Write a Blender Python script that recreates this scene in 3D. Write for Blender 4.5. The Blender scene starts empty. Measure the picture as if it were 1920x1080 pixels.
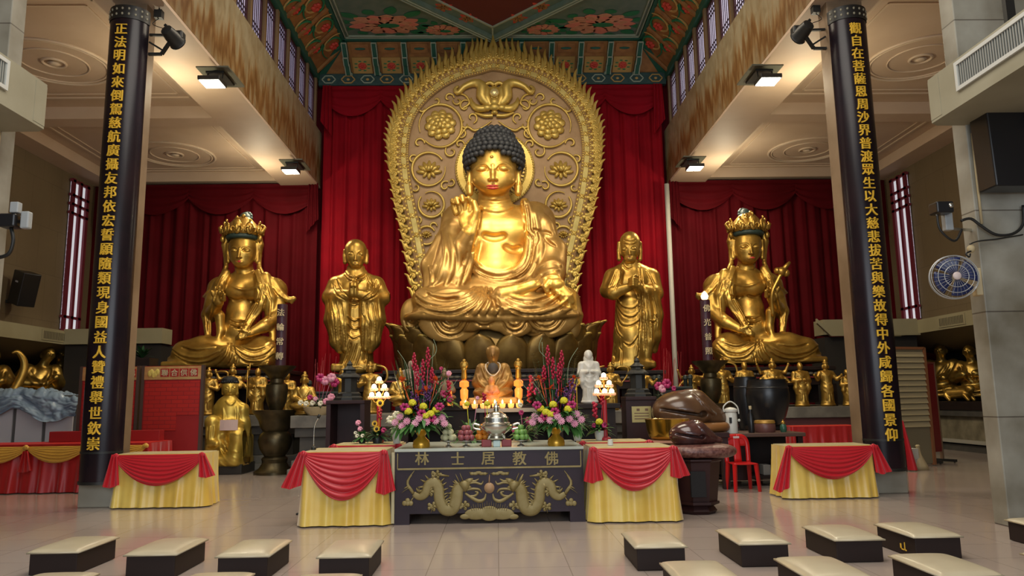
import bpy, bmesh, math, random
import numpy as np
from mathutils import Vector, Matrix
PI = math.pi
C = bpy.context.scene.collection
SC = bpy.context.scene
# ------------------------------------------------------------------ camera, world, exposure, main lights
FPX = 1391.6                      # focal length in pixels of the 1920 px wide frame
YAW, PIT, ROL = math.radians(1.2836), math.radians(8.5087), math.radians(-0.842)
EYE = Vector((0, 0, 1.42))
CF = Vector((math.sin(YAW)*math.cos(PIT), math.cos(YAW)*math.cos(PIT), math.sin(PIT)))
_r = Vector((math.cos(YAW), -math.sin(YAW), 0)); _u = _r.cross(CF)
CR = math.cos(ROL)*_r + math.sin(ROL)*_u
CU = math.cos(ROL)*_u - math.sin(ROL)*_r
cam = bpy.data.objects.new('camera', bpy.data.cameras.new('camera')); C.objects.link(cam)
cam.data.sensor_width = 36; cam.data.lens = 36*FPX/1920; cam.data.clip_start = .1; cam.data.clip_end = 200
cam.matrix_world = Matrix(((CR.x, CU.x, -CF.x, EYE.x), (CR.y, CU.y, -CF.y, EYE.y), (CR.z, CU.z, -CF.z, EYE.z), (0, 0, 0, 1)))
SC.camera = cam
SC.view_settings.view_transform = 'Standard'; SC.view_settings.look = 'None'
SC.view_settings.gamma = 1; SC.view_settings.use_curve_mapping = False
SC.view_settings.exposure = 0.0
w = bpy.data.worlds.new('world'); SC.world = w; w.use_nodes = True
w.node_tree.nodes['Background'].inputs[0].default_value = (.75, .85, 1, 1)
w.node_tree.nodes['Background'].inputs[1].default_value = .4
def area(name, loc, target, size, energy, color=(1, 1, 1), sy=None, spread=None):
    l = bpy.data.lights.new(name, 'AREA'); l.energy = energy; l.color = color; l.size = size
    if sy: l.shape = 'RECTANGLE'; l.size_y = sy
    if spread: l.spread = math.radians(spread)
    o = bpy.data.objects.new(name, l); C.objects.link(o); o.location = loc
    o.rotation_euler = (Vector(target)-Vector(loc)).to_track_quat('-Z', 'Y').to_euler()
    return o
def spot(name, loc, target, energy, angle, color=(1, 1, 1), blend=.5, radius=.15):
    l = bpy.data.lights.new(name, 'SPOT'); l.energy = energy; l.color = color; l.spot_size = math.radians(angle)
    l.spot_blend = blend; l.shadow_soft_size = radius
    o = bpy.data.objects.new(name, l); C.objects.link(o); o.location = loc
    o.rotation_euler = (Vector(target)-Vector(loc)).to_track_quat('-Z', 'Y').to_euler()
    return o
WARM = (1, .80, .52)
# daylight through the open doors behind the camera
area('door_daylight', (0, -5.5, 4.0), (0, 10, 1.0), 9.0, 600, (.86, .93, 1), 5.0)
# ceiling lights of the hall over and before the stools
area('hall_ceiling_light', (0, 4.5, 9.5), (0, 5.5, 0), 6.0, 760, (1, .93, .84), 8.0)
area('hall_ceiling_light', (0, 13.5, 10.9), (0, 14.2, 0), 5.0, 420, (1, .86, .66), 3.0)
# spotlights of the hall, on the brackets and high behind the camera, on the statues
spot('spot_left_bracket', (-4.65, 10.9, 6.7), (0.0, 18.3, 4.4), 600, 24, WARM)
spot('spot_right_bracket', (4.65, 10.9, 6.7), (0.1, 18.3, 4.4), 600, 24, WARM)
spot('spot_high', (0.0, 12.0, 10.2), (0, 18.2, 4.2), 1000, 42, (1, .86, .62), .7, .2)
spot('spot_front', (0.0, 6.0, 8.6), (0, 18.0, 4.2), 2600, 21, (1, .86, .62), .6, .25)
spot('spot_statue_left', (-4.65, 10.9, 6.7), (-6.0, 18.2, 3.3), 520, 19, WARM)
spot('spot_statue_right', (4.65, 10.9, 6.7), (6.2, 18.2, 3.3), 520, 19, WARM)
spot('spot_monk_left', (-2.5, 10.5, 7.4), (-3.4, 18.2, 3.4), 330, 16, WARM)
spot('spot_monk_right', (2.5, 10.5, 7.4), (3.6, 18.2, 3.4), 330, 16, WARM)

def ray(x, y): return CR*((x-960)/FPX) - CU*((y-540)/FPX) + CF
def at(x, y, Y): d = ray(x, y); return EYE + d*(Y/d.y)          # point of the photograph at depth Y
def atx(x, y, X): d = ray(x, y); return EYE + d*(X/d.x)
def atz(x, y, Z): d = ray(x, y); return EYE + d*((Z-EYE.z)/d.z)
# ------------------------------------------------------------------ tagging
def tag(o, label=None, cat=None, group=None, kind=None):
    if label: o['label'] = label
    if cat: o['category'] = cat
    if group: o['group'] = group
    if kind: o['kind'] = kind
    return o
def thing(name, label, cat, loc=(0, 0, 0), rz=0, group=None):
    o = bpy.data.objects.new(name, None); C.objects.link(o); o.empty_display_size = .1
    o.location = loc; o.rotation_euler = (0, 0, rz)
    return tag(o, label, cat, group)
def kids(o): return [c for c in C.objects if c.parent == o]
def dup(o, loc=None, rz=None, label=None, parent=None, scale=None, group=None):
    ch = CH.get(o.name, [])
    c = o.copy(); C.objects.link(c)
    if parent: c.parent = parent
    if loc is not None: c.location = loc
    if rz is not None: c.rotation_euler = (0, 0, rz)
    if scale is not None: c.scale = scale if hasattr(scale, '__len__') else (scale,)*3
    if label: c['label'] = label
    if group: c['group'] = group
    CH[c.name] = []
    for k in ch: CH[c.name].append(dup(k, parent=c))
    return c
CH = {}
# ------------------------------------------------------------------ meshes
def link(name, me, mat=None, parent=None, smooth=None):
    o = bpy.data.objects.new(name, me); C.objects.link(o)
    if mat is not None:
        for m in (mat if isinstance(mat, (list, tuple)) else [mat]): me.materials.append(m)
    if parent is not None:
        o.parent = parent; CH.setdefault(parent.name, []).append(o)
    if smooth is True: me.polygons.foreach_set('use_smooth', [True]*len(me.polygons))
    elif smooth: me.polygons.foreach_set('use_smooth', [True]*len(me.polygons)); me.set_sharp_from_angle(angle=math.radians(smooth))
    return o
class MB:
    """collects boxes, bars, lathes, tubes, sheets; build() links them as one mesh object"""
    def __init__(s): s.v = []; s.f = []; s.m = []; s.mi = 0
    def add(s, vs, fs):
        n = len(s.v); s.v += [tuple(v) for v in vs]; s.f += [tuple(i+n for i in f) for f in fs]; s.m += [s.mi]*len(fs); return s
    def box(s, a, b, rz=0, piv=None):
        x0, y0, z0 = a; x1, y1, z1 = b
        vs = [(x, y, z) for z in (z0, z1) for (x, y) in ((x0, y0), (x1, y0), (x1, y1), (x0, y1))]
        if rz:
            cx, cy = piv or ((x0+x1)/2, (y0+y1)/2); c, n = math.cos(rz), math.sin(rz)
            vs = [(cx+(x-cx)*c-(y-cy)*n, cy+(x-cx)*n+(y-cy)*c, z) for x, y, z in vs]
        return s.add(vs, [(3, 2, 1, 0), (4, 5, 6, 7), (0, 1, 5, 4), (1, 2, 6, 5), (2, 3, 7, 6), (3, 0, 4, 7)])
    def quad(s, *p): return s.add(p, [tuple(range(len(p)))])
    def bar(s, a, b, w, h=None, up=(0, 0, 1)):
        a, b = Vector(a), Vector(b); h = h or w; d = (b-a).normalized(); u = Vector(up)
        if abs(d.dot(u)) > .98: u = Vector((0, 1, 0))
        r = d.cross(u).normalized(); u = r.cross(d)
        vs = [p+r*i*w/2+u*j*h/2 for p in (a, b) for i, j in ((-1, -1), (1, -1), (1, 1), (-1, 1))]
        return s.add(vs, [(0, 1, 2, 3), (7, 6, 5, 4), (4, 5, 1, 0), (5, 6, 2, 1), (6, 7, 3, 2), (7, 4, 0, 3)])
    def tube(s, pts, r, n=8, caps=True, flat=1.0):
        pts = [Vector(p) for p in pts]; k = len(pts)
        rr = r if hasattr(r, '__len__') else [r]*k
        if len(rr) != k: rr = np.interp(np.linspace(0, 1, k), np.linspace(0, 1, len(rr)), rr)
        vs = []; up = Vector((0.013, .02, 1)); prev = None
        for i, p in enumerate(pts):
            t = (pts[min(i+1, k-1)]-pts[max(i-1, 0)])
            t = t.normalized() if t.length > 1e-9 else Vector((0, 0, 1))
            if prev is None:
                a = t.cross(Vector((0, 0, 1)) if abs(t.z) < .9 else Vector((0, 1, 0))).normalized()
            else:
                a = (prev - t*prev.dot(t)); a = a.normalized() if a.length > 1e-6 else t.orthogonal().normalized()
            prev = a; b = t.cross(a)
            vs += [p + (a*math.cos(2*PI*j/n)*flat+b*math.sin(2*PI*j/n))*float(rr[i]) for j in range(n)]
        fs = [(i*n+j, i*n+(j+1) % n, (i+1)*n+(j+1) % n, (i+1)*n+j) for i in range(k-1) for j in range(n)]
        if caps: fs += [tuple(range(n-1, -1, -1)), tuple((k-1)*n+j for j in range(n))]
        return s.add(vs, fs)
    def lathe(s, prof, c=(0, 0, 0), n=24, sx=1, sy=1, mod=None, a0=0):
        """prof: (radius, z) from the bottom up"""
        vs = []; k = len(prof)
        for r, z in prof:
            for j in range(n):
                a = a0+2*PI*j/n; q = r*(mod(a, z) if mod else 1)
                vs.append((c[0]+q*sx*math.cos(a), c[1]+q*sy*math.sin(a), c[2]+z))
        fs = [(i*n+j, i*n+(j+1) % n, (i+1)*n+(j+1) % n, (i+1)*n+j) for i in range(k-1) for j in range(n)]
        fs += [tuple(range(n-1, -1, -1)), tuple((k-1)*n+j for j in range(n))]
        return s.add(vs, fs)
    def ball(s, c, r, n=10, m=6, rot=None):
        r = r if hasattr(r, '__len__') else (r, r, r)
        vs = [Vector((0, 0, -r[2]))]
        for i in range(1, m):
            t = -PI/2+PI*i/m
            vs += [Vector((r[0]*math.cos(t)*math.cos(2*PI*j/n), r[1]*math.cos(t)*math.sin(2*PI*j/n), r[2]*math.sin(t))) for j in range(n)]
        vs.append(Vector((0, 0, r[2])))
        if rot: vs = [rot @ v for v in vs]
        vs = [v+Vector(c) for v in vs]
        fs = [(0, 1+(j+1) % n, 1+j) for j in range(n)]
        for i in range(m-2): fs += [(1+i*n+j, 1+i*n+(j+1) % n, 1+(i+1)*n+(j+1) % n, 1+(i+1)*n+j) for j in range(n)]
        L = len(vs)-1; o = 1+(m-2)*n
        fs += [(o+j, o+(j+1) % n, L) for j in range(n)]
        return s.add(vs, fs)
    def sheet(s, fn, nu, nv, close=False):
        vs = [fn(i/nu, j/nv) for j in range(nv+1) for i in range(nu+1)]
        return s.add(vs, [(j*(nu+1)+i, j*(nu+1)+i+1, (j+1)*(nu+1)+i+1, (j+1)*(nu+1)+i) for j in range(nv) for i in range(nu)])
    def prism(s, pts, t, axis='y', base=0.0):
        """outline in the plane across axis, extruded by t from base"""
        n = len(pts)
        def P(a, b, c): return (a, c, b) if axis == 'y' else ((c, a, b) if axis == 'x' else (a, b, c))
        vs = [P(a, b, base) for a, b in pts]+[P(a, b, base+t) for a, b in pts]
        return s.add(vs, [tuple(range(n)), tuple(range(2*n-1, n-1, -1))]+[(i, i+n, (i+1) % n+n, (i+1) % n) for i in range(n)])
    def build(s, name, mat=None, parent=None, smooth=None, bevel=0, seg=2, fix=True):
        me = bpy.data.meshes.new(name); me.from_pydata(s.v, [], s.f); me.update()
        if fix or bevel:
            bm = bmesh.new(); bm.from_mesh(me)
            for f, i in zip(bm.faces, s.m): f.material_index = i
            if bevel: bmesh.ops.bevel(bm, geom=list(bm.edges), offset=bevel, segments=seg, profile=.5, affect='EDGES')
            if fix: bmesh.ops.recalc_face_normals(bm, faces=bm.faces)
            bm.to_mesh(me); bm.free()
        else: me.polygons.foreach_set('material_index', s.m)
        return link(name, me, mat, parent, smooth)
def spline(pts, n=24, closed=False):
    """Catmull-Rom through pts, n points"""
    P = np.array([tuple(p) for p in pts], float); k = len(P)
    t = np.linspace(0, k if closed else k-1, n, endpoint=not closed)
    i = np.minimum(t.astype(int), k-1 if closed else k-2); u = (t-i)[:, None]
    g = (lambda j: P[j % k]) if closed else (lambda j: P[np.clip(j, 0, k-1)])
    a, b, c, d = g(i-1), g(i), g(i+1), g(i+2)
    return .5*((2*b)+(-a+c)*u+(2*a-5*b+4*c-d)*u*u+(-a+3*b-3*c+d)*u**3)
# ------------------------------------------------------------------ materials
def mat(name, col, rough=.6, metal=0, col2=None, scale=6, bump=0, bscale=None, detail=4, spec=None, emit=None, es=1, alpha=None, coat=0, sheen=0, stretch=None, lo=.35, hi=.65, trans=0):
    m = bpy.data.materials.new(name); m.use_nodes = True; nt = m.node_tree; b = nt.nodes['Principled BSDF']; L = nt.links.new
    b.inputs['Base Color'].default_value = (*col, 1); b.inputs['Roughness'].default_value = rough; b.inputs['Metallic'].default_value = metal
    if spec is not None: b.inputs['Specular IOR Level'].default_value = spec
    if coat: b.inputs['Coat Weight'].default_value = coat; b.inputs['Coat Roughness'].default_value = .12
    if sheen: b.inputs['Sheen Weight'].default_value = sheen; b.inputs['Sheen Roughness'].default_value = .4
    if emit: b.inputs['Emission Color'].default_value = (*emit, 1); b.inputs['Emission Strength'].default_value = es
    if trans: b.inputs['Transmission Weight'].default_value = trans
    if alpha is not None: b.inputs['Alpha'].default_value = alpha
    if col2 or bump:
        tc = nt.nodes.new('ShaderNodeTexCoord'); src = tc.outputs['Object']
        if stretch:
            mp = nt.nodes.new('ShaderNodeMapping'); mp.inputs['Scale'].default_value = stretch; L(src, mp.inputs[0]); src = mp.outputs[0]
        if col2:
            n = nt.nodes.new('ShaderNodeTexNoise'); n.inputs['Scale'].default_value = scale; n.inputs['Detail'].default_value = detail; L(src, n.inputs['Vector'])
            r = nt.nodes.new('ShaderNodeValToRGB'); r.color_ramp.elements[0].position = lo; r.color_ramp.elements[1].position = hi
            r.color_ramp.elements[0].color = (*col, 1); r.color_ramp.elements[1].color = (*col2, 1)
            L(n.outputs['Fac'], r.inputs[0]); L(r.outputs[0], b.inputs['Base Color'])
        if bump:
            n2 = nt.nodes.new('ShaderNodeTexNoise'); n2.inputs['Scale'].default_value = bscale or scale; n2.inputs['Detail'].default_value = detail; L(src, n2.inputs['Vector'])
            bp = nt.nodes.new('ShaderNodeBump'); bp.inputs['Strength'].default_value = bump; bp.inputs['Distance'].default_value = .02
            L(n2.outputs['Fac'], bp.inputs['Height']); L(bp.outputs[0], b.inputs['Normal'])
    return m
def tile_mat(name, c1, c2, mortar, w, h, rough=.5, msize=.01, axes='XY', noise=.5, stain=None, bump=.15, offset=.5, nscale=.8, coat=0):
    """brick-laid tiles with cloudy wear; axes picks the object axes that carry the courses"""
    m = bpy.data.materials.new(name); m.use_nodes = True; nt = m.node_tree; b = nt.nodes['Principled BSDF']; L = nt.links.new
    tc = nt.nodes.new('ShaderNodeTexCoord'); sp = nt.nodes.new('ShaderNodeSeparateXYZ'); L(tc.outputs['Object'], sp.inputs[0])
    cb = nt.nodes.new('ShaderNodeCombineXYZ'); L(sp.outputs[axes[0]], cb.inputs[0]); L(sp.outputs[axes[1]], cb.inputs[1])
    br = nt.nodes.new('ShaderNodeTexBrick'); L(cb.outputs[0], br.inputs['Vector']); br.offset = offset
    br.inputs['Scale'].default_value = 1; br.inputs['Brick Width'].default_value = w; br.inputs['Row Height'].default_value = h
    br.inputs['Mortar Size'].default_value = msize; br.inputs['Mortar Smooth'].default_value = .1
    br.inputs['Color1'].default_value = (*c1, 1); br.inputs['Color2'].default_value = (*c2, 1); br.inputs['Mortar'].default_value = (*mortar, 1)
    n = nt.nodes.new('ShaderNodeTexNoise'); n.inputs['Scale'].default_value = nscale; n.inputs['Detail'].default_value = 7; L(tc.outputs['Object'], n.inputs['Vector'])
    mx = nt.nodes.new('ShaderNodeMix'); mx.data_type = 'RGBA'; mx.blend_type = 'MULTIPLY'
    rp = nt.nodes.new('ShaderNodeValToRGB'); rp.color_ramp.elements[0].position = .3; rp.color_ramp.elements[1].position = .7
    rp.color_ramp.elements[0].color = (*(stain or (.6, .55, .5)), 1); rp.color_ramp.elements[1].color = (1, 1, 1, 1)
    L(n.outputs['Fac'], rp.inputs[0]); mx.inputs[0].default_value = noise
    L(br.outputs['Color'], mx.inputs[6]); L(rp.outputs[0], mx.inputs[7]); L(mx.outputs[2], b.inputs['Base Color'])
    b.inputs['Roughness'].default_value = rough
    if coat: b.inputs['Coat Weight'].default_value = coat; b.inputs['Coat Roughness'].default_value = .08
    bp = nt.nodes.new('ShaderNodeBump'); bp.inputs['Strength'].default_value = bump; bp.inputs['Distance'].default_value = .004
    iv = nt.nodes.new('ShaderNodeMath'); iv.operation = 'SUBTRACT'; iv.inputs[0].default_value = 1; L(br.outputs['Fac'], iv.inputs[1])
    L(iv.outputs[0], bp.inputs['Height']); L(bp.outputs[0], b.inputs['Normal'])
    return m
def marble_mat(name, rough=.35):
    """the brown-stained marble facing of the beams: a ragged brown band running along pale slabs, streaked downwards"""
    m = bpy.data.materials.new(name); m.use_nodes = True; nt = m.node_tree; b = nt.nodes['Principled BSDF']; L = nt.links.new
    tc = nt.nodes.new('ShaderNodeTexCoord'); sp = nt.nodes.new('ShaderNodeSeparateXYZ'); L(tc.outputs['Object'], sp.inputs[0])
    def noise(sc, scale, det, dist=0):
        mp = nt.nodes.new('ShaderNodeMapping'); mp.inputs['Scale'].default_value = sc; L(tc.outputs['Object'], mp.inputs[0])
        n = nt.nodes.new('ShaderNodeTexNoise'); n.inputs['Scale'].default_value = scale; n.inputs['Detail'].default_value = det; n.inputs['Distortion'].default_value = dist; L(mp.outputs[0], n.inputs['Vector']); return n.outputs['Fac']
    def ma(op, a, b_, c=None):
        n = nt.nodes.new('ShaderNodeMath'); n.operation = op
        for i_, v in enumerate((a, b_, c)):
            if v is None: continue
            if isinstance(v, (int, float)): n.inputs[i_].default_value = v
            else: L(v, n.inputs[i_])
        return n.outputs[0]
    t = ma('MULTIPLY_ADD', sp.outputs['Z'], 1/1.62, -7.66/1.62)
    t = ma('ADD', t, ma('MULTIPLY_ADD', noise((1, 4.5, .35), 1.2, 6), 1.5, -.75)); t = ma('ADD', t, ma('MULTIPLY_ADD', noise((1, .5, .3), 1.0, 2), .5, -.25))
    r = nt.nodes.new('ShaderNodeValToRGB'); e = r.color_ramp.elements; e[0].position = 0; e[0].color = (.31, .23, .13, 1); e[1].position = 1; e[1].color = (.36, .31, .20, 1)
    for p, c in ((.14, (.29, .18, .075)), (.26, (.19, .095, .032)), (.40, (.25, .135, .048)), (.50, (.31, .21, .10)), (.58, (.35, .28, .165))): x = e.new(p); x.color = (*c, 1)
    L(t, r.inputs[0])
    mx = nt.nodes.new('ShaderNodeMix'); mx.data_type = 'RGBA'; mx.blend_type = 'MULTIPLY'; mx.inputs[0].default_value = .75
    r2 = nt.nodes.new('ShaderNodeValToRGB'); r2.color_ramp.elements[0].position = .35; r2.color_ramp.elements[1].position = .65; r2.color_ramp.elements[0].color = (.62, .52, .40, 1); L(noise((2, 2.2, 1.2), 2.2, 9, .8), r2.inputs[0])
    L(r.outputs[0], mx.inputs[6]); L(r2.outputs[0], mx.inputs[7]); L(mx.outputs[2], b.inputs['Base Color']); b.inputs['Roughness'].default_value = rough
    return m
GOLD = mat('gold_leaf', (.80, .50, .11), .38, .72, (.62, .35, .07), 2.2, .12, 9)
GOLD2 = mat('old_gold_leaf', (.60, .375, .08), .35, .78, (.34, .19, .035), 3, .15, 14)
GOLDP = mat('gold_relief', (.80, .58, .15), .40, .55, (.62, .42, .09), 3, .1, 20)
GOLDB = mat('gold_back_ground', (.46, .30, .15), .5, .3, (.36, .22, .10), 2, .25, 40)
BRONZE = mat('bronze', (.10, .075, .035), .38, .75, (.05, .04, .02), 5, .1, 20)
LOTUSM = mat('lotus_bronze', (.24, .15, .04), .4, .7, (.13, .075, .02), 3)
HAIR = mat('hair_black', (.028, .03, .032), .55, 0, (.05, .052, .054), 6)
LIP = mat('lip_red', (.5, .035, .03), .4)
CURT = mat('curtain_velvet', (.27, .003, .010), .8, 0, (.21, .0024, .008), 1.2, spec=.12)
CURT_SHADE = mat('curtain_velvet_shaded', (.085, .002, .005), .8, 0, (.065, .0012, .003), 1.2, spec=.1)  # side curtain velvet, the light's falloff put into its colour
CREAM = mat('cream_plaster', (.62, .47, .34), .6, 0, (.58, .43, .30), 1.5)
MOULD = mat('moulding_plaster', (.66, .52, .38), .55)
CONC = mat('stained_concrete', (.46, .44, .36), .6, 0, (.26, .23, .17), .9, .25, 5, 8, lo=.35, hi=.72)
SCREED = mat('column_facing', (.31, .215, .13), .55, 0, (.19, .125, .07), 1.2, .1, 6, 7)
FLOORM = tile_mat('floor_tiles', (.42, .345, .295), (.40, .33, .28), (.27, .215, .175), .6, .6, .13, .004, 'XY', .18, (.8, .75, .72), .08, 0, .5)
WALLM = tile_mat('wall_tiles', (.20, .150, .085), (.18, .132, .072), (.15, .108, .058), .8, 1.2, .55, .008, 'YZ', .5, (.62, .58, .5), .1, .5, .6)
BEAMM = marble_mat('beam_marble')
PILM = tile_mat('pillar_facing', (.42, .41, .35), (.35, .335, .27), (.17, .15, .12), 1.3, 1.15, .5, .008, 'XZ', 1.0, (.30, .26, .19), .2, 0, 1.1)
BLACKL = mat('black_lacquer', (.010, .007, .010), .24, 0, (.018, .009, .012), 2, spec=.3)
GCHAR = mat('gold_characters', (1.0, .62, .06), .4, .3)
# ------------------------------------------------------------------ the setting
def struct(name, mb, m, label, parent=None, smooth=None, **k):
    o = mb.build(name, m, parent, smooth, **k)
    if parent is None: tag(o, label, None, None, 'structure')
    return o
struct('floor', MB().box((-13.2, -7, -.12), (13.2, 21.4, 0)), FLOORM, 'polished beige square floor tiles of the whole hall')
struct('wall_back', MB().box((-13.2, 21.25, 0), (13.2, 21.5, 12.6)), CURT_SHADE, 'back wall of the hall behind the red curtains')
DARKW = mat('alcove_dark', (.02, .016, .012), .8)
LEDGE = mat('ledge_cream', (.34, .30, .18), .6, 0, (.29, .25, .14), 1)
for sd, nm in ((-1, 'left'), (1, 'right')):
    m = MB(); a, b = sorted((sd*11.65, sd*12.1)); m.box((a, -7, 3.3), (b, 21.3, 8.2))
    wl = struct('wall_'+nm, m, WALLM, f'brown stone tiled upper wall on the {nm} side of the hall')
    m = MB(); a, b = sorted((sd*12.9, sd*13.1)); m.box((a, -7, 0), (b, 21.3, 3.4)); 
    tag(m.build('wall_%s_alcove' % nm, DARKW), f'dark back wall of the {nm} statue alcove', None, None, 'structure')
    # curved underside below the ledge and the cream ledge itself
    m = MB(); X = lambda d: sd*(11.3+d)
    m.sheet(lambda u, v: (X(.0+1.6*v), 10+11.2*u, 3.02-.5*math.sin(v*PI/2)), 2, 10)
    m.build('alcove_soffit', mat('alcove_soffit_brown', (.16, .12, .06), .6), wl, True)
    m = MB(); a, b = sorted((X(0), X(.5))); m.box((a, 8, 3.0), (b, 21, 3.36)); m.build('ledge', LEDGE, wl)
    for yy in (19.2, 13.2) if sd < 0 else (18.1, 12.5):
        m = MB(); f = X(-.02)
        a, b = sorted((f, X(0))); m.box((a, yy-.55, 3.05), (b, yy+.55, 3.32)); fr = m.build('grille_frame', LEDGE, wl)
        m = MB(); a, b = sorted((X(-.03), X(-.018)))
        for i in range(16): m.box((a, yy-.48+i*.062, 3.09), (b, yy-.455+i*.062, 3.28))
        m.build('grille_slats', mat('grille_slat_dark', (.12, .10, .06), .6), fr)
# low stone plinth in the side alcoves
# upper hall: beams with marble facing, soffit, clerestory
FRAMEW = mat('window_frame_red', (.05, .012, .014), .5)
POSTW = mat('window_post_wood', (.24, .155, .075), .55, 0, (.17, .105, .05), 3, stretch=(1, 1, .2))
PANE = mat('window_pane', (.55, .5, .6), .3, 0, emit=(.66, .60, .86), es=.62)
PANER = mat('window_pane_bright', (.7, .65, .75), .3, 0, emit=(.86, .80, 1.0), es=1.05)
LATT = mat('window_lattice', (.04, .02, .03), .5)
wn = 0
for sd, nm in ((-1, 'left'), (1, 'right')):
    a, b = sorted((sd*5.1, sd*5.95))
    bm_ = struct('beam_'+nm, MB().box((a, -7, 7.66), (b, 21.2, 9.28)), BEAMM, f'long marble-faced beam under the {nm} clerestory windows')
    m = MB(); a, b = sorted((sd*5.104, sd*6.15)); m.box((a, -7, 7.6), (b, 21.2, 7.66)); m.build('beam_soffit', CREAM, bm_)
    m = MB(); a, b = sorted((sd*5.35, sd*5.6))
    m.box((a, -7, 10.78), (b, 21.2, 12.4)); m.build('clerestory_head', POSTW, bm_)
    y = 20.78; k = 0
    while y > 9.0:
        wn += 1
        y1 = y-.12; y0 = y-.96
        fr = MB(); a, b = sorted((sd*5.22, sd*5.3))
        for (ya, yb, za, zb) in ((y0, y0+.06, 9.3, 10.78), (y1-.06, y1, 9.3, 10.78), (y0+.06, y1-.06, 9.3, 9.36), (y0+.06, y1-.06, 10.7, 10.78)):
            fr.box((a, ya, za), (b, yb, zb))
        wo = fr.build('window_%d' % wn, FRAMEW); tag(wo, f'{["left","right"][sd>0]} clerestory window number {k+1} counted from the back wall', None, None, 'structure')
        a2, b2 = sorted((sd*5.27, sd*5.29)); MB().box((a2, y0+.05, 9.35), (b2, y1-.05, 10.75)).build('pane', PANE if sd < 0 else PANER, wo)
        la = MB(); a2, b2 = sorted((sd*5.245, sd*5.265))
        for i in range(1, 6): t = y0+.06+i*(y1-y0-.12)/6; la.box((a2, t-.012, 9.36), (b2, t+.012, 10.7))
        for z in (9.48, 9.6, 9.72, 10.46, 10.58): la.box((a2, y0+.06, z-.01), (b2, y1-.06, z+.01))
        la.build('lattice', LATT, wo)
        p = MB(); a2, b2 = sorted((sd*5.16, sd*5.4)); p.box((a2, y1, 9.28), (b2, y1+.12, 10.8))
        p.build('clerestory_post', POSTW, bm_)
        y = y0; k += 1
# painted upper ceiling
GRN = mat('painted_green_grey', (.11, .18, .13), .6, 0, (.15, .21, .155), 4)
DGRN = mat('painted_dark_green', (.02, .115, .07), .6)
LGRN = mat('painted_pale_edge', (.36, .42, .30), .6)
SALM = mat('painted_salmon', (.66, .33, .18), .65, 0, (.55, .25, .13), 8)
SALM2 = mat('painted_rose', (.70, .24, .15), .65)
LEAF = mat('painted_leaf', (.02, .19, .07), .65)
ORNG = mat('painted_orange', (.40, .19, .055), .65, 0, (.30, .13, .04), 5)
REDP = mat('painted_red', (.60, .06, .03), .6)
DRED = mat('painted_dark_red', (.12, .014, .012), .65)
BLUG = mat('painted_blue_green', (.022, .06, .055), .6, 0, (.035, .085, .075), 8)
OCH = mat('painted_ochre', (.50, .31, .09), .6)
ZC = 11.71; YE = 20.1; XE = 4.3
m = MB(); m.box((-5.7, -7, ZC+.06), (5.7, 21.3, ZC+.2))
ceil = struct('ceiling', m, DGRN, 'painted coffered ceiling high over the central hall')
def relief(name, shapes, m, z, t=.02, parent=None, bev=0):
    mb = MB()
    for s_ in shapes: mb.prism(s_, t, 'z', z-t)
    return mb.build(name, m, parent)
def petal(cx, cy, a, r0, r1, w):
    pts = []
    for i in range(9):
        t = i/8; r = r0+(r1-r0)*t; pts.append((r, w*math.sin(PI*min(1, .12+t*.88))**.7*.5))
    pts = pts+[(r, -q) for r, q in pts[::-1]]
    c, n = math.cos(a), math.sin(a)
    return [(cx+r*c-q*n, cy+r*n+q*c) for r, q in pts]
random.seed(3)
NB = 3
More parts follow.
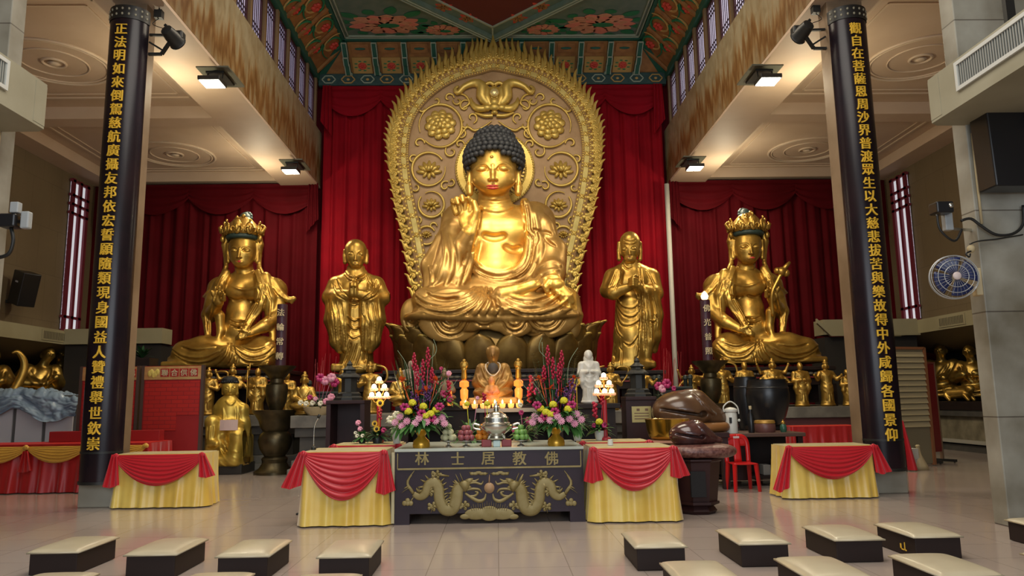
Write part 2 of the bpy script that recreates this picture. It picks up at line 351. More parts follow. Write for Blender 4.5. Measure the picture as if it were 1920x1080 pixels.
for bay in range(NB):
    y1 = YE-bay*2*XE; yc = y1-XE; sub = bay == 0
    # square coffer field with its four corner panels
    pf = MB(); pf.box((-XE, y1-2*XE, ZC), (XE, y1, ZC+.06)); po = pf.build('coffer_panel', GRN, ceil)
    e = MB()
    for k in range(4):
        c, n = [(1, 0), (0, 1), (-1, 0), (0, -1)][k]
        A = Vector((c*XE-n*XE, yc+n*XE+c*XE, ZC-.03)); B = Vector((c*XE+n*XE, yc+n*XE-c*XE, ZC-.03)); e.bar(A, B, .13, .1)
    e.build('coffer_edge', DGRN, ceil)
    e = MB()
    for o_ in (.10, .2):
        q = XE-o_; P = [Vector((-q, yc-q, ZC-.02)), Vector((q, yc-q, ZC-.02)), Vector((q, yc+q, ZC-.02)), Vector((-q, yc+q, ZC-.02))]
        for i in range(4): e.bar(P[i], P[(i+1) % 4], .025, .05)
    e.build('coffer_line', LGRN, ceil)
    # the diamond frame
    D = XE-.1; e = MB(); e2 = MB(); P = [Vector((0, yc-D, 0)), Vector((D, yc, 0)), Vector((0, yc+D, 0)), Vector((-D, yc, 0))]
    for i in range(4):
        a, b = P[i], P[(i+1) % 4]; z = Vector((0, 0, ZC-.07)); e.bar(a+z, b+z, .2, .16)
        nrm = (Vector((0, yc, 0))-(a+b)/2).normalized()
        z2 = Vector((0, 0, ZC-.155)); e2.bar(a+z2+nrm*.04, b+z2+nrm*.04, .03, .03); e2.bar(a+z2-nrm*.05, b+z2-nrm*.05, .03, .03)
    e.build('diamond_beam', GRN, ceil); e2.build('diamond_beam_edge', LGRN, ceil)
    # sloping inner faces of the diamond rising to a dark red centre
    s_ = MB(); s3 = MB(); D1, D2, zt = D-.15, D-.62, ZC+.04
    Q1 = [(0, -1), (1, 0), (0, 1), (-1, 0)]
    s_.box((-.001, -.001, 0), (.001, .001, .001))
    s_ = MB()
    for i in range(4):
        a, b = Q1[i], Q1[(i+1) % 4]
        s_.quad((a[0]*D1, yc+a[1]*D1, ZC-.02), (b[0]*D1, yc+b[1]*D1, ZC-.02), (b[0]*D2, yc+b[1]*D2, ZC-.016), (a[0]*D2, yc+a[1]*D2, ZC-.016))
        s3.bar((a[0]*D2, yc+a[1]*D2, ZC-.03), (b[0]*D2, yc+b[1]*D2, ZC-.03), .05, .05)
        s3.bar((a[0]*D1, yc+a[1]*D1, ZC-.03), (a[0]*D2, yc+a[1]*D2, ZC-.03), .05, .05)
    s_.build('diamond_band', GRN, ceil); s3.build('diamond_band_edge', LGRN, ceil)
    s_ = MB(); s_.quad(*[(a[0]*D2, yc+a[1]*D2, ZC-.018) for a in Q1]); s_.build('diamond_centre', DRED, ceil)
    if bay > 1: continue
    # painted flowers in the four corner panels, scrolls in the diamond band
    fl, f2, lf, rd, oc = [], [], [], [], []
    for sx in (-1, 1):
        for sy in (-1, 1):
            for (u, v, r, ry) in ((.69, .80, 1.0, .55), (.33, .875, .5, .3)):
                cx, cy = sx*XE*u, yc+sy*XE*v
                for ring, (r0, r1, npt, w_) in enumerate(((.5, 1, 13, .42), (.28, .8, 11, .36), (.1, .58, 8, .3))):
                    for j in range(npt):
                        a = 2*PI*(j+.5*ring)/npt
                        pt = [(cx+(x-cx)*r*(1 if True else 1), cy+(y_-cy)*ry) for x, y_ in petal(cx, cy, a, r0, r1*random.uniform(.9, 1.08), w_)]
                        (fl if (j+ring) % 3 else f2).append((pt, .012+.006*ring))
                lf.append(([(cx+.3*r*math.cos(t)+.1, cy+.2*ry*math.sin(t)+.02) for t in np.linspace(0, 2*PI, 14, endpoint=False)], .036))
                for j in range(12):
                    a = 2*PI*j/12+.2
                    pt = [(cx+(x-cx)*r*1.0, cy+(y_-cy)*ry*1.1) for x, y_ in petal(cx, cy, a, .95, 1.38*random.uniform(.85, 1.15), .34)]
                    pt = [(max(-XE+.25, min(XE-.25, x)), max(yc-XE+.25, min(yc+XE-.25, y_))) for x, y_ in pt]
                    lf.append((pt, .008))
            # band motifs
            for t in (.18, .34, .5, .66, .82):
                for off, lst, s1 in ((0, rd if abs(t-.5) > .1 else oc, .3), (.0, oc if abs(t-.5) > .1 else rd, .2)):
                    cx, cy = sx*(D1+D2)/2*t, yc+sy*(D1+D2)/2*(1-t)
                    for j in range(6): lst.append((petal(cx, cy, j*PI/3+t*5, .03, s1*(.8+.3*random.random()), .12), .01 if lst is rd else .018))
    for nm_, lst, mm in (('painted_peony', fl, SALM), ('painted_peony_petals', f2, SALM2), ('painted_leaves', lf, LEAF), ('painted_scroll_red', rd, REDP), ('painted_scroll_ochre', oc, ORNG)):
        mb = MB()
        for pt, t in lst: mb.prism(pt, t, 'z', ZC-.016-t)
        mb.build(nm_, mm, ceil)
coffer = ceil
# coves between wall and ceiling on three sides: painted panels and green brackets
def cove_pt(side, s, v):      # side 0 back, -1 left, 1 right; v 0 at the wall, 1 at the ceiling edge
    z = 10.98+(ZC-.05-10.98)*v
    if side == 0: return Vector((s, 20.98-(20.98-YE)*v, z))
    return Vector((side*(5.18-(5.18-XE)*v), s, z))
fr = MB()
fr.box((-5.15, 20.86, 10.64), (5.15, 21.0, 11.0)); ceil = fr.build('trim_1', BLUG); tag(ceil, 'painted frieze and green brackets over the red central curtain', None, None, 'structure')
mb = MB(); mb2 = MB()
for i in range(18):
    x = -4.85+i*.57
    for k, (dx, w_) in enumerate(((0, .05),)):
        P = [(x-.2, 10.82), (x-.1, 10.93), (x+.1, 10.93), (x+.2, 10.82), (x+.1, 10.71), (x-.1, 10.71)]
        for j in range(6):
            a, b = P[j], P[(j+1) % 6]; (mb if i % 2 else mb2).bar((a[0], 20.85, a[1]), (b[0], 20.85, b[1]), .03, .03)
        mb.ball((x, 20.85, 10.82), (.05, .02, .04), 8, 4)
mb.build('frieze_pattern', OCH, ceil); mb2.build('frieze_pattern_pale', LGRN, ceil)
for side in (0, -1, 1):
    mb = MB()
    if side:
        b = MB(); b.bar((side*5.2, -7, 10.9), (side*5.2, 21, 10.9), .16, .2); ceil = b.build('trim_%d' % (2 if side < 0 else 3), DGRN); tag(ceil, f'painted sloping cove above the {["", "right", "left"][side]} clerestory windows', None, None, 'structure')
    if side == 0: mb.quad(cove_pt(0, -5.15, 0), cove_pt(0, 5.15, 0), cove_pt(0, XE, 1), cove_pt(0, -XE, 1))
    else: mb.quad(cove_pt(side, 20.98, 0), cove_pt(side, 3, 0), cove_pt(side, 3, 1), cove_pt(side, YE, 1))
    mb.build('cove', ORNG, ceil)
    n_ = 11 if side == 0 else 12
    for i in range(n_):
        s0 = (-XE+.04+i*(2*XE-.08)/10) if side == 0 else YE-.35-i*1.05
        if side == 0:
            b = MB(); g = MB()
            for (v0, v1, w_, pr) in ((0, .12, .2, .02), (.1, .42, .15, .09), (.4, .62, .15, .16), (.6, 1, .15, .1)):
                A, B = cove_pt(0, s0, v0), cove_pt(0, s0, v1); n = Vector((0, -.6, -.8))
                b.bar(A+n*pr, B+n*pr, w_, .14, n)
                for q in (-1, 1): g.bar(A+n*(pr+.075)+Vector((q*w_*.46, 0, 0)), B+n*(pr+.075)+Vector((q*w_*.46, 0, 0)), .025, .02, n)
                g.bar(B+n*(pr+.07)-Vector((w_/2, 0, 0)), B+n*(pr+.07)+Vector((w_/2, 0, 0)), .03, .03)
            bo = b.build('bracket', DGRN, ceil); g.build('bracket_edge', LGRN, bo)
        if side == 0 and i < 10:
            c0 = s0+(2*XE-.08)/20; p = MB(); n = Vector((0, -.6, -.8))
            A, B = cove_pt(0, c0, .1), cove_pt(0, c0, .55); p.bar(A+n*.03, B+n*.03, .56, .04, n); p.build('cove_panel', OCH, ceil)
            p = MB(); ctr = cove_pt(0, c0, .32)+n*.06
            for j in range(7):
                a = 2*PI*j/7; d = Vector((1, 0, 0))*math.cos(a)+(B-A).normalized()*math.sin(a); p.ball(ctr+d*.07, (.06, .03, .045), 8, 5)
            p.ball(ctr, (.05, .05, .05), 8, 5); p.build('cove_flower', REDP, ceil)
            p = MB()
            for j in range(8):
                a = 2*PI*j/8+.3; d = Vector((1, 0, 0))*math.cos(a)+(B-A).normalized()*math.sin(a)*.75
                p.ball(ctr+d*.2-n*.02, (.06, .02, .03), 6, 4)
            p.build('cove_leaves', LEAF, ceil)
            p = MB(); A, B = cove_pt(0, c0, .66), cove_pt(0, c0, .92); p.bar(A+n*.02, B+n*.02, .5, .03, n); p.build('cove_upper_panel', ORNG, ceil)
            p = MB(); p.ball((A+B)/2+n*.04, (.16, .03, .04), 10, 5); p.build('cove_oval', DGRN, ceil)
        if side:
            p = MB(); q = MB(); g = MB(); n = Vector((-side*.65, 0, -.75)); ax = Vector((0, 1, 0)); upv = (cove_pt(side, 0, 1)-cove_pt(side, 0, 0)).normalized()
            for v in (.25, .72):
                c0 = cove_pt(side, s0+(.25 if v > .5 else -.2), v)+n*.03
                for j in range(6):
                    a = 2*PI*j/6; p.ball(c0+(ax*math.cos(a)+upv*math.sin(a))*.09, (.07, .07, .05), 7, 4)
                sp_ = [c0+(ax*math.cos(t)*1.3+upv*math.sin(t))*(.16+.05*t) for t in np.linspace(0, 5.4, 16)]
                q.tube(sp_, [.03, .035, .015], 5); sp_ = [c0-ax*.12+(ax*math.cos(-t)+upv*math.sin(-t))*(.2+.05*t) for t in np.linspace(0, 4, 14)]
                g.tube(sp_, [.03, .035, .015], 5)
            p.build('cove_flower', REDP, ceil); q.build('cove_scroll', LEAF, ceil); g.build('cove_cloud', OCH, ceil)
    # ridge lines
for sd in (-1, 1):
    b = MB(); b.bar(cove_pt(0, sd*5.15, 0), cove_pt(0, sd*XE, 1), .2, .12); b.build('bracket', DGRN, bpy.data.objects['trim_1'])
    ceil = bpy.data.objects['trim_%d' % (2 if sd < 0 else 3)]
    for i in range(11):
        y = 20.3-i*1.05; b = MB(); n = Vector((-sd*.65, 0, -.75))
        b.bar(cove_pt(sd, y+.3, 0)+n*.05, cove_pt(sd, y, .95)+n*.05, .09, .07, n); b.build('cove_rib', ORNG, ceil)
# side aisle ceilings with moulded panels and roundels
for sd, nm in ((-1, 'left'), (1, 'right')):
    m = MB(); a, b = sorted((sd*5.9, sd*12)); m.box((a, -7, 8.0), (b, 21.3, 8.15))
    so = struct('ceiling_'+nm, m, CREAM, f'cream plaster ceiling over the {nm} side aisle')
    m = MB(); a, b = sorted((sd*11.0, sd*11.7)); m.box((a, -7, 7.72), (b, 21.2, 8.02)); m.build('edge_beam', CREAM, so)
    for yb in (20.75, 15.95, 10.45, 4.95):
        m = MB(); a, b = sorted((sd*6.15, sd*11.0)); m.box((a, yb, 7.72), (b, yb+.5, 8.02)); m.build('cross_beam', CREAM, so)
    for yc in (18.6, 13.45, 7.95):
        hy = 2.0; m = MB()
        for (x0, x1, off, r) in ((6.55, 10.6, 0, .03), (6.75, 10.4, .2, .018)):
            P = [Vector((sd*x0, yc-hy+off, 7.99)), Vector((sd*x1, yc-hy+off, 7.99)), Vector((sd*x1, yc+hy-off, 7.99)), Vector((sd*x0, yc+hy-off, 7.99))]
            for i in range(4): m.bar(P[i], P[(i+1) % 4], r*2, r)
        m.build('panel_moulding', MOULD, so)
    for yc in (19.2, 13.75, 8.2):
        m = MB()
        for r, t in ((1.0, .035), (.92, .02), (.6, .018), (.2, .03)):
            m.tube([(sd*8.5+r*math.cos(2*PI*i/48), yc+r*math.sin(2*PI*i/48), 7.99) for i in range(49)], t, 6, False)
        m.lathe([(.12, -.03), (.05, -.06), (.01, -.06)], (sd*8.5, yc, 8.0), 12)
        m.build('ceiling_roundel', MOULD, so, True)
# square pillars nearest the camera and the couplet columns
for sd, nm in ((-1, 'left'), (1, 'right')):
    m = MB(); xi = 5.42 if sd > 0 else 5.5; a, b = sorted((sd*xi, sd*6.6)); m.box((a, 8.05, 0), (b, 8.3, 8.2))
    struct('pillar_'+nm, m, PILM, f'stained grey stone pillar nearest the camera on the {nm}', bevel=.012)
    m = MB(); xi = 5.31 if sd > 0 else 5.38; a, b = sorted((sd*xi, sd*5.88)); m.box((a, 10.9, 0), (b, 11.22, 8.2))
    cl = struct('column_'+nm, m, SCREED, f'slim brown stone column behind the {nm} black couplet board', bevel=.01)
    m = MB(); a, b = sorted((sd*(xi-.02), sd*5.9)); m.box((a, 10.86, 0), (b, 11.24, .36)); m.build('base', CONC, cl, bevel=.015)
# tall latticed windows in the side walls beside the curtains
for sd, nm in ((-1, 'left'), (1, 'right')):
    wn += 1; X0 = sd*11.62; m = MB()
    a, b = sorted((X0, X0-sd*.08))
    for ya, yb, za, zb in ((19.95, 20.08, 3.4, 7.6), (20.3, 20.42, 3.4, 7.6), (20.65, 20.78, 3.4, 7.6)): m.box((a, ya, za), (b, yb, zb))
    for z in (3.75, 6.6, 6.85, 7.1, 7.5): m.box((a, 19.9, z), (b, 20.8, z+.07))
    wo = m.build('window_%d' % wn, mat('window_red_'+nm, (.17, .02, .035), .5)); tag(wo, f'tall red latticed window slit high on the {nm} wall', None, None, 'structure')
    a, b = sorted((X0-sd*.005, X0-sd*.02)); MB().box((a, 19.95, 3.45), (b, 20.75, 7.55)).build('pane', mat('pane_white_'+nm, (.6, .6, .65), .4, emit=(.8, .82, .9), es=.55), wo)
# ------------------------------------------------------------------ ceiling flood lamps
LAMP = mat('lamp_glass', (1, 1, .95), .4, emit=(1, .96, .78), es=22)
DARKM = mat('dark_metal', (.03, .03, .028), .45, .5)
LAMPW = (1, .88, .62)
for (px, py, nm) in ((398, 157, 'nearer left'), (545, 322, 'farther left'), (1440, 153, 'nearer right'), (1303, 316, 'farther right')):
    p = atz(px, py, 7.28); sd = 1 if p.x > 0 else -1
    t = thing('ceiling_lamp', f'square flood lamp hanging under the aisle ceiling, {nm} one', 'lamp', p, 0, 'ceiling flood lamps')
    m = MB(); m.box((-.2, -.2, -.0), (.2, .2, .08)); m.build('housing', DARKM, t, bevel=.01)
    m = MB(); m.box((-.175, -.175, -.012), (.175, .175, .003)); m.build('diffuser', LAMP, t)
    m = MB()
    for q in (-.14, .14): m.bar((q, .1, .08), (q, .15, .34), .02)
    m.build('hanger', DARKM, t)
    m = MB(); m.box((-.3, -.05, .30), (.3, .85, .33)); m.build('mounting_plate', mat('fixture_olive', (.10, .10, .07), .5), t)
    m = MB(); m.box((-.18, .1, .26), (.16, .7, .31)); m.build('ballast', DARKM, t, bevel=.01)
    l = area('lamp_light', p-Vector((0, 0, .04)), p-Vector((-sd*.25, 0, 1)), .34, 85, LAMPW)
    # unseen point light added off the lamp to brighten ceiling and cross beam
    l2 = bpy.data.lights.new('ceiling_fill', 'POINT'); l2.energy = 75; l2.color = LAMPW; l2.shadow_soft_size = .1
    o = bpy.data.objects.new('ceiling_fill', l2); C.objects.link(o); o.location = p+Vector((sd*.9, .3, -.55))
# ------------------------------------------------------------------ clay: signed distance modelling, meshed with surface nets
class Clay:
    def __init__(s, lo, hi, h):
        s.lo = np.array(lo, np.float32); s.h = h
        s.n = np.ceil((np.array(hi)-np.array(lo))/h).astype(int)+1
        s.ax = [s.lo[i]+np.arange(s.n[i], dtype=np.float32)*h for i in range(3)]
        s.d = np.full(tuple(s.n), 9.0, np.float32)
    def _op(s, lo, hi, fn, k, op):
        m = max(k, 0)+3*s.h
        i0 = np.maximum(np.floor((np.array(lo)-m-s.lo)/s.h).astype(int), 0); i1 = np.minimum(np.ceil((np.array(hi)+m-s.lo)/s.h).astype(int)+1, s.n)
        if (i1 <= i0).any(): return s
        sl = tuple(slice(a, b) for a, b in zip(i0, i1))
        X, Y, Z = s.ax[0][sl[0]][:, None, None], s.ax[1][sl[1]][None, :, None], s.ax[2][sl[2]][None, None, :]
        d = fn(X, Y, Z); a = s.d[sl]
        if op == 'cut': d = -d; a2, d2 = -a, -d
        if op == 'add':
            if k > 0:
                t = np.clip(.5+.5*(a-d)/k, 0, 1); r = a*(1-t)+d*t-k*t*(1-t)
            else: r = np.minimum(a, d)
        else:
            if k > 0:
                t = np.clip(.5-.5*(a-d)/k, 0, 1); r = a*(1-t)+d*t+k*t*(1-t)
            else: r = np.maximum(a, d)
        s.d[sl] = r; return s
    def ell(s, c, r, k=.05, op='add', rot=None):
        c = np.array(c, np.float32); r = np.array(r if hasattr(r, '__len__') else (r,)*3, np.float32)
        R = np.array(rot.to_3x3() if rot is not None else np.eye(3), np.float32)
        ext = np.abs(R) @ r
        def fn(X, Y, Z):
            x, y, z = X-c[0], Y-c[1], Z-c[2]
            if rot is not None: x, y, z = (R[0, i]*x+R[1, i]*y+R[2, i]*z for i in range(3))
            k0 = np.sqrt((x/r[0])**2+(y/r[1])**2+(z/r[2])**2); k1 = np.sqrt((x/r[0]**2)**2+(y/r[1]**2)**2+(z/r[2]**2)**2)+1e-6
            return k0*(k0-1)/k1
        return s._op(c-ext, c+ext, fn, k, op)
    def cap(s, a, b, ra, rb, k=.05, op='add', fl=None):
        a, b = np.array(a, np.float32), np.array(b, np.float32); ba = b-a; L = float(ba @ ba)+1e-9; R = max(ra, rb)
        def fn(X, Y, Z):
            x, y, z = X-a[0], Y-a[1], Z-a[2]
            t = np.clip((x*ba[0]+y*ba[1]+z*ba[2])/L, 0, 1)
            return np.sqrt((x-t*ba[0])**2+(y-t*ba[1])**2+(z-t*ba[2])**2)-(ra+(rb-ra)*t)
        return s._op(np.minimum(a, b)-R, np.maximum(a, b)+R, fn, k, op)
    def chain(s, pts, r, k=.05, op='add'):
        n = len(pts); rr = np.interp(np.linspace(0, 1, n), np.linspace(0, 1, len(r)), r) if hasattr(r, '__len__') else [r]*n
        for i in range(n-1): s.cap(pts[i], pts[i+1], float(rr[i]), float(rr[i+1]), k, op)
        return s
    def box(s, c, b, r=.02, k=.03, op='add', rot=None):
        c = np.array(c, np.float32); b = np.array(b, np.float32)
        R = np.array(rot.to_3x3() if rot is not None else np.eye(3), np.float32); ext = np.abs(R) @ b
        def fn(X, Y, Z):
            x, y, z = X-c[0], Y-c[1], Z-c[2]
            if rot is not None: x, y, z = (R[0, i]*x+R[1, i]*y+R[2, i]*z for i in range(3))
            x, y, z = np.abs(x)-b[0]+r, np.abs(y)-b[1]+r, np.abs(z)-b[2]+r
            return np.sqrt(np.maximum(x, 0)**2+np.maximum(y, 0)**2+np.maximum(z, 0)**2)+np.minimum(np.maximum(np.maximum(x, y), z), 0)-r
        return s._op(c-ext, c+ext, fn, k, op)
    def _march(s, O, Dr, t0, t1):
        """first surface point along rays O + D t"""
        st = s.h*.6; T = np.arange(t0, t1, st); out = []
        for o, d in zip(O, Dr):
            p = o[None]+d[None]*T[:, None]; q = (p-s.lo)/s.h; i = np.rint(q).astype(int)
            ok = ((i >= 0) & (i < s.n)).all(1); v = np.full(len(T), 9.0)
            j = i[ok]; v[ok] = s.d[j[:, 0], j[:, 1], j[:, 2]]
            w_ = np.nonzero(v < 0)[0]; out.append(p[w_[0]] if len(w_) else None)
        return out
    def hit(s, pts):
        """pixels of the photograph -> points of the surface under them"""
        D_ = [np.array(ray(*p[:2])) for p in pts]; y0, y1 = float(s.ax[1][0]), float(s.ax[1][-1])
        D_ = [d/d[1] for d in D_]
        return s._march([np.array(EYE)]*len(pts), D_, y0, y1)
    def hitf(s, pts):
        """points (x, z) seen square from the front (-y)"""
        y0, y1 = float(s.ax[1][0]), float(s.ax[1][-1])
        return s._march([np.array((p[0], y0, p[1])) for p in pts], [np.array((0., 1., 0.))]*len(pts), 0, y1-y0)
    def fold(s, pts, r=.04, k=.04, op='add', front=False, n=None, sink=.3):
        q = spline([(p[0], p[1]) for p in pts], n or 7*len(pts)); h_ = (s.hitf if front else s.hit)(q)
        h_ = [p for p in h_ if p is not None]
        if len(h_) < 2: return s
        if len(h_) > 4:
            a_ = np.array(h_)
            for _ in range(14): a_[1:-1] = .25*a_[:-2]+.5*a_[1:-1]+.25*a_[2:]
            h_ = list(a_)
        m_ = len(h_); R = r if hasattr(r, '__len__') else (r*.5, r, r, r*.5)
        rr = np.interp(np.linspace(0, 1, m_), np.linspace(0, 1, len(R)), R)
        for i in range(m_-1):
            if np.linalg.norm(h_[i+1]-h_[i]) > 14*s.h+.12*(s.n[0]*s.h): continue
            a, b = h_[i].copy(), h_[i+1].copy(); a[1] += sink*rr[i]; b[1] += sink*rr[i+1]
            s.cap(a, b, float(rr[i]), float(rr[i+1]), k, op)
        return s
    def folds(s, L, r=.04, k=.04, op='add', front=False, groove=0):
        """groove: photograph pixels (or metres, square on) from the ridge to a furrow beside it"""
        for p in L: s.fold(p, r, k, op, front)
        if groove:
            for p in L:
                q = spline([(a[0], a[1]) for a in p], 4*len(p)); t = np.gradient(q, axis=0); n_ = np.stack([-t[:, 1], t[:, 0]], 1); n_ /= np.linalg.norm(n_, axis=1)[:, None]+1e-9
                n_ *= np.where(n_[:, 1:] < 0, -1, 1)*(1 if not front else -1); s.fold([tuple(a) for a in q[1:-1]+n_[1:-1]*groove], r*.65, k*.5, 'cut', front, None, -.1)
        return s
    def arrays(s):
        d = s.d; n = s.n; neg = d < 0
        c = np.zeros(tuple(n-1), np.int8)
        for i in (0, 1):
            for j in (0, 1):
                for k in (0, 1): c += neg[i:n[0]-1+i, j:n[1]-1+j, k:n[2]-1+k]
        act = (c > 0) & (c < 8); idx = np.full(tuple(n-1), -1, np.int64); cells = np.argwhere(act); idx[act] = np.arange(len(cells))
        acc = np.zeros((len(cells), 3)); cnt = np.zeros(len(cells))
        corners = [(i, j, k) for i in (0, 1) for j in (0, 1) for k in (0, 1)]
        for a in corners:
            for ax in range(3):
                if a[ax]: continue
                b = list(a); b[ax] = 1
                pa = cells+a; pb = cells+b
                da = d[pa[:, 0], pa[:, 1], pa[:, 2]]; db = d[pb[:, 0], pb[:, 1], pb[:, 2]]
                m = (da < 0) != (db < 0); t = np.where(m, da/(da-db+1e-12), 0)
                q = pa.astype(float); q[:, ax] += t; acc[m] += q[m]; cnt[m] += 1
        V = s.lo+(acc/cnt[:, None])*s.h
        F = []
        for ax in range(3):
            u, v = (ax+1) % 3, (ax+2) % 3
            sa = [slice(None)]*3; sb = [slice(None)]*3; sa[ax] = slice(0, n[ax]-1); sb[ax] = slice(1, n[ax])
            A, B = neg[tuple(sa)], neg[tuple(sb)]; e = np.argwhere(A != B)
            ok = (e[:, u] > 0) & (e[:, v] > 0) & (e[:, u] < n[u]-1) & (e[:, v] < n[v]-1); e = e[ok]
            fl = A[e[:, 0], e[:, 1], e[:, 2]]
            def ix(du, dv):
                q = e.copy(); q[:, u] -= du; q[:, v] -= dv; return idx[q[:, 0], q[:, 1], q[:, 2]]
            Q = np.stack([ix(1, 1), ix(0, 1), ix(0, 0), ix(1, 0)], 1)
            Q[~fl] = Q[~fl][:, ::-1]; F.append(Q)
        return V, np.concatenate(F)
def clay_mesh(name, parts, mat_, parent=None, origin=(0, 0, 0)):
    V, F = [], []; n = 0
    for c in parts:
        v, f = c.arrays() if isinstance(c, Clay) else c
        V.append(v); F.append(f+n); n += len(v)
    V = np.concatenate(V)-np.array(origin); F = np.concatenate(F)
    me = bpy.data.meshes.new(name); me.vertices.add(len(V)); me.vertices.foreach_set('co', V.astype(np.float32).ravel())
    me.loops.add(4*len(F)); me.polygons.add(len(F)); me.loops.foreach_set('vertex_index', F.astype(np.int32).ravel())
    me.polygons.foreach_set('loop_start', np.arange(len(F), dtype=np.int32)*4)
    me.update(calc_edges=True); me.validate()
    return link(name, me, mat_, parent, True)
def face_feats(c, ctr, sx, sz, yf, feat=None):
    """a calm face carved into clay c: ctr (x, z) of the face in front view, sx half width, sz vertical spread, yf rough front depth"""
    x0, z0 = ctr
    F = lambda L: [(x0+a*sx, z0+b*sz) for a, b in L]
    for q in (-1, 1):
        h_ = c.hitf([(x0+q*.46*sx, z0+.08*sz)])[0]
        if h_ is not None:
            c.ell(h_+np.array((0, -.02*sx, .03*sx)), (.27*sx, .13*sx, .17*sx), .12*sx, 'cut')
            c.ell(h_+np.array((0, .11*sx, .01*sx)), (.235*sx, .16*sx, .15*sx), .04*sx)
        c.fold(F([(q*.24, .045), (q*.36, .005), (q*.48, -.01), (q*.60, .01), (q*.72, .05)]), .022*sx, .02*sx, 'cut', True, 14, -.4)
        c.fold(F([(q*.25, .02), (q*.38, -.03), (q*.50, -.05), (q*.62, -.03), (q*.72, .03)]), .03*sx, .03*sx, 'add', True, 14, .3)
        c.fold(F([(q*.10, .06), (q*.16, .15), (q*.30, .235), (q*.5, .26), (q*.70, .22), (q*.84, .13)]), .042*sx, .05*sx, 'add', True, 18, .25)
    h_ = c.hitf([(x0, z0+.16*sz), (x0, z0-.25*sz)])
    if h_[0] is not None and h_[1] is not None:
        a, b = h_; b = np.array((x0, min(a[1], b[1])-.13*sx, z0-.24*sz)); a = a+np.array((0, .03*sx, 0))
        c.chain([a, (a+b)/2+np.array((0, .02*sx, 0)), b], [.07*sx, .085*sx, .12*sx], .07*sx)
        for q in (-1, 1): c.ell(b+np.array((q*.13*sx, .09*sx, -.01*sx)), (.085*sx, .10*sx, .075*sx), .04*sx)
    m_ = c.hitf([(x0, z0-.43*sz)])[0]
    if m_ is not None: c.ell(m_+np.array((0, .06*sx, 0)), (.28*sx, .12*sx, .13*sx), .08*sx); c.fold(F([(-.30, -.42), (-.1, -.425), (0, -.435), (.1, -.425), (.30, -.42)]), .018*sx, .02*sx, 'cut', True, 16, -.2)
    return c
# ------------------------------------------------------------------ the great seated buddha
def P(px, py, Y): return np.array(at(px, py, Y))
YB = 18.4; U = YB/FPX          # metres per pixel at the statue
def W(px, py, y=YB): q = at(px, py, y); return (q.x, q.z)
b = Clay((-2.35, 16.55, 2.75), (2.6, 19.5, 8.4), .022)
b.ell(P(932, 450, 18.5), (.98, .62, 1.0), .1); b.ell(P(930, 505, 18.4), (.92, .68, .72), .2); b.ell(P(930, 560, 18.35), (1.35, .8, .6), .2)
b.ell(P(932, 590, 18.0), (1.98, 1.15, .20), .15)
b.cap(P(930, 400, 18.45), P(926, 365, 18.42), .47, .38, .10)
for (x, y, r) in ((868, 415, .52), (1000, 415, .54)): b.ell(P(x, y, 18.5), (r, .5, r*.95), .2)
b.ell(P(905, 430, 18.12), (.48, .28, .34), .2); b.ell(P(962, 430, 18.12), (.46, .28, .34), .2)
# crossed legs
b.chain([P(900, 560, 18.2), P(845, 562, 17.8), P(800, 566, 17.55)], [.5, .46, .36], .15)
b.chain([P(965, 560, 18.2), P(1020, 562, 17.8), P(1060, 566, 17.6)], [.5, .46, .36], .15)
b.chain([P(806, 572, 17.5), P(880, 574, 17.2), P(960, 576, 17.05)], [.34, .34, .26], .12)
b.chain([P(1056, 572, 17.55), P(990, 574, 17.2), P(920, 578, 17.05)], [.34, .32, .24], .12)
b.ell(P(928, 585, 17.2), (1.9, .55, .18), .12)
# arms
b.chain([P(862, 420, 18.45), P(836, 500, 18.2)], [.46, .40], .12)
b.chain([P(838, 505, 18.1), P(862, 470, 17.75), P(880, 436, 17.5)], [.36, .30, .19], .08)
b.chain([P(1006, 420, 18.45), P(1030, 492, 18.1)], [.46, .40], .12)
b.chain([P(1028, 495, 18.0), P(1034, 512, 17.55), P(1038, 528, 17.25)], [.40, .33, .2], .08)
# sleeves: hanging cloth on both sides
b.chain([P(848, 430, 18.1), P(850, 470, 17.9), P(838, 515, 17.8), P(822, 540, 17.75)], [.22, .34, .38, .22], .1)
b.chain([P(836, 455, 18.3), P(815, 500, 18.3), P(808, 540, 18.1)], [.3, .34, .2], .1)
b.chain([P(893, 452, 17.95), P(880, 490, 17.8), P(868, 530, 17.7)], [.1, .16, .14], .07)
b.chain([P(1036, 470, 18.0), P(1030, 515, 17.8), P(1000, 530, 17.75)], [.36, .36, .25], .12)
# shawl over the shoulder and its flap
b.chain([P(984, 380, 18.15), P(1000, 410, 17.98), P(1003, 450, 17.88), P(1000, 495, 17.8), P(972, 516, 17.72)], [.12, .2, .22, .2, .14], .08)
b.chain([P(1003, 398, 18.1), P(1022, 425, 18.02), P(1036, 455, 17.95)], [.16, .22, .16], .06)
# raised hand
h = 17.42
b.ell(P(874, 411, h+.03), (.19, .10, .27), .06); b.ell(P(886, 416, h-.03), (.11, .10, .19), .07)
b.chain([P(889, 412, h-.04), P(894, 396, h-.10), P(889, 379, h-.14)], [.1, .085, .062], .03)
b.chain([P(882, 396, h), P(886, 380, h-.06), P(878, 371, h-.16)], [.082, .074, .052], .025)
b.chain([P(872, 394, h+.02), P(872, 376, h-.06), P(866, 369, h-.19), P(868, 377, h-.24)], [.084, .076, .066, .05], .02)
b.chain([P(863, 396, h+.02), P(860, 379, h-.05), P(856, 373, h-.16), P(859, 382, h-.21)], [.080, .074, .064, .048], .02)
b.chain([P(855, 400, h+.04), P(850, 386, h-.0), P(848, 376, h-.08), P(851, 380, h-.14)], [.072, .064, .054, .042], .02)
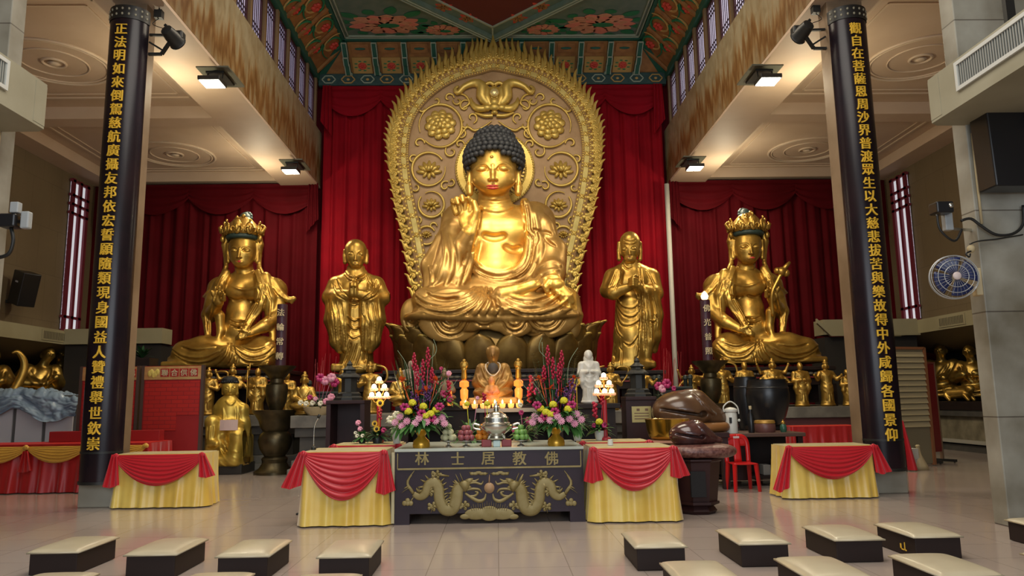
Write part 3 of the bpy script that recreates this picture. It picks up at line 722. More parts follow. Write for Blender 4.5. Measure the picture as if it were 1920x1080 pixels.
# hand resting on the knee
g = 17.12
b.ell(P(1043, 534, g), (.21, .20, .17), .05)
b.chain([P(1030, 529, g-.06), P(1023, 538, g-.12), P(1026, 546, g-.12)], [.09, .08, .06], .03)
for (x0, x1, x2, y2) in ((1042, 1050, 1055, 562), (1048, 1057, 1062, 571), (1053, 1064, 1068, 573), (1056, 1069, 1074, 566)):
    b.chain([P(x0, 541, g-.05), P(x1, 554, g-.12), P(x2, y2, g-.08)], [.088, .076, .056], .02)
# foot lying on the lap
b.chain([P(940, 552, 17.0), P(968, 545, 16.98), P(1000, 534, 17.05), P(1012, 531, 17.15)], [.2, .15, .13, .1], .08)
# apron of cloth falling over the lotus
for (cx, w_, yb) in ((772, 18, 624), (800, 24, 612), (845, 52, 641), (880, 34, 620), (908, 30, 616), (940, 34, 620), (965, 34, 630), (1000, 36, 622), (1022, 52, 632), (1062, 26, 612), (1074, 15, 634)):
    yf = 16.95+.5*((cx-928)/150)**2
    b.ell(P(cx, 592, yf), (w_*U*1.15, .13, (yb-592)*U), .04)
b.ell(P(928, 592, 17.35), (2.05, .62, .12), .06)
# robe: neckline, shawl edges, lap and sleeve folds, all drawn as they hang
b.folds([[(899, 385), (893, 420), (884, 460), (884, 482), (900, 503), (933, 514), (968, 505), (986, 482), (991, 440), (988, 400), (983, 376)],
         [(888, 470), (886, 494), (905, 516), (935, 524), (970, 517), (992, 494), (998, 450), (996, 405), (991, 380)]], .062, .045, groove=5)
b.folds([[(884, 500), (900, 522), (935, 532), (975, 526), (998, 506), (1006, 470)], [(1003, 400), (1010, 440), (1006, 490)], [(1012, 440), (1016, 470), (1008, 510)],
         [(828, 430), (836, 470), (826, 520), (812, 536)], [(842, 440), (850, 475), (846, 510), (835, 534)], [(856, 450), (862, 490), (852, 530)],
         [(884, 455), (874, 490), (858, 520)], [(890, 465), (880, 505), (868, 532)], [(868, 500), (858, 535)],
         [(1000, 520), (1012, 500), (1040, 490), (1050, 498)], [(1002, 530), (1020, 512), (1046, 506)], [(1008, 536), (1026, 520), (1048, 520)],
         [(806, 500), (812, 520), (806, 538)]], .05, .05)
b.folds([[(782, 552), (800, 566), (840, 572), (880, 556), (895, 541)], [(782, 566), (810, 580), (850, 582), (885, 564), (898, 541)], [(790, 580), (830, 591), (868, 588), (900, 560), (903, 540)],
         [(800, 546), (830, 557), (865, 552), (890, 540)], [(912, 540), (908, 565), (890, 590)], [(920, 542), (920, 570), (905, 592)], [(930, 560), (934, 580), (925, 593)],
         [(950, 562), (985, 574), (1025, 568), (1050, 548)], [(952, 572), (990, 586), (1035, 580), (1064, 560)], [(962, 586), (1000, 594), (1045, 590), (1074, 574)], [(958, 554), (990, 562), (1020, 556), (1042, 545)]], .062, .035, groove=5.5)
for (cx, w_, yb) in ((772, 14, 620), (845, 40, 636), (965, 26, 626), (1022, 42, 628), (908, 22, 612)):
    for q in (.5, .78): b.folds([[(cx-w_*q*1.05, 595), (cx-w_*q*.6, 592+(yb-592)*q*.8), (cx, 592+(yb-592)*q), (cx+w_*q*.6, 592+(yb-592)*q*.8), (cx+w_*q*1.05, 595)]], .045, .035, groove=4)
b.folds([[(762, 596), (775, 591), (830, 594), (930, 596), (1030, 593), (1082, 590)]], .07, .06)
b.folds([[(1000, 428), (1012, 434), (1028, 436), (1034, 440)], [(1018, 442), (1030, 455), (1042, 462)], [(1002, 430), (1008, 446), (1004, 460)]], .035, .02, 'cut')
for k in (378, 386, 393): b.fold([(898, k-6), (912, k), (930, k+3), (948, k), (962, k-6)], .04, .05)
b.folds([[(948, 462), (962, 470), (975, 466)], [(908, 441), (925, 446), (945, 442)]], .012, .12, 'cut')
# head, modelled finer
hd = Clay((-1.0, 17.4, 6.1), (1.0, 19.4, 8.35), .0125)
cx, cz = W(926, 326, 17.75)
hd.ell(P(926, 300, 18.38), (.66, .68, .62), .05); hd.ell(P(926, 328, 18.22), (.565, .55, .54), .15); hd.ell(P(925, 352, 17.98), (.30, .27, .19), .2)
for q in (905, 947): hd.ell(P(q, 336, 17.92), (.26, .22, .24), .15)
hd.cap(P(926, 352, 18.40), P(926, 388, 18.45), .37, .44, .06)
face_feats(hd, W(924, 320, 17.65), .58, .90, 17.6)
for sx, x in ((-1, 880.5), (1, 972)):
    hd.chain([P(x, 312, 18.3), P(x-sx*1, 335, 18.25), P(x+sx*.0, 352, 18.15), P(x-sx*.5, 362, 18.1)], [.085, .075, .10, .085], .05)
    hd.chain([P(x, 318, 18.17), P(x, 345, 18.1)], [.03, .04], .03, 'cut')
lc = hd.hit([(922, 294)])[0]; hd.ell(lc, .035, .01)
bud = thing('seated_buddha', 'huge central golden buddha with black curled hair seated on a lotus', 'statue', at(928, 592, 18.4))
bud.location.z = at(928, 592, 18.0).z
org = tuple(bud.location)
bo = clay_mesh('body', [b, hd], [GOLD, mat('robe_gold', (.47, .285, .085), .40, .66, (.34, .19, .05), 2.2, .12, 9)], bud, org)
def inside(px, py, poly):
    c = np.zeros(len(px), bool); n = len(poly)
    for i in range(n):
        (xa, ya), (xb, yb_) = poly[i], poly[(i+1) % n]
        k = ((ya > py) != (yb_ > py)) & (px < (xb-xa)*(py-ya)/(yb_-ya+1e-9)+xa); c ^= k
    return c
npol = len(bo.data.polygons); cc_ = np.empty(npol*3); bo.data.polygons.foreach_get('center', cc_); cc_ = cc_.reshape(-1, 3)+np.array(org)-np.array(EYE)
dz_ = cc_ @ np.array(CF); fx = 960+FPX*(cc_ @ np.array(CR))/dz_; fy = 540-FPX*(cc_ @ np.array(CU))/dz_
skin = inside(fx, fy, [(899, 383), (893, 420), (885, 460), (885, 482), (901, 502), (933, 513), (967, 504), (985, 482), (990, 440), (987, 400), (980, 376), (985, 340), (985, 260), (870, 260), (870, 340), (890, 372)]) & (cc_[:, 1] < 18.6)
skin |= inside(fx, fy, [(845, 364), (900, 364), (902, 430), (880, 442), (866, 432), (846, 395)]) & (cc_[:, 1] < 17.75) | inside(fx, fy, [(1018, 522), (1040, 508), (1080, 545), (1082, 582), (1050, 572), (1022, 552)]) & (cc_[:, 1] < 17.6) | inside(fx, fy, [(938, 556), (942, 540), (1010, 524), (1016, 536), (975, 560)]) & (cc_[:, 1] < 17.3)
skin |= (cc_[:, 2]+1.42 > at(926, 382, 18.3).z) & (np.abs(fx-926) < 62)
bo.data.polygons.foreach_set('material_index', np.where(skin, 0, 1).astype(np.int32))
# lips
m = MB()
def lipline(y, pts): return [p for p in hd.hit([(x, y+dy) for x, dy in pts]) if p is not None]
up_ = lipline(348.6, [(910, .9), (913, .2), (917, -.6), (921, -1.1), (924, -.5), (927, -1.1), (931, -.6), (935, .2), (938, .9)])
lo_ = lipline(351.6, [(911, -1.2), (914, .1), (918, .8), (921, 1.1), (924, 1.2), (927, 1.1), (930, .8), (934, .1), (937, -1.2)])
if len(up_) > 4: m.tube([Vector(p)+Vector((0, .012, 0)) for p in up_], [.006, .022, .03, .027, .03, .022, .006], 8)
if len(lo_) > 4: m.tube([Vector(p)+Vector((0, .012, 0)) for p in lo_], [.006, .025, .036, .038, .036, .025, .006], 8)
o = m.build('lips', LIP, bud, True); o.data.transform(Matrix.Translation(-bud.location)); tag(o, 'painted red lips')
# hair of snail curls
m = MB(); hc = Vector(at(926, 300, 18.38)); ex = Vector((.74, .76, .66))
def hair_ok(v):
    px = 960+FPX*(v-EYE).dot(CR)/(v-EYE).dot(CF); py = 540-FPX*(v-EYE).dot(CU)/(v-EYE).dot(CF)
    if v.y > hc.y+.05: return py < 322
    return py < 284+abs((px-926)/50)**2.6*34
for i in range(12):
    ph = -.62+i*.185; n = max(6, int(2*PI*math.cos(ph)*.74/.138))
    for j in range(n):
        a = 2*PI*(j+.5*(i % 2))/n
        v = hc+Vector((ex.x*math.cos(ph)*math.cos(a), ex.y*math.cos(ph)*math.sin(a), ex.z*math.sin(ph)))
        if hair_ok(v): m.ball(v, (.083, .083, .076), 9, 6)
uc = Vector(at(927, 265, 18.4))
for i in range(5):
    ph = .0+i*.33; n = max(1, int(2*PI*math.cos(ph)*.50/.138))
    for j in range(n):
        a = 2*PI*(j+.5*(i % 2))/n; v = uc+Vector((.50*math.cos(ph)*math.cos(a), .5*math.cos(ph)*math.sin(a), .33*math.sin(ph))); m.ball(v, (.081, .081, .074), 9, 6)
for q in (-1, 1):        # sideburn curls before the ears
    for i in range(3): m.ball(at(926+q*(50-i*.8), 300+i*8, 18.15), (.06, .07, .06), 8, 5)
m.ball(hc+Vector((0, .16, .10)), (.69, .62, .56), 20, 12); m.ball(uc, (.46, .46, .34), 16, 8)
# the bare face stays free of the inner cap: it ends at the hairline
o = m.build('hair', HAIR, bud, True); o.data.transform(Matrix.Translation(-bud.location)); tag(o, 'black snail-curl hair')
# ------------------------------------------------------------------ lotus throne
LC = Vector(at(929, 600, 18.4)); lz0 = at(929, 692, 17.0).z; lz1 = at(929, 598, 17.0).z
lot = thing('lotus_throne', 'dark bronze lotus throne of broad petals under the great buddha', 'pedestal', (LC.x, LC.y, lz0))
RX, RY = 2.28, 1.22
m = MB(); m.lathe([(1.0, 0), (1.02, .3), (1.04, lz1-lz0-.12), (1.0, lz1-lz0-.05)], (0, 0, 0), 48, RX*.93, RY*.93); m.build('core', LOTUSM, lot, 40)
def lotus_petal(a, w, z0, z1, out, tip, rim=False):
    m = MB(); c, n = math.cos(a), math.sin(a); base = Vector((RX*c, RY*n, 0)); nr = Vector((c/RX, n/RY, 0)).normalized(); tg = Vector((-nr.y, nr.x, 0))
    def fn(u, v):
        s_ = (u-.5)*2; ww = w*(.9+.12*math.sin(PI*min(v*1.2, 1)))*(1 if v < .7 else math.sqrt(max(0, 1-((v-.7)/.3)**2))*.85+.15)
        o_ = out*math.sin(v*PI*.62)+tip*max(0, v-.72)**2*10
        return base+tg*(s_*ww)+nr*(o_*(1-.5*s_*s_)+.03)+Vector((0, 0, z0+(z1-z0)*v-.03*s_*s_))
    m.sheet(fn, 8, 12); o = m.build('petal', LOTUSM, lot, True, fix=False)
    md = o.modifiers.new('t', 'SOLIDIFY'); md.thickness = .05; md.offset = 0
    if rim: MB().tube([fn(u, .985 if .15 < u < .85 else .93) for u in np.linspace(0, 1, 13)], [.012, .03, .03, .012], 6).build('petal_rim', GOLDP, o, True)
for k in range(20):
    a = 2*PI*k/20-PI/2+PI/20; lotus_petal(a, .37, .0, .92-.12*max(0, -math.sin(a)), .2, .06+.1*abs(math.cos(a))**3, abs(math.cos(a)) > .7)
for k in range(20):
    a = 2*PI*k/20-PI/2; f_ = max(0, -math.sin(a))
    if f_ < .8: lotus_petal(a, .36, .42, lz1-lz0+.08-.3*f_, .3-.1*f_, .24-.15*f_, abs(math.cos(a)) > .7)
# ------------------------------------------------------------------ mandorla
YH = 19.9
def HP(px, py, dy=0): p = at(px, py, YH); return Vector((p.x, YH+dy, p.z))
man = thing('mandorla', 'huge carved golden flame-edged halo panel standing behind the great buddha', 'halo', (at(930, 600, YH).x, YH, lz0+.5))
MO = man.location.copy()
# outline of the plain panel edge (half), photographed left side: (px, py)
HALF = [(797, 600), (786, 520), (772, 440), (757, 370), (749, 310), (749, 270), (757, 228), (778, 190), (812, 158), (852, 136), (895, 124), (925, 117)]
def outline(off=0.0, n=90):
    L = [HP(*p) for p in HALF]; R = [Vector((2*at(927, p[1], YH).x-HP(*p).x+.06*(p[1] < 500), YH, HP(*p).z)) for p in HALF[::-1]]
    q = spline(L+R[1:], n); q = [Vector(p) for p in q]
    if off:
        o = []
        for i, p in enumerate(q):
            t = q[min(i+1, n-1)]-q[max(i-1, 0)]; nrm = Vector((-t.z, 0, t.x)).normalized(); o.append(p+nrm*off)
        q = o
    return q
def shift(o): o.data.transform(Matrix.Translation(-MO)); return o
m = MB(); q = outline(0, 90); m.prism([(p.x, p.z) for p in q], .1, 'y', YH); shift(m.build('back_panel', GOLDB, man))
# border band with beading
m = MB()
qo, qi = outline(.02, 120), outline(-.26, 120)
vs = []; 
for i in range(120): vs += [qo[i]+Vector((0, -.0, 0)), qo[i]+Vector((0, -.09, 0)), qi[i]+Vector((0, -.09, 0)), qi[i]]
m.add(vs, [(4*i+k, 4*i+k+1, 4*i+k+5, 4*i+k+4) for i in range(119) for k in range(3)]); shift(m.build('border_band', mat('band_pale_gold', (.66, .53, .17), .42, .35, (.52, .40, .11), 4, .2, 30), man, 30))
m = MB()
for off in (.02, -.03, -.24):
    q = outline(off, 120); m.tube([p+Vector((0, -.085, 0)) for p in q], .045, 4, False)
shift(m.build('bead_groove', GOLDB, man))
m = MB(); qo, qi = outline(.24, 120), outline(.0, 120); vs = []
for i in range(120): vs += [qo[i]+Vector((0, .06, 0)), qo[i]+Vector((0, -.0, 0)), qi[i]+Vector((0, -.0, 0)), qi[i]+Vector((0, .06, 0))]
m.add(vs, [(4*i+k, 4*i+(k+1) % 4, 4*i+4+(k+1) % 4, 4*i+4+k) for i in range(119) for k in range(4)]); shift(m.build('flame_ground', mat('flame_ground', (.30, .17, .05), .5, .4), man))
for off in (-.03, -.24):
    m = MB(); q = outline(off, 760); m.tube([p+Vector((0, -.1, 0)) for p in q], [(.012, .030, .036, .030)[i % 4] for i in range(760)], 6)
    shift(m.build('beading', GOLDP, man, True))
for i, p in enumerate(outline(-.13, 46)):
    m = MB(); m.ball(p+Vector((0, -.09, 0)), (.06, .03, .06), 7, 4)
    for k in range(4): m.ball(p+Vector((.05*math.cos(k*PI/2+.6), -.09, .05*math.sin(k*PI/2+.6))), (.035, .025, .035), 6, 4)
    shift(m.build('band_flower', GOLDP, man, True))
# flames round the edge
random.seed(11)
N = 84; q = outline(.02, N)
for i in range(1, N-1):
    t = (q[i+1]-q[i-1]).normalized(); nrm = Vector((-t.z, 0, t.x)); up = Vector((0, 0, 1))
    m = MB(); s = 1 if q[i].x < MO.x else -1; p = q[i]; rise = t*s if abs(t.z) > .2 else up*0+t*s
    k = max(0, 1-abs(p.x-MO.x)/1.2); L_ = .36+.13*k+.05*random.random()
    lean = (up*(.95-.3*k)+t*s*.25)
    pts = [p-nrm*.04, p+nrm*L_*.3+lean*.02+t*s*.03, p+nrm*L_*.55+lean*L_*.32-t*s*.02, p+nrm*L_*.74+lean*L_*.68, p+nrm*L_*1.0+lean*L_*.86]
    m.tube([v+Vector((0, -.06, 0)) for v in spline(pts, 12)], [.075, .082, .07, .045, .012], 7)
    pts = [p+nrm*.03+t*s*.07, p+nrm*L_*.42+lean*.06+t*s*.06, p+nrm*L_*.5+lean*.22+t*s*.05]
    m.tube([v+Vector((0, -.1, 0)) for v in spline(pts, 8)], [.065, .055, .012], 6)
    sp = [p+nrm*.13-t*s*.04+(nrm*math.cos(a)+t*math.sin(a)*s)*(.075*(1-a/9)) for a in np.linspace(0, 5.6, 13)]
    m.tube([v+Vector((0, -.12, 0)) for v in sp], [.03, .032, .03], 5); m.ball(p+nrm*.13-t*s*.04+Vector((0, -.12, 0)), .045, 6, 4)
    shift(m.build('flame', GOLD2 if False else GOLDP, man, True))
# ring behind the head with rays
rc = HP(928, 318); R0 = (1003-852)/2*YH/FPX
m = MB()
def ring(m, r0, r1, y0, y1, n=64):
    vs = []
    for j in range(n):
        a = 2*PI*j/n; d = Vector((math.cos(a), 0, math.sin(a)))
        vs += [rc+d*r0+Vector((0, y0, 0)), rc+d*r0+Vector((0, y1, 0)), rc+d*r1+Vector((0, y1, 0)), rc+d*r1+Vector((0, y0, 0))]
    m.add(vs, [(4*j+k, 4*j+(k+1) % 4, 4*((j+1) % n)+(k+1) % 4, 4*((j+1) % n)+k) for j in range(n) for k in range(4)])
ring(m, R0*.78, R0, -.0, -.09); shift(m.build('head_ring', GOLDP, man, 30))
for r in (R0*.995, R0*.79):
    m = MB(); m.tube([rc+Vector((math.cos(2*PI*j/360)*r, -.1, math.sin(2*PI*j/360)*r)) for j in range(361)], [(.010, .027, .032, .027)[j % 4] for j in range(361)], 6)
    shift(m.build('beading', GOLDP, man, True))
m = MB()
for j in range(48):
    a = 2*PI*j/48; d = Vector((math.cos(a), 0, math.sin(a))); m.bar(rc+d*.5+Vector((0, -.02, 0)), rc+d*R0*.77+Vector((0, -.02, 0)), .045, .05)
shift(m.build('head_rays', GOLDP, man))
# carved flowers in their vine circles
def rosette(px, py, r, kind):
    c = HP(px, py); m = MB(); R = r*YH/FPX
    def pet(a, rr, L_, w_, y, t=.05):
        d = Vector((math.cos(a), 0, math.sin(a)))
        m.ball(c+d*R*rr+Vector((0, y, 0)), (R*L_, t, R*w_), 10, 6, Matrix.Rotation(-a, 3, 'Y'))
    if kind == 'peony':
        for ring_, (rr, n, L_, w_) in enumerate(((.72, 10, .30, .27), (.48, 8, .28, .24), (.24, 6, .22, .19))):
            for j in range(n): pet(2*PI*(j+.5*ring_)/n+.15, rr, L_, w_, -.05-.055*ring_, .07)
        m.ball(c+Vector((0, -.21, -R*.1)), (R*.17, .07, R*.26), 9, 6)
    else:
        for ring_, (n, L_, w_, spread) in enumerate(((7, .44, .17, 1.45), (5, .38, .18, .95), (3, .3, .17, .5))):
            for j in range(n):
                a = PI/2+(j-(n-1)/2)/((n-1)/2)*spread; d0 = Vector((0, 0, -R*.3)); c += d0; pet(a, .58-.1*ring_, L_, w_, -.04-.05*ring_, .06); c -= d0
        for j in range(5):
            a = -PI/2+(j-2)*.6; pet(a, .5, .32, .15, -.05)
        m.ball(c+Vector((0, -.18, -R*.05)), (R*.18, .07, R*.26), 8, 6)
    return shift(m.build('carved_flower', GOLDP, man, True))
def vine(pts, r=.045):
    m = MB(); m.tube([HP(x, y)+Vector((0, -.05, 0)) for x, y in spline([(a, b_) for a, b_ in pts], 10*len(pts))], [r*.6, r, r*.9, r*.3], 6); return shift(m.build('carved_vine', GOLDP, man, True))
def curl(px, py, r, a0, turns, flip=1):
    return vine([(px+flip*r*(1-t*.75)*math.cos(a0+turns*2*PI*t), py-r*(1-t*.75)*math.sin(a0+turns*2*PI*t)) for t in np.linspace(0, 1, 9)], .035)
for q in (-1, 1):
    X = lambda x: 927+q*(927-x)*-1 if q < 0 else 927+(927-x)
    xs = (lambda x: x) if q < 0 else (lambda x: 2*928-x)
    rosette(xs(826), 235, 31, 'peony'); rosette(xs(805), 318, 25, 'lotus'); rosette(xs(809), 384, 18, 'lotus'); rosette(xs(800), 440, 11, 'lotus')
    for (cx_, cy_, r, a0) in ((826, 237, 40, 3.9), (804, 318, 31, .6), (809, 384, 24, 2.5), (800, 442, 17, .5)):
        vine([(xs(cx_+r*math.cos(a0+2*PI*.93*t)), cy_-r*math.sin(a0+2*PI*.93*t)) for t in np.linspace(0, 1, 20)], .045)
    for (cx_, cy_, r, a0, tn) in ((786, 270, 11, 0, .8), (775, 300, 9, 1, .8), (846, 285, 12, 2.5, .9), (862, 272, 9, 0, .8), (835, 350, 10, 1, .9), (846, 342, 9, 4, .8), (780, 352, 9, 3, .9), (770, 385, 8, 1, .8), (836, 405, 9, 2, .8), (784, 412, 9, 4, .8),
                              (872, 200, 12, 1, .9), (858, 190, 9, 3, .8), (885, 222, 11, 5, .9), (842, 185, 10, 0, .8), (873, 235, 9, 2, .8), (818, 190, 8, 4, .8), (866, 250, 10, 4, .9), (793, 205, 9, 2, .8), (812, 425, 8, 0, .8), (782, 470, 9, 1, .9), (790, 490, 7, 3, .8), (795, 172, 7, 1, .8)):
        curl(xs(cx_), cy_, r, a0, tn, q*-1)
    vine([(xs(864), 255), (xs(876), 240), (xs(890), 246), (xs(905), 240), (xs(922), 228)], .04); vine([(xs(866), 205), (xs(880), 195), (xs(872), 180), (xs(855), 178)], .04)
    vine([(xs(778), 455), (xs(788), 430), (xs(782), 420)], .035)
# lotus bud crest at the top
m = MB(); c = HP(927, 184)
for s_ in (-1, 1):
    for pts, r in (([(.12, -.25), (.34, -.02), (.34, .3), (.55, .42), (.85, .30), (1.02, .12), (1.1, .24), (1.0, .33)], [.10, .17, .17, .12, .09, .08, .06, .03]), ([(.08, -.3), (.2, -.05), (.2, .2), (.3, .38)], [.12, .15, .12, .03]),
                   ([(.15, -.32), (.45, -.34), (.62, -.2), (.66, -.02)], [.1, .12, .08, .02]), ([(.05, -.55), (.3, -.55), (.55, -.46)], [.06, .06, .02]), ([(.0, .35), (.12, .42), (.25, .36), (.2, .28)], [.07, .07, .05, .02])):
        m.tube([c+Vector((s_*a, -.08, b_)) for a, b_ in spline(pts, 20)], r, 8)
for (dx, dz, rx, rz, yy) in ((0, -.32, .16, .12, -.16), (-.2, -.33, .14, .1, -.13), (.2, -.33, .14, .1, -.13), (0, -.18, .14, .12, -.18), (0, -.47, .1, .06, -.1), (0, .06, .2, .26, -.1)):
    m.ball(c+Vector((dx, yy, dz)), (rx, .09, rz), 12, 8)
shift(m.build('crest_flower', GOLDP, man, True))
o = MB().ball(c+Vector((0, -.27, .05)), (.13, .08, .12), 14, 8).build('crest_jewel', mat('bright_gold', (.95, .78, .35), .25, .5), man, True); shift(o)
# ------------------------------------------------------------------ crowned bodhisattvas (the right one is the left one's mirror image) and the two monks
def bodhisattva(nm, mir, label):
    Y0 = 18.0; S = -1 if mir else 1
    def f(px, py): return (1857-px, py-7) if mir else (px, py)
    def Q(px, py, Y=Y0): return P(*f(px, py), Y)
    a, z = Q(300, 700), Q(565, 395)
    b = Clay((min(a[0], z[0]), 16.55, a[2]-.02), (max(a[0], z[0]), 18.9, z[2]), .019)
    F = lambda L: [f(*p) for p in L]
    # torso
    b.ell(Q(462, 540), (.52, .36, .42), .08); b.ell(Q(452, 590), (.36, .30, .5), .15); b.ell(Q(448, 625), (.5, .4, .4), .15)
    for x, y in ((440, 545), (478, 547)): b.ell(Q(x, y, 17.74), (.24, .14, .2), .1)
    b.cap(Q(462, 530), Q(456, 490), .24, .2, .08)
    b.cap(Q(452, 522), Q(416, 535), .16, .20, .12); b.cap(Q(468, 522), Q(514, 538), .16, .21, .12); b.ell(Q(412, 537), (.23, .22, .22), .1); b.ell(Q(517, 540), (.24, .23, .22), .1)
    # legs
    b.chain([Q(440, 655, 17.9), Q(380, 655, 17.5), Q(345, 660, 17.35)], [.32, .3, .26], .1); b.chain([Q(450, 655, 17.9), Q(490, 655, 17.5), Q(502, 660, 17.4)], [.32, .3, .26], .1)
    b.chain([Q(348, 664, 17.3), Q(430, 668, 17.15), Q(495, 664, 17.3)], [.25, .24, .25], .1)
    b.ell(Q(418, 672, 17.5), (1.27, .5, .22), .12); b.box(Q(418, 684, 17.55), (1.22, .55, .07), .05, .12)
    # raised arm and hand
    b.chain([Q(406, 540), Q(393, 592, 17.85)], [.21, .18], .06); b.chain([Q(394, 590, 17.8), Q(403, 578, 17.5), Q(411, 568, 17.3)], [.17, .14, .1], .04)
    b.ell(Q(409, 562, 17.24), (.13, .08, .15), .03)
    for (x1, y1, x2, y2, t) in ((400, 552, 397, 546, .0), (405, 549, 404, 539, 0), (411, 549, 412, 538, -.02), (417, 552, 417, 545, -.08), (420, 562, 421, 552, -.06)):
        b.chain([Q((x1+409)/2, (y1+560)/2, 17.24), Q(x1, y1, 17.2+t), Q(x2, y2, 17.16+t*1.6)], [.055, .048, .034], .015)
    # arm resting in the lap
    b.chain([Q(522, 545), Q(521, 592, 17.8)], [.22, .18], .06); b.chain([Q(520, 592, 17.78), Q(495, 612, 17.4), Q(470, 624, 17.2)], [.18, .15, .1], .05)
    b.ell(Q(461, 627, 17.14), (.18, .10, .08), .04)
    for k in range(4): b.chain([Q(462, 624+k*2, 17.1), Q(450, 628+k*2.2, 17.05), Q(443, 632+k*2, 17.07)], [.045, .04, .028], .012)
    b.chain([Q(466, 624, 17.08), Q(456, 619, 17.04), Q(448, 621, 17.04)], [.045, .038, .026], .012)
    # shawl, sleeves and trailing ribbons
    b.chain([Q(484, 512, 17.8), Q(490, 540, 17.66), Q(488, 570, 17.66), Q(472, 596, 17.66), Q(452, 632, 17.3)], [.10, .14, .14, .12, .08], .05)
    b.chain([Q(498, 520, 17.8), Q(505, 560, 17.7), Q(508, 600, 17.7), Q(512, 638, 17.5)], [.13, .16, .12, .06], .05)
    b.chain([Q(424, 512, 17.75), Q(412, 535, 17.65), Q(400, 560, 17.7), Q(388, 590, 17.75), Q(390, 640, 17.6)], [.10, .14, .16, .12, .05], .05)
    b.chain([Q(412, 592, 17.6), Q(414, 620, 17.6), Q(408, 640, 17.5)], [.12, .09, .05], .05)
    b.chain([Q(510, 528, 17.85), Q(526, 552, 17.8), Q(540, 562, 17.8), Q(551, 560, 17.8), Q(547, 568, 17.8)], [.12, .11, .07, .05, .03], .04)
    b.chain([Q(382, 556, 17.9), Q(392, 552, 17.8)], [.03, .1], .04)
    # drapery
    b.folds([F(L) for L in ([(322, 652), (345, 668), (385, 670), (420, 650)], [(326, 662), (355, 678), (395, 676), (424, 654)], [(340, 648), (370, 656), (410, 648)], [(428, 645), (424, 665), (405, 684)], [(434, 645), (434, 668), (424, 684)], [(440, 648), (444, 670), (440, 684)],
            [(512, 648), (495, 664), (465, 668), (440, 650)], [(516, 660), (490, 676), (460, 676), (442, 658)], [(450, 646), (475, 656), (500, 648)], [(505, 672), (480, 682), (455, 682)])], .032, .028, groove=2.8)
    b.folds([F(L) for L in ([(478, 510), (486, 540), (480, 570), (462, 600), (446, 636)], [(488, 520), (496, 550), (490, 580), (472, 606), (456, 634)], [(430, 512), (420, 535), (412, 560)], [(418, 515), (406, 540), (398, 570), (392, 600)], [(500, 530), (508, 560), (504, 600)],
            [(510, 535), (520, 550), (534, 560)], [(432, 598), (445, 604), (462, 600)], [(430, 606), (445, 612), (462, 608)], [(384, 590), (386, 620)], [(394, 600), (394, 630)])], .026, .022, groove=2.4)
    b.folds([F(L) for L in ([(430, 534), (445, 541), (460, 543), (478, 540), (490, 532)],)], .02, .03)
    for k in (505, 511): b.fold(F([(444, k-3), (452, k), (460, k+1), (470, k-3)]), .018, .02)
    b.folds([F(L) for L in ([(432, 560), (442, 564), (455, 561)], [(465, 563), (476, 567), (486, 562)])], .014, .04, 'cut')
    # head
    hx, hz = Q(455, 475)[0], Q(455, 475)[2]
    hd = Clay((hx-.62, 17.1, hz-.55), (hx+.62, 18.65, hz+.95), .0125)
    hd.ell(Q(456, 464, 17.92), (.335, .36, .38), .05); hd.ell(Q(455, 479, 17.8), (.305, .29, .30), .1); hd.ell(Q(454, 494, 17.70), (.17, .15, .12), .1)
    hd.cap(Q(455, 490, 17.9), Q(459, 515, 17.95), .2, .22, .05)
    c = Q(448, 472, 17.5); face_feats(hd, (c[0], c[2]), .32, .54, 17.5)
    for (x, q) in ((428, -1), (482, 1)): hd.chain([Q(x, 458, 17.9), Q(x+q, 475, 17.9), Q(x, 490, 17.85)], [.05, .05, .055], .03)
    for (x, q) in ((488, 1), (422, -1)):
        hd.chain([Q(x-q*3, 448, 17.95), Q(x, 460, 17.95), Q(x-q*1, 480, 17.95), Q(x-q*2, 500, 17.85), Q(x+q*4, 515, 17.75)], [.09, .08, .05, .05, .06], .03)
    t = thing('seated_bodhisattva', label, 'statue', Q(418, 689, 17.7)); org = tuple(t.location)
    clay_mesh('body', [b, hd], GOLD2, t, org)
    def part(m, name, mt, sm=True, lab=None):
        o = m.build(name, mt, t, sm); o.data.transform(Matrix.Translation(-t.location))
        if lab: tag(o, lab)
        return o
    lp = [p for p in hd.hit([f(x, 490) for x in np.linspace(440, 457, 9)]) if p is not None]
    if len(lp) > 2: part(MB().tube([Vector(p)+Vector((0, .012, 0)) for p in lp], [.005, .024, .032, .024, .005], 8), 'lips', LIP)
    # crown: band of hair, ring of leaf plaques, topknot
    c = Vector(Q(455, 447, 17.92)); m = MB()
    m.lathe([(.37, -.05), (.39, 0), (.37, .06)], c, 28, 1, 1.05); part(m, 'hair_band', mat('hair_green_'+nm, (.03, .055, .045), .5))
    m = MB(); m.lathe([(.345, .03), (.40, .06), (.43, .2), (.36, .24), (.3, .36), (.18, .5), (.05, .55)], c, 32, 1, 1, lambda a, z: 1+.03*math.sin(9*a))
    for k in range(9):
        a = 2*PI*k/9-PI/2; d = Vector((math.cos(a), math.sin(a), 0)); h_ = .36 if k == 0 else .3
        R_ = Matrix.Rotation(a+PI/2, 3, 'Z'); tg = Vector((-d.y, d.x, 0))
        m.ball(c+d*.42+Vector((0, 0, .06+h_*.42)), (.105, .045, h_*.52), 10, 7, R_); m.ball(c+d*.46+Vector((0, 0, .06+h_*.35)), (.05, .04, h_*.28), 8, 6, R_); m.ball(c+d*.44+Vector((0, 0, .08+h_*.95)), (.03, .03, .045), 7, 5)
        for q in (-1, 1): m.tube([c+d*.46+Vector((0, 0, .14))+tg*q*(.085+.05*math.cos(u))+Vector((0, 0, .06*math.sin(u))) for u in np.linspace(-1.2, 3.4, 10)], [.024, .024, .012], 6)
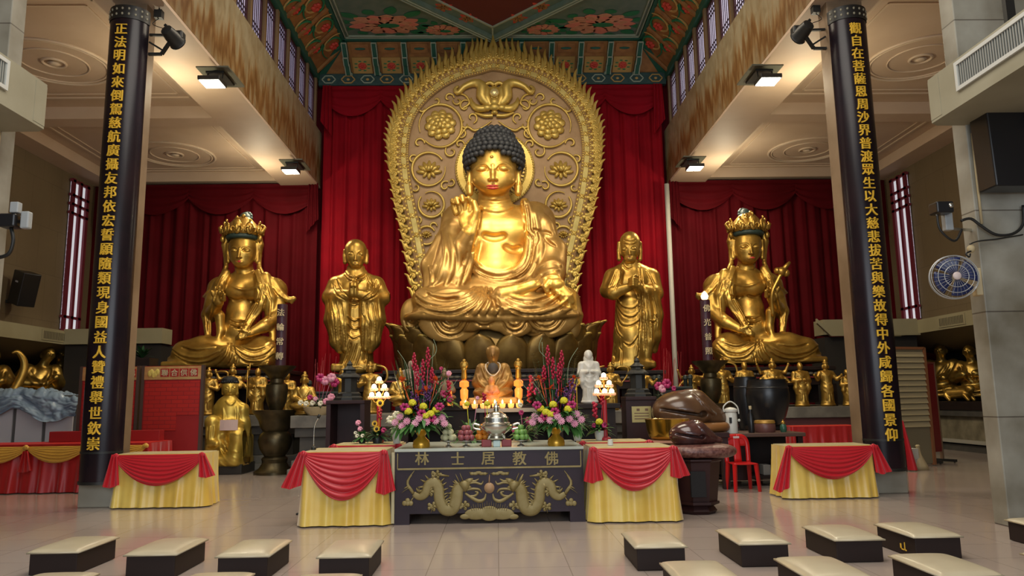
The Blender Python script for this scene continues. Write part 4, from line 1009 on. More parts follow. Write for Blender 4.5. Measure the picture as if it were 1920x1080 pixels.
    for q in (-1, 1):
        m.tube([c+Vector((q*x, -.05, z)) for x, z in ((.38, .08), (.5, .16), (.55, .26), (.5, .32))], [.06, .06, .04, .015], 7)
        m.ball(c+Vector((q*.45, -.1, -.03)), (.06, .05, .09), 8, 6)
    for k in range(5): m.ball(c+Vector((.12*math.cos(k*1.3), -.36+.05*k, .2+.08*k)), .055, 8, 5)
    part(m, 'crown', GOLD2)
    m = MB(); bq = Vector(Q(460, 410, 18.0))
    m.ball(bq, (.14, .16, .16), 12, 8)
    for k in range(7): m.ball(bq+Vector((S*.10*math.cos(k*.5-.6), .06, .14*math.sin(k*.5-.3))), (.07, .07, .06), 8, 5)
    part(m, 'topknot', mat('hair_topknot_'+nm, (.03, .06, .055), .5))
    return t, part, Q
bl, part_l, Ql = bodhisattva('left', False, 'golden crowned seated statue on the left, right hand raised')
br_, part_r, Qr = bodhisattva('right', True, 'golden crowned seated statue on the right holding a curved lotus sceptre')
m = MB(); m.tube(spline([Qr(408, 600, 17.2), Qr(410, 560, 17.1), Qr(400, 535, 17.1), Qr(392, 520, 17.1)], 14), [.045, .04, .05], 8)
c = Vector(Qr(391, 516, 17.1)); m.ball(c, (.13, .1, .11), 10, 7); m.ball(c+Vector((-.11, 0, .02)), .08, 8, 6); m.ball(c+Vector((.1, 0, -.04)), .09, 8, 6)
m.tube([c, c+Vector((.12, -.02, .14)), c+Vector((.2, -.02, .22))], [.07, .05, .03], 8); part_r(m, 'sceptre', GOLD2)

def monk_finish(nm, b, hd, label, base, mouth):
    t = thing('standing_monk', label, 'statue', base); org = tuple(t.location)
    clay_mesh('body', [b, hd], GOLD2, t, org)
    lp = [p for p in hd.hit(mouth) if p is not None]
    if len(lp) > 2:
        o = MB().tube([Vector(p)+Vector((0, .01, 0)) for p in lp], [.004, .014, .018, .014, .004], 8).build('lips', mat('monk_lip_'+nm, (.3, .06, .03), .5), t, True); o.data.transform(Matrix.Translation(-t.location))
    return t
# left monk, palms pressed together
b = Clay((P(603, 700, 18)[0], 17.2, P(603, 700, 18)[2]-.02), (P(732, 500, 18)[0], 18.6, P(667, 500, 18)[2]), .0165)
Q = lambda x, y, Y=18.0: P(x, y, Y)
b.ell(Q(668, 545), (.52, .32, .42), .08); b.chain([Q(667, 580), Q(668, 640), Q(669, 690)], [.40, .40, .40], .1)
b.cap(Q(662, 516), Q(634, 534), .15, .2, .1); b.cap(Q(672, 516), Q(703, 534), .15, .2, .1); b.cap(Q(668, 520), Q(667, 495), .26, .2, .08)
b.chain([Q(632, 536), Q(620, 558, 17.9), Q(640, 556, 17.6), Q(660, 550, 17.45)], [.24, .2, .17, .1], .06); b.chain([Q(704, 536), Q(716, 558, 17.9), Q(692, 556, 17.6), Q(668, 550, 17.45)], [.24, .2, .17, .1], .06)
for (x, q) in ((634, -1), (697, 1)):       # hanging sleeves
    b.chain([Q(x, 562, 17.7), Q(x+q*2, 600, 17.7), Q(x+q*0, 640, 17.75), Q(x-q*3, 655, 17.75)], [.20, .24, .20, .10], .07)
    b.chain([Q(x+q*12, 562, 17.85), Q(x+q*12, 600, 17.85), Q(x+q*7, 645, 17.85)], [.14, .18, .08], .07)
    b.chain([Q(x-q*14, 560, 17.6), Q(x-q*12, 610, 17.6), Q(x-q*12, 655, 17.65)], [.12, .13, .06], .05)
b.ell(Q(659, 540, 17.4), (.06, .08, .2), .03); b.ell(Q(667, 540, 17.4), (.06, .08, .2), .03)
for k in range(4): b.cap(Q(658+k*.6, 536, 17.42-.04*k), Q(661, 518+abs(k-1), 17.46-.04*k), .036, .026, .01); b.cap(Q(668-k*.6, 536, 17.42-.04*k), Q(665, 518+abs(k-1), 17.46-.04*k), .036, .026, .01)
b.box(Q(669, 690), (.55, .4, .1), .06, .1)
b.folds([[(632, 522), (640, 540), (660, 560)], [(625, 530), (632, 550), (650, 562)], [(705, 522), (696, 545), (676, 560)], [(712, 532), (704, 552), (684, 562)], [(648, 508), (655, 517), (668, 520), (682, 515), (688, 506)], [(646, 513), (655, 523), (670, 526), (686, 518)],
         [(655, 568), (664, 573), (672, 568)], [(652, 592), (664, 602), (674, 596)], [(652, 606), (664, 618), (675, 612)], [(652, 624), (662, 634), (674, 628)], [(656, 640), (650, 665), (640, 690)], [(668, 642), (662, 665), (650, 692)], [(676, 650), (672, 672), (664, 693)], [(686, 655), (688, 675), (684, 694)],
         [(622, 565), (628, 600), (632, 650)], [(632, 566), (638, 600), (640, 655)], [(642, 566), (646, 600), (646, 660)], [(614, 562), (618, 600), (624, 640)], [(690, 566), (692, 600), (690, 655)], [(700, 566), (704, 600), (702, 655)], [(710, 562), (714, 600), (708, 645)], [(680, 566), (680, 610), (678, 655)],
         [(686, 512), (692, 530), (684, 548)], [(692, 512), (702, 540), (694, 552)]], .024, .02, groove=2.3)
hd = Clay((Q(667, 475)[0]-.45, 17.3, Q(667, 515)[2]), (Q(667, 475)[0]+.45, 18.5, Q(667, 440)[2]), .012)
hd.ell(Q(667, 469, 17.95), (.265, .30, .27), .05); hd.ell(Q(667, 483, 17.86), (.235, .23, .25), .08); hd.ell(Q(667, 497, 17.78), (.13, .12, .09), .08); hd.cap(Q(667, 495, 17.95), Q(667, 515, 17.95), .16, .2, .05)
c = Q(666, 478, 17.6); face_feats(hd, (c[0], c[2]), .25, .48, 17.6)
for (x, q) in ((647, -1), (687, 1)): hd.chain([Q(x, 470, 17.95), Q(x+q, 480, 17.95), Q(x, 492, 17.9)], [.045, .045, .05], .02)
monk_finish('left', b, hd, 'golden standing monk statue with palms pressed together, left of the great buddha', Q(669, 697), [(x, 493) for x in np.linspace(660, 671, 7)])
# right monk, hands clasped before the chest, one arm bare
b = Clay((P(1126, 700, 18)[0], 17.2, P(1126, 695, 18)[2]-.02), (P(1246, 500, 18)[0], 18.6, P(1180, 488, 18)[2]), .0165)
b.ell(Q(1183, 530), (.5, .32, .42), .08); b.chain([Q(1183, 570), Q(1184, 630), Q(1184, 684)], [.38, .42, .46], .1)
b.cap(Q(1176, 500), Q(1151, 518), .15, .2, .1); b.cap(Q(1188, 500), Q(1218, 518), .15, .2, .1); b.cap(Q(1182, 505), Q(1181, 485), .24, .18, .08)
b.chain([Q(1149, 520), Q(1140, 545, 17.9), Q(1150, 549, 17.65), Q(1180, 538, 17.45)], [.22, .19, .17, .1], .05); b.chain([Q(1221, 520), Q(1228, 550, 17.9), Q(1210, 548, 17.65), Q(1192, 536, 17.45)], [.22, .2, .17, .1], .05)
b.ell(Q(1187, 531, 17.4), (.11, .1, .13), .03); b.ell(Q(1193, 533, 17.42), (.1, .1, .12), .03)
for k in range(4):
    b.chain([Q(1180, 524+k*4.2, 17.38), Q(1187, 522+k*4.2, 17.30), Q(1195, 524+k*4.2, 17.36)], [.036, .038, .03], .012)
b.chain([Q(1184, 522, 17.36), Q(1190, 516, 17.34), Q(1196, 519, 17.36)], [.038, .034, .028], .012)
b.chain([Q(1222, 550, 17.8), Q(1226, 590, 17.8), Q(1224, 630, 17.85), Q(1226, 655, 17.9)], [.2, .22, .2, .1], .07); b.chain([Q(1210, 545, 17.66), Q(1212, 590, 17.66), Q(1216, 640, 17.7), Q(1212, 680, 17.75)], [.13, .15, .14, .1], .06)
b.chain([Q(1158, 512, 17.75), Q(1152, 535, 17.72), Q(1146, 548, 17.75)], [.14, .16, .1], .06)
b.box(Q(1184, 685), (.53, .4, .09), .06, .1)
b.folds([[(1164, 500), (1160, 525), (1150, 545)], [(1156, 502), (1148, 525), (1140, 540)], [(1158, 560), (1170, 575), (1190, 576), (1200, 560)], [(1157, 570), (1170, 590), (1190, 592), (1202, 572)], [(1156, 578), (1166, 608), (1190, 606), (1204, 590)], [(1154, 590), (1158, 620), (1168, 632)],
         [(1170, 640), (1182, 646), (1198, 625)], [(1204, 500), (1206, 530), (1205, 580), (1206, 640)], [(1198, 500), (1200, 540), (1198, 600), (1194, 660)], [(1214, 545), (1220, 590), (1222, 640)], [(1222, 548), (1230, 585), (1228, 620)], [(1208, 560), (1212, 610), (1208, 660)],
         [(1218, 600), (1228, 602), (1230, 588)], [(1152, 640), (1150, 665), (1147, 688)], [(1164, 640), (1164, 665), (1162, 690)], [(1196, 650), (1194, 670), (1196, 690)], [(1212, 505), (1222, 525), (1230, 545)], [(1170, 494), (1176, 502), (1184, 500)]], .025, .02, groove=2.4)
hd = Clay((Q(1181, 465)[0]-.45, 17.3, Q(1181, 506)[2]), (Q(1181, 465)[0]+.45, 18.5, Q(1181, 426)[2]), .012)
hd.ell(Q(1181, 455, 17.95), (.25, .29, .28), .05); hd.ell(Q(1181, 470, 17.86), (.225, .22, .26), .08); hd.ell(Q(1181, 487, 17.78), (.14, .12, .09), .08); hd.cap(Q(1181, 485, 17.95), Q(1181, 505, 17.95), .15, .19, .05)
c = Q(1181, 468, 17.6); face_feats(hd, (c[0], c[2]), .24, .46, 17.6)
for L in ([(1170, 450), (1181, 453), (1192, 450)], [(1168, 457), (1181, 459), (1193, 457)], [(1171, 478), (1168, 486)], [(1192, 478), (1194, 486)]): hd.fold(L, .012, .012, 'cut')
for (x, q) in ((1161, -1), (1200, 1)): hd.chain([Q(x, 456, 17.95), Q(x+q, 470, 17.95), Q(x, 486, 17.9)], [.05, .045, .055], .02)
monk_finish('right', b, hd, 'golden standing old monk statue with clasped hands, right of the great buddha', Q(1184, 691), [(x, 481.5) for x in np.linspace(1174, 1186, 7)])
# ------------------------------------------------------------------ curtains
def curtain(name, label, x0, x1, z1, y, m, folds, valance=None, vz=1.0, seed=1):
    rnd = random.Random(seed); ph = [rnd.uniform(0, 6) for _ in range(6)]
    t = thing(name, label, 'curtain', ((x0+x1)/2, y, 0))
    cx = (x0+x1)/2; L = x1-x0
    def fn(u, v):
        a = u*folds*2*PI; q = .05*math.sin(a+ph[0])+.028*math.sin(a*.43+ph[1])+.02*math.sin(a*1.9+ph[2])
        return Vector((x0-cx+L*u+.02*math.sin(a*.7), -.06+q*(.55+.45*(1-v))*1.2, z1*v))
    MB().sheet(fn, int(folds*12), 6).build('drape', m, t, True, fix=False)
    if valance:
        n = valance; w = L/n
        for k in range(n):
            def fv(u, v):
                d = .42*vz+.45*vz*math.sin(PI*u)**.8; s = v
                return Vector((x0-cx+w*(k+u*1.04-.02), -.17-.06*math.sin(PI*u)*s-.02*math.sin(v*22+3*math.sin(PI*u)), z1-.02-d*s-.12*math.sin(PI*u)*s*s))
            MB().sheet(fv, 18, 26).build('valance_swag', m, t, True, fix=False)
        for k in range(n+1):
            def fj(u, v): return Vector((x0-cx+w*k+(u-.5)*(.26+.1*v)+(.1 if k == 0 else -.1 if k == n else 0), -.24-.03*math.sin(u*6*PI), z1-.02-(1.15+.5*u*(1 if k == 0 else -1 if k == n else 0)+(.5 if k == n else 0))*vz*v))
            if k in (0, n): MB().sheet(fj, 24, 6).build('valance_tail', m, t, True, fix=False)
    return t
curtain('curtain', 'tall bright red curtain hanging behind the great buddha', -4.97, 4.97, 10.62, 21.0, CURT, 30, 6, .95, 2)
curtain('curtain', 'red curtain, shade put into its colour, hanging behind the left crowned statue', -10.6, -5.1, 7.66, 20.98, CURT_SHADE, 15, 3, .9, 5)
curtain('curtain', 'red curtain, shade put into its colour, hanging behind the right crowned statue', 5.1, 10.6, 7.66, 20.98, CURT_SHADE, 15, 3, .9, 8)
m = MB(); a, b_ = at(1250, 345, 20.6), at(1266, 690, 20.6); m.tube([a, b_, Vector((b_.x, 20.6, 0))], .07, 10)
o = m.build('pole', mat('pole_cream', (.45, .42, .36), .5), None, True); tag(o, 'thin cream pole standing at the right edge of the red curtain', 'pole')
# ------------------------------------------------------------------ stone plinths and dark altar tables under the statues
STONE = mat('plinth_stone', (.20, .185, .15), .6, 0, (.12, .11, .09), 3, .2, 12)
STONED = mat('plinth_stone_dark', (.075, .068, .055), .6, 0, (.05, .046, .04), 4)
REDST = mat('plinth_red_band', (.115, .035, .035), .5)
DWOOD = mat('dark_altar_wood', (.014, .009, .008), .5, 0, (.024, .014, .011), 4, spec=.25)
def plinth(name, label, x0, x1, y0, y1, z, band=STONED):
    t = thing(name, label, 'plinth', ((x0+x1)/2, (y0+y1)/2, 0)); hx, hy = (x1-x0)/2, (y1-y0)/2
    def slab(nm, a, b_, e, m): MB().box((-hx-e, -hy-e, a), (hx+e, hy, b_)).build(nm, m, t, bevel=.012)
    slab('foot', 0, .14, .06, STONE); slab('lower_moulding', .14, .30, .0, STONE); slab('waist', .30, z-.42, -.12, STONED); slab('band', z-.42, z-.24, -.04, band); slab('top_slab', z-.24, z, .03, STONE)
    return t
ZP = 1.16
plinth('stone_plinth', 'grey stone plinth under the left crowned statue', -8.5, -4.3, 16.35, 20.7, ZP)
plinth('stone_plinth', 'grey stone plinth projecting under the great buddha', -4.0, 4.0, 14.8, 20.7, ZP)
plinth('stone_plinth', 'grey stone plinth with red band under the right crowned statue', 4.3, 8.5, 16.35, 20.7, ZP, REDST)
def altar_table(label, x0, x1, y0, y1, z0, z1):
    t = thing('altar_table', label, 'table', ((x0+x1)/2, (y0+y1)/2, z0)); hx, hy, h = (x1-x0)/2, (y1-y0)/2, z1-z0
    MB().box((-hx, -hy, h-.09), (hx, hy, h)).build('table_top', DWOOD, t, bevel=.015)
    MB().box((-hx+.06, -hy+.1, h-.42), (hx-.06, hy-.06, h-.1)).build('carved_apron', DWOOD, t)
    m = MB(); n = int(hx*2/.14)*6; m.tube([(-hx+.1+i*(2*hx-.2)/n, -hy+.09, h-.16) for i in range(n+1)], [(.008, .026, .033, .035, .033, .026)[i % 6] for i in range(n+1)], 6)
    m.build('bead_row', mat('bead_pale', (.22, .19, .13), .5), t, True)
    m = MB(); m.box((-hx+.05, -hy+.06, h-.26), (hx-.05, -hy+.1, h-.23)); m.build('red_line', mat('altar_red_line', (.2, .02, .02), .5), t)
    MB().box((-hx+.3, -hy+.35, .08), (hx-.3, hy-.1, h-.3)).build('cabinet', DWOOD, t)
    for sx in (-1, 1):
        for sy in (-1, 1): MB().box((sx*(hx-.1)-.09, sy*(hy-.12)-.09, 0), (sx*(hx-.1)+.09, sy*(hy-.12)+.09, h-.4)).build('leg', DWOOD, t)
    return t
altar_table('long dark carved altar table under the left crowned statue', -7.75, -4.75, 16.86, 18.9, ZP, at(418, 697, 17.7).z)
altar_table('long dark carved altar table under the right crowned statue', 4.8, 7.75, 16.86, 18.9, ZP, at(1439, 690, 17.7).z)
altar_table('broad dark carved altar table under the bronze lotus throne', -2.55, 2.55, 16.7, 20.15, ZP, lz0-.01)
for q, z in ((-3.3, at(669, 702, 18).z), (3.35, at(1184, 696, 18).z)):
    altar_table(f'small dark altar table under the standing monk on the {"left" if q < 0 else "right"}', q-.66, q+.66, 17.5, 18.6, ZP, z)
lot.location.z = lz0; man.location.z = MO.z
m = MB(); m.box((-1.6, -.12, 0), (1.6, .2, 2.2)); m.box((-1.6, -.28, 1.35), (1.6, -.1, 1.44)); o = m.build('mandorla_stand', DWOOD); o.location = (0, 20.3, ZP+.01); tag(o, 'dark wooden stand behind the lotus throne carrying the halo panel', 'stand')
# ------------------------------------------------------------------ draped tables
def satin(name, c, rough=.3, c2=None):
    m = mat(name, c, rough, 0, c2, 2, sheen=.3); return m
YEL = satin('yellow_satin', (.82, .62, .15), .30, (.72, .47, .08)); RED = satin('red_satin', (.52, .012, .022), .36); YTOP = mat('cloth_top_cream', (.52, .45, .24), .35); GSAT = satin('gold_satin', (.66, .36, .05), .28); RSK = satin('red_skirt_satin', (.42, .012, .012), .34)
def skirt(t, x0, x1, y0, y1, h, m, folds=9, amp=.018, seed=0, name='skirt', sides=True):
    """cloth falling from the table edge round the left, front and right sides"""
    rnd = random.Random(seed); ph = [rnd.uniform(0, 6) for _ in range(4)]
    P_ = [(x0, y1), (x0, y0), (x1, y0), (x1, y1)] if sides else [(x0, y0), (x1, y0)]
    seg = [math.dist(P_[i], P_[i+1]) for i in range(len(P_)-1)]; T = sum(seg)
    def fn(u, v):
        s = u*T; i = 0
        while i < len(seg)-1 and s > seg[i]: s -= seg[i]; i += 1
        a, b_ = Vector((*P_[i], 0)), Vector((*P_[i+1], 0)); d = (b_-a).normalized(); n = Vector((d.y, -d.x, 0))
        q = u*T*folds; e = amp*(math.sin(q*2*PI*.5+ph[0])+.7*math.sin(q*2*PI*.23+ph[1])+.5*math.sin(q*2*PI*.9+ph[2]))*(v**.7)
        return a+d*s+n*(e+.02+.05*v*v)+Vector((0, 0, h-(h-.015)*v))
    return MB().sheet(fn, max(60, int(T*60)), 10).build(name, m, t, True, fix=False)
def swag(t, xa, xb, y, z, dep, m, rows=4, name='swag', bulge=.07, thick=.02):
    """a hanging festoon with its catenary folds"""
    def fn(u, v):
        s = math.sin(PI*u); s2 = s**.75
        zz = z-.01-dep*(.06+.94*s2)*v-.02*v
        f = math.sin((v**.8)*rows*PI*2+.6*math.sin(u*5))*.022*min(1, s*1.5)*(.4+v)
        return Vector((xa+(xb-xa)*(u+.0), y-.015-bulge*s*v*(1.3-v)-abs(f)*1.3-.01, zz))
    return MB().sheet(fn, 40, 50).build(name, m, t, True, fix=False)
def tail(t, x, y, z, L, w, m, name='swag_tail', lean=0):
    def fn(u, v):
        a = u*5*PI; return Vector((x+(u-.5)*w*(.5+.95*v)+lean*v, y-.05-.022*math.sin(a)-.01, z-L*v*(1-.18*abs(u-.4))))
    return MB().sheet(fn, 30, 8).build(name, m, t, True, fix=False)
def knot(t, x, y, z, m, r=.036):
    b_ = MB(); b_.ball((x, y-.05, z-.01), (r, r*.8, r), 8, 6); b_.ball((x+r*.7, y-.06, z-r*.4), (r*.7, r*.6, r*.8), 8, 6); b_.ball((x-r*.7, y-.05, z-r*.3), (r*.7, r*.6, r*.7), 8, 6)
    return b_.build('swag_knot', m, t, True)
def draped(label, x0, x1, y0, y1, h, dep, seed, tl=(.42, .3), leanl=-.06, leanr=.05, front=True, top=YTOP, sk=True):
    t = thing('draped_table', label, 'table', ((x0+x1)/2, (y0+y1)/2, 0)); hx, hy = (x1-x0)/2, (y1-y0)/2
    MB().box((-hx, -hy, h-.03), (hx, hy, h)).build('table_top', top, t, bevel=.008)
    MB().box((-hx+.05, -hy+.05, 0.02), (hx-.05, hy-.05, h-.04)).build('table_body', DWOOD, t)
    if sk: skirt(t, -hx, hx, -hy, hy, h-.005, YEL, 9, .014, seed)
    swag(t, -hx, hx, -hy-.06, h, dep, RED)
    tail(t, -hx, -hy-.04, h, tl[0], .16, RED, lean=leanl); tail(t, hx, -hy-.04, h, tl[1], .16, RED, lean=leanr)
    for q in (-hx, hx): knot(t, q*.985, -hy-.03, h-.01, RED)
    return t
HA = .86
draped('yellow satin table with red swag touching the left end of the carved altar', -2.25, -1.31, 8.9, 9.55, .85, .52, 1, (.42, .5), -.12, .02)
draped('yellow satin table with red swag touching the right end of the carved altar', 1.10, 2.04, 8.82, 9.5, .85, .46, 2, (.4, .36), .0, .06)
draped('yellow satin table with red swag beside the left column', -5.3, -4.1, 10.72, 11.2, .74, .40, 3, (.46, .34), -.03, .08)
draped('yellow satin table with red swag beside the right column', 4.02, 5.22, 10.48, 10.98, .72, .42, 4, (.62, .40), -.14, .10)
draped('low table with narrow red cloth behind the left satin table', -2.14, -1.29, 10.02, 10.55, .86, .16, 5, (.1, .1), 0, 0)
draped('low table with narrow red cloth behind the right satin table', 1.1, 1.97, 9.85, 10.35, .86, .16, 6, (.1, .1), 0, 0)
# ------------------------------------------------------------------ lettering
FNT = {}
def glyph(ch, size, bold=.0, depth=.01):
    k = (ch, size, bold, depth)
    if k not in FNT:
        cu = bpy.data.curves.new('glyph', 'FONT'); cu.body = ch; cu.size = size; cu.extrude = depth; cu.resolution_u = 3
        cu.align_x = 'CENTER'; cu.align_y = 'CENTER'
        o = bpy.data.objects.new('glyph', cu); C.objects.link(o); bpy.context.view_layer.update()
        me = bpy.data.meshes.new_from_object(o.evaluated_get(bpy.context.evaluated_depsgraph_get()))
        bpy.data.objects.remove(o); bpy.data.curves.remove(cu)
        if len(me.vertices):
            co = np.empty(len(me.vertices)*3); me.vertices.foreach_get('co', co); co = co.reshape(-1, 3)
            co[:, :2] -= (co[:, :2].max(0)+co[:, :2].min(0))/2
            V_, F_ = [], []      # heavier strokes: the same outline set down four times, a hair apart
            fs = [tuple(p.vertices) for p in me.polygons]
            for k_, (ax_, ay_) in enumerate(((-1, -.6), (1, -.6), (-1, .6), (1, .6))):
                n0 = len(V_); V_ += [(x+ax_*bold, y+ay_*bold, z+k_*.0002) for x, y, z in co]; F_ += [tuple(i+n0 for i in f) for f in fs]
            me = bpy.data.meshes.new('glyph'); me.from_pydata(V_, [], F_); me.update()
        FNT[k] = me
    return FNT[k].copy()
def write(ch, parent, x, y, z, size, m, bold=.004, depth=.006, cyl=None, sx=1.0, name='character'):
    """an upright character facing -y; on a round board of radius cyl its sides bend back"""
    me = glyph(ch, size, bold, depth); n = len(me.vertices)
    if not n: return
    co = np.empty(n*3); me.vertices.foreach_get('co', co); co = co.reshape(-1, 3); out = np.empty_like(co)
    out[:, 0] = co[:, 0]*sx; out[:, 1] = -co[:, 2]; out[:, 2] = co[:, 1]
    if cyl:
        a = out[:, 0]/cyl; r = cyl-out[:, 1]; out[:, 0] = r*np.sin(a); out[:, 1] = cyl-r*np.cos(a)
    out += np.array((x, y, z)); me.vertices.foreach_set('co', out.ravel()); me.update()
    return link(name, me, m, parent)
# ------------------------------------------------------------------ couplet boards
LT = '正法明如來倒駕慈航廣攝友邦依宏誓願隨類現身國益人贊禮舉世欽崇'
RT = '觀自在菩薩恩周沙界普渡眾生以大慈悲拔苦與樂故得中外咸歸各國景仰'
for sd, nm, txt, ya, yb, xa in ((-1, 'left', LT, 53, 832, (232, 178)), (1, 'right', RT, 52, 815, (1597, 1660))):
    xc = sd*5.6 if sd < 0 else 5.59; R = .285; yf = 10.88
    zb = .33; zt = at(245 if sd < 0 else 1580, 14, 10.7).z
    t = thing('couplet_board', f'tall half-round black lacquered board with golden characters on the {nm} column', 'board', (xc, yf, zb))
    def half(z0, z1, r, m):
        n = 20; vs = []
        for z in (z0, z1): vs += [Vector((r*math.cos(PI+PI*i/n), r*math.sin(PI+PI*i/n)*.92, z)) for i in range(n+1)]
        k = n+1; m.add(vs, [(i, i+1, k+i+1, k+i) for i in range(n)]+[tuple(range(n, -1, -1)), tuple(range(k, 2*k)), (0, k, 2*k-1, n)])
        return m
    half(0, zt-zb, R, MB()).build('panel', BLACKL, t, 40)
    half(-.0, .04, R+.012, MB()).build('foot_band', DARKM, t, 40); half(.42, .45, R+.006, MB()).build('lower_band', DARKM, t, 40)
    half(zt-zb-.21, zt-zb, R+.012, MB()).build('pierced_cap', DARKM, t, 40)
    m = MB()
    for r_ in range(2):
        for i in range(9):
            a = PI+PI*(i+1)/10; m.ball(((R+.012)*math.cos(a), (R+.012)*math.sin(a)*.92, zt-zb-.06-.085*r_), (.018, .018, .022), 6, 4)
    m.build('cap_studs', mat('cap_studs_'+nm, (.30, .28, .2), .5), t, True)
    z1 = at(xa[0], ya, yf-R).z; z0 = at(xa[1], yb, yf-R).z; n = len(txt)
    for i, ch in enumerate(txt):
        write(ch, t, 0, -R*.92-.012, z1+(z0-z1)*i/(n-1)-zb, .19, GCHAR, .0038, .008, R*1.5)
# ------------------------------------------------------------------ the carved altar
t = thing('carved_altar', 'dark purple carved offering altar with golden dragons and characters', 'altar', (-.095, 9.6, 0))
ALT = mat('altar_purple_wood', (.020, .010, .015), .4, 0, (.027, .014, .021), 3, spec=.3); AGOLD = mat('altar_gold', (.30, .235, .095), .5, .3, (.24, .18, .06), 9)
w2 = 1.11; yf = -.72
MB().box((-w2, yf, HA-.035), (w2, .72, HA)).build('marble_top', mat('altar_top_pale', (.48, .52, .44), .25, 0, (.42, .45, .37), 3), t, bevel=.006)
MB().box((-w2+.01, yf+.02, .60), (w2-.01, .7, HA-.035)).build('upper_panel', ALT, t)
MB().box((-w2+.01, yf+.02, .12), (w2-.01, .7, .60)).build('dragon_panel', ALT, t)
for q in (-1, 1):
    for yy in (yf+.1, .6): MB().box((q*(w2-.09)-.09, yy-.08, 0), (q*(w2-.09)+.09, yy+.08, .12)).build('foot', ALT, t)
m = MB(); yl = yf+.008
for a, b_ in (((-w2+.04, .63), (w2-.04, .63)), ((-w2+.04, .63), (-w2+.04, .81)), ((w2-.04, .63), (w2-.04, .81))): m.bar((a[0], yl, a[1]), (b_[0], yl, b_[1]), .01, .02)
m.build('gold_line', AGOLD, t)
MB().box((-w2-.03, yf+.01, .02), (-w2+.005, yf+.05, HA-.04)).build('edge_strip', mat('edge_strip_cream', (.5, .44, .25), .5), t)
for ch, px in zip('林士居教佛', (789+3, 859, 916, 975, 1035)):
    p = at(px-1, 859.5, 8.87); write(ch, t, p.x+.095, yf+.014, p.z, .165, AGOLD, .0034, .008)
def AP(px, py): p = at(px, py, 8.88); return Vector((p.x+.095, yf+.012, p.z))
def inlay(name, pts, r, n=6):
    q = spline(pts, 12*len(pts)); m = MB(); m.tube([AP(x, y) for x, y in q], r, n, True, .35); return m
random.seed(5)
for q in (-1, 1):
    X = (lambda x: x) if q < 0 else (lambda x: 2*917.5-x)
    m = MB(); body = [(775, 926), (786, 932), (797, 926), (803, 910), (815, 905), (822, 916), (824, 938), (833, 955), (848, 955), (855, 940), (858, 920), (866, 912)]
    qq = spline([(X(x), y) for x, y in body], 60); m.tube([AP(x, y) for x, y in qq], [.03, .048, .058, .062, .066, .07, .075, .06], 10, True, .2)
    for i in range(4, 58, 2):        # dorsal spines
        a, b_ = AP(*qq[i]), AP(*qq[i+1]); d = (b_-a).normalized(); n_ = Vector((-d.z, 0, d.x))*(1 if q < 0 else -1)
        m.tube([a+n_*.05, a+n_*.11-d*.02], [.016, .004], 4, True, .5)
    m.build('inlaid_dragon', AGOLD, t, True)
    m = MB()
    for (a, b_, r) in (((X(866), 915), (X(880), 903), .07), ((X(874), 905), (X(887), 898), .035), ((X(874), 911), (X(886), 917), .024), ((X(862), 906), (X(854), 889), .018), ((X(868), 902), (X(862), 887), .016)):
        m.tube([AP(*a), (AP(*a)+AP(*b_))/2, AP(*b_)], [r, r*.9, r*.3], 7, True, .35)
    for k in range(9): m.tube([AP(X(862), 912), AP(X(852-k*1.5), 900+k*4.5)], [.035, .004], 5, True, .3)
    m.build('dragon_head', AGOLD, t, True)
    m = MB()
    for k in range(6): m.tube([AP(x, y) for x, y in spline([(X(775), 926), (X(768-k), 915-k*2), (X(752+k*5), 925-k*8.5)], 8)], [.018, .014, .003], 5, True, .4)
    m.build('dragon_tail', AGOLD, t, True)
    for (cx, cy, tx, ty) in ((806, 922, 797, 930), (811, 950, 808, 962), (870, 948, 880, 944), (818, 890, 842, 893)):
        m = MB()
        for k in range(5):
            a = k*2*PI/5; m.tube([AP(X(cx), cy), AP(X(cx+8*math.cos(a)), cy+6*math.sin(a))], [.022, .016], 5, True, .3); m.ball(AP(X(cx+8*math.cos(a)), cy+6*math.sin(a)), (.022, .006, .022), 6, 4)
        m.tube([AP(X(cx), cy), AP(X(tx), ty)], [.02, .008], 5, True, .4); m.build('dragon_claw', AGOLD, t, True)
    for pts, r in (([(872, 925), (885, 934), (898, 940), (908, 936), (911, 926)], .024), ([(878, 930), (890, 930), (896, 924), (890, 922)], .016), ([(872, 920), (885, 917), (898, 918), (903, 924)], .016), ([(874, 908), (890, 905), (902, 908), (906, 902)], .015), ([(876, 902), (890, 902), (898, 898)], .013)):
        m = MB(); m.tube([AP(x, y) for x, y in spline([(X(a), b_) for a, b_ in pts], 18)], [r*.5, r, r*.9, r*.3], 6, True, .4); m.build('inlaid_scroll', AGOLD, t, True)
    m = MB()
    for k in range(4): m.ball(AP(X(758+6*k if k < 3 else 764), 944 if k < 3 else 939), (.03, .006, .03), 8, 5)
    m.tube([AP(X(770), 940), AP(X(775), 933)], [.012, .004], 5, True, .4); m.build('inlaid_cloud', AGOLD, t, True)
    m = MB()
    for k in range(5): m.ball(AP(X(885+6*k), 888.5-2*(k == 2)), (.045-.008*abs(k-2), .006, .018), 8, 5)
    m.tube([AP(X(880), 886), AP(X(915), 888)], .006, 5, True, .4); m.build('inlaid_cloud', AGOLD, t, True)
m = MB(); c = AP(917.5, 915); m.lathe([(.001, 0), (.06, 0), (.06, .008), (.001, .008)], (0, 0, 0), 20); m.v = [(x+c.x, c.y-z, y+c.z) for x, y, z in m.v]
m.tube([c+Vector((0, 0, .06)), c+Vector((.003, 0, .15))], [.012, .002], 5); m.build('inlaid_pearl', mat('altar_pearl', (.40, .24, .12), .5), t, True)
m = MB()
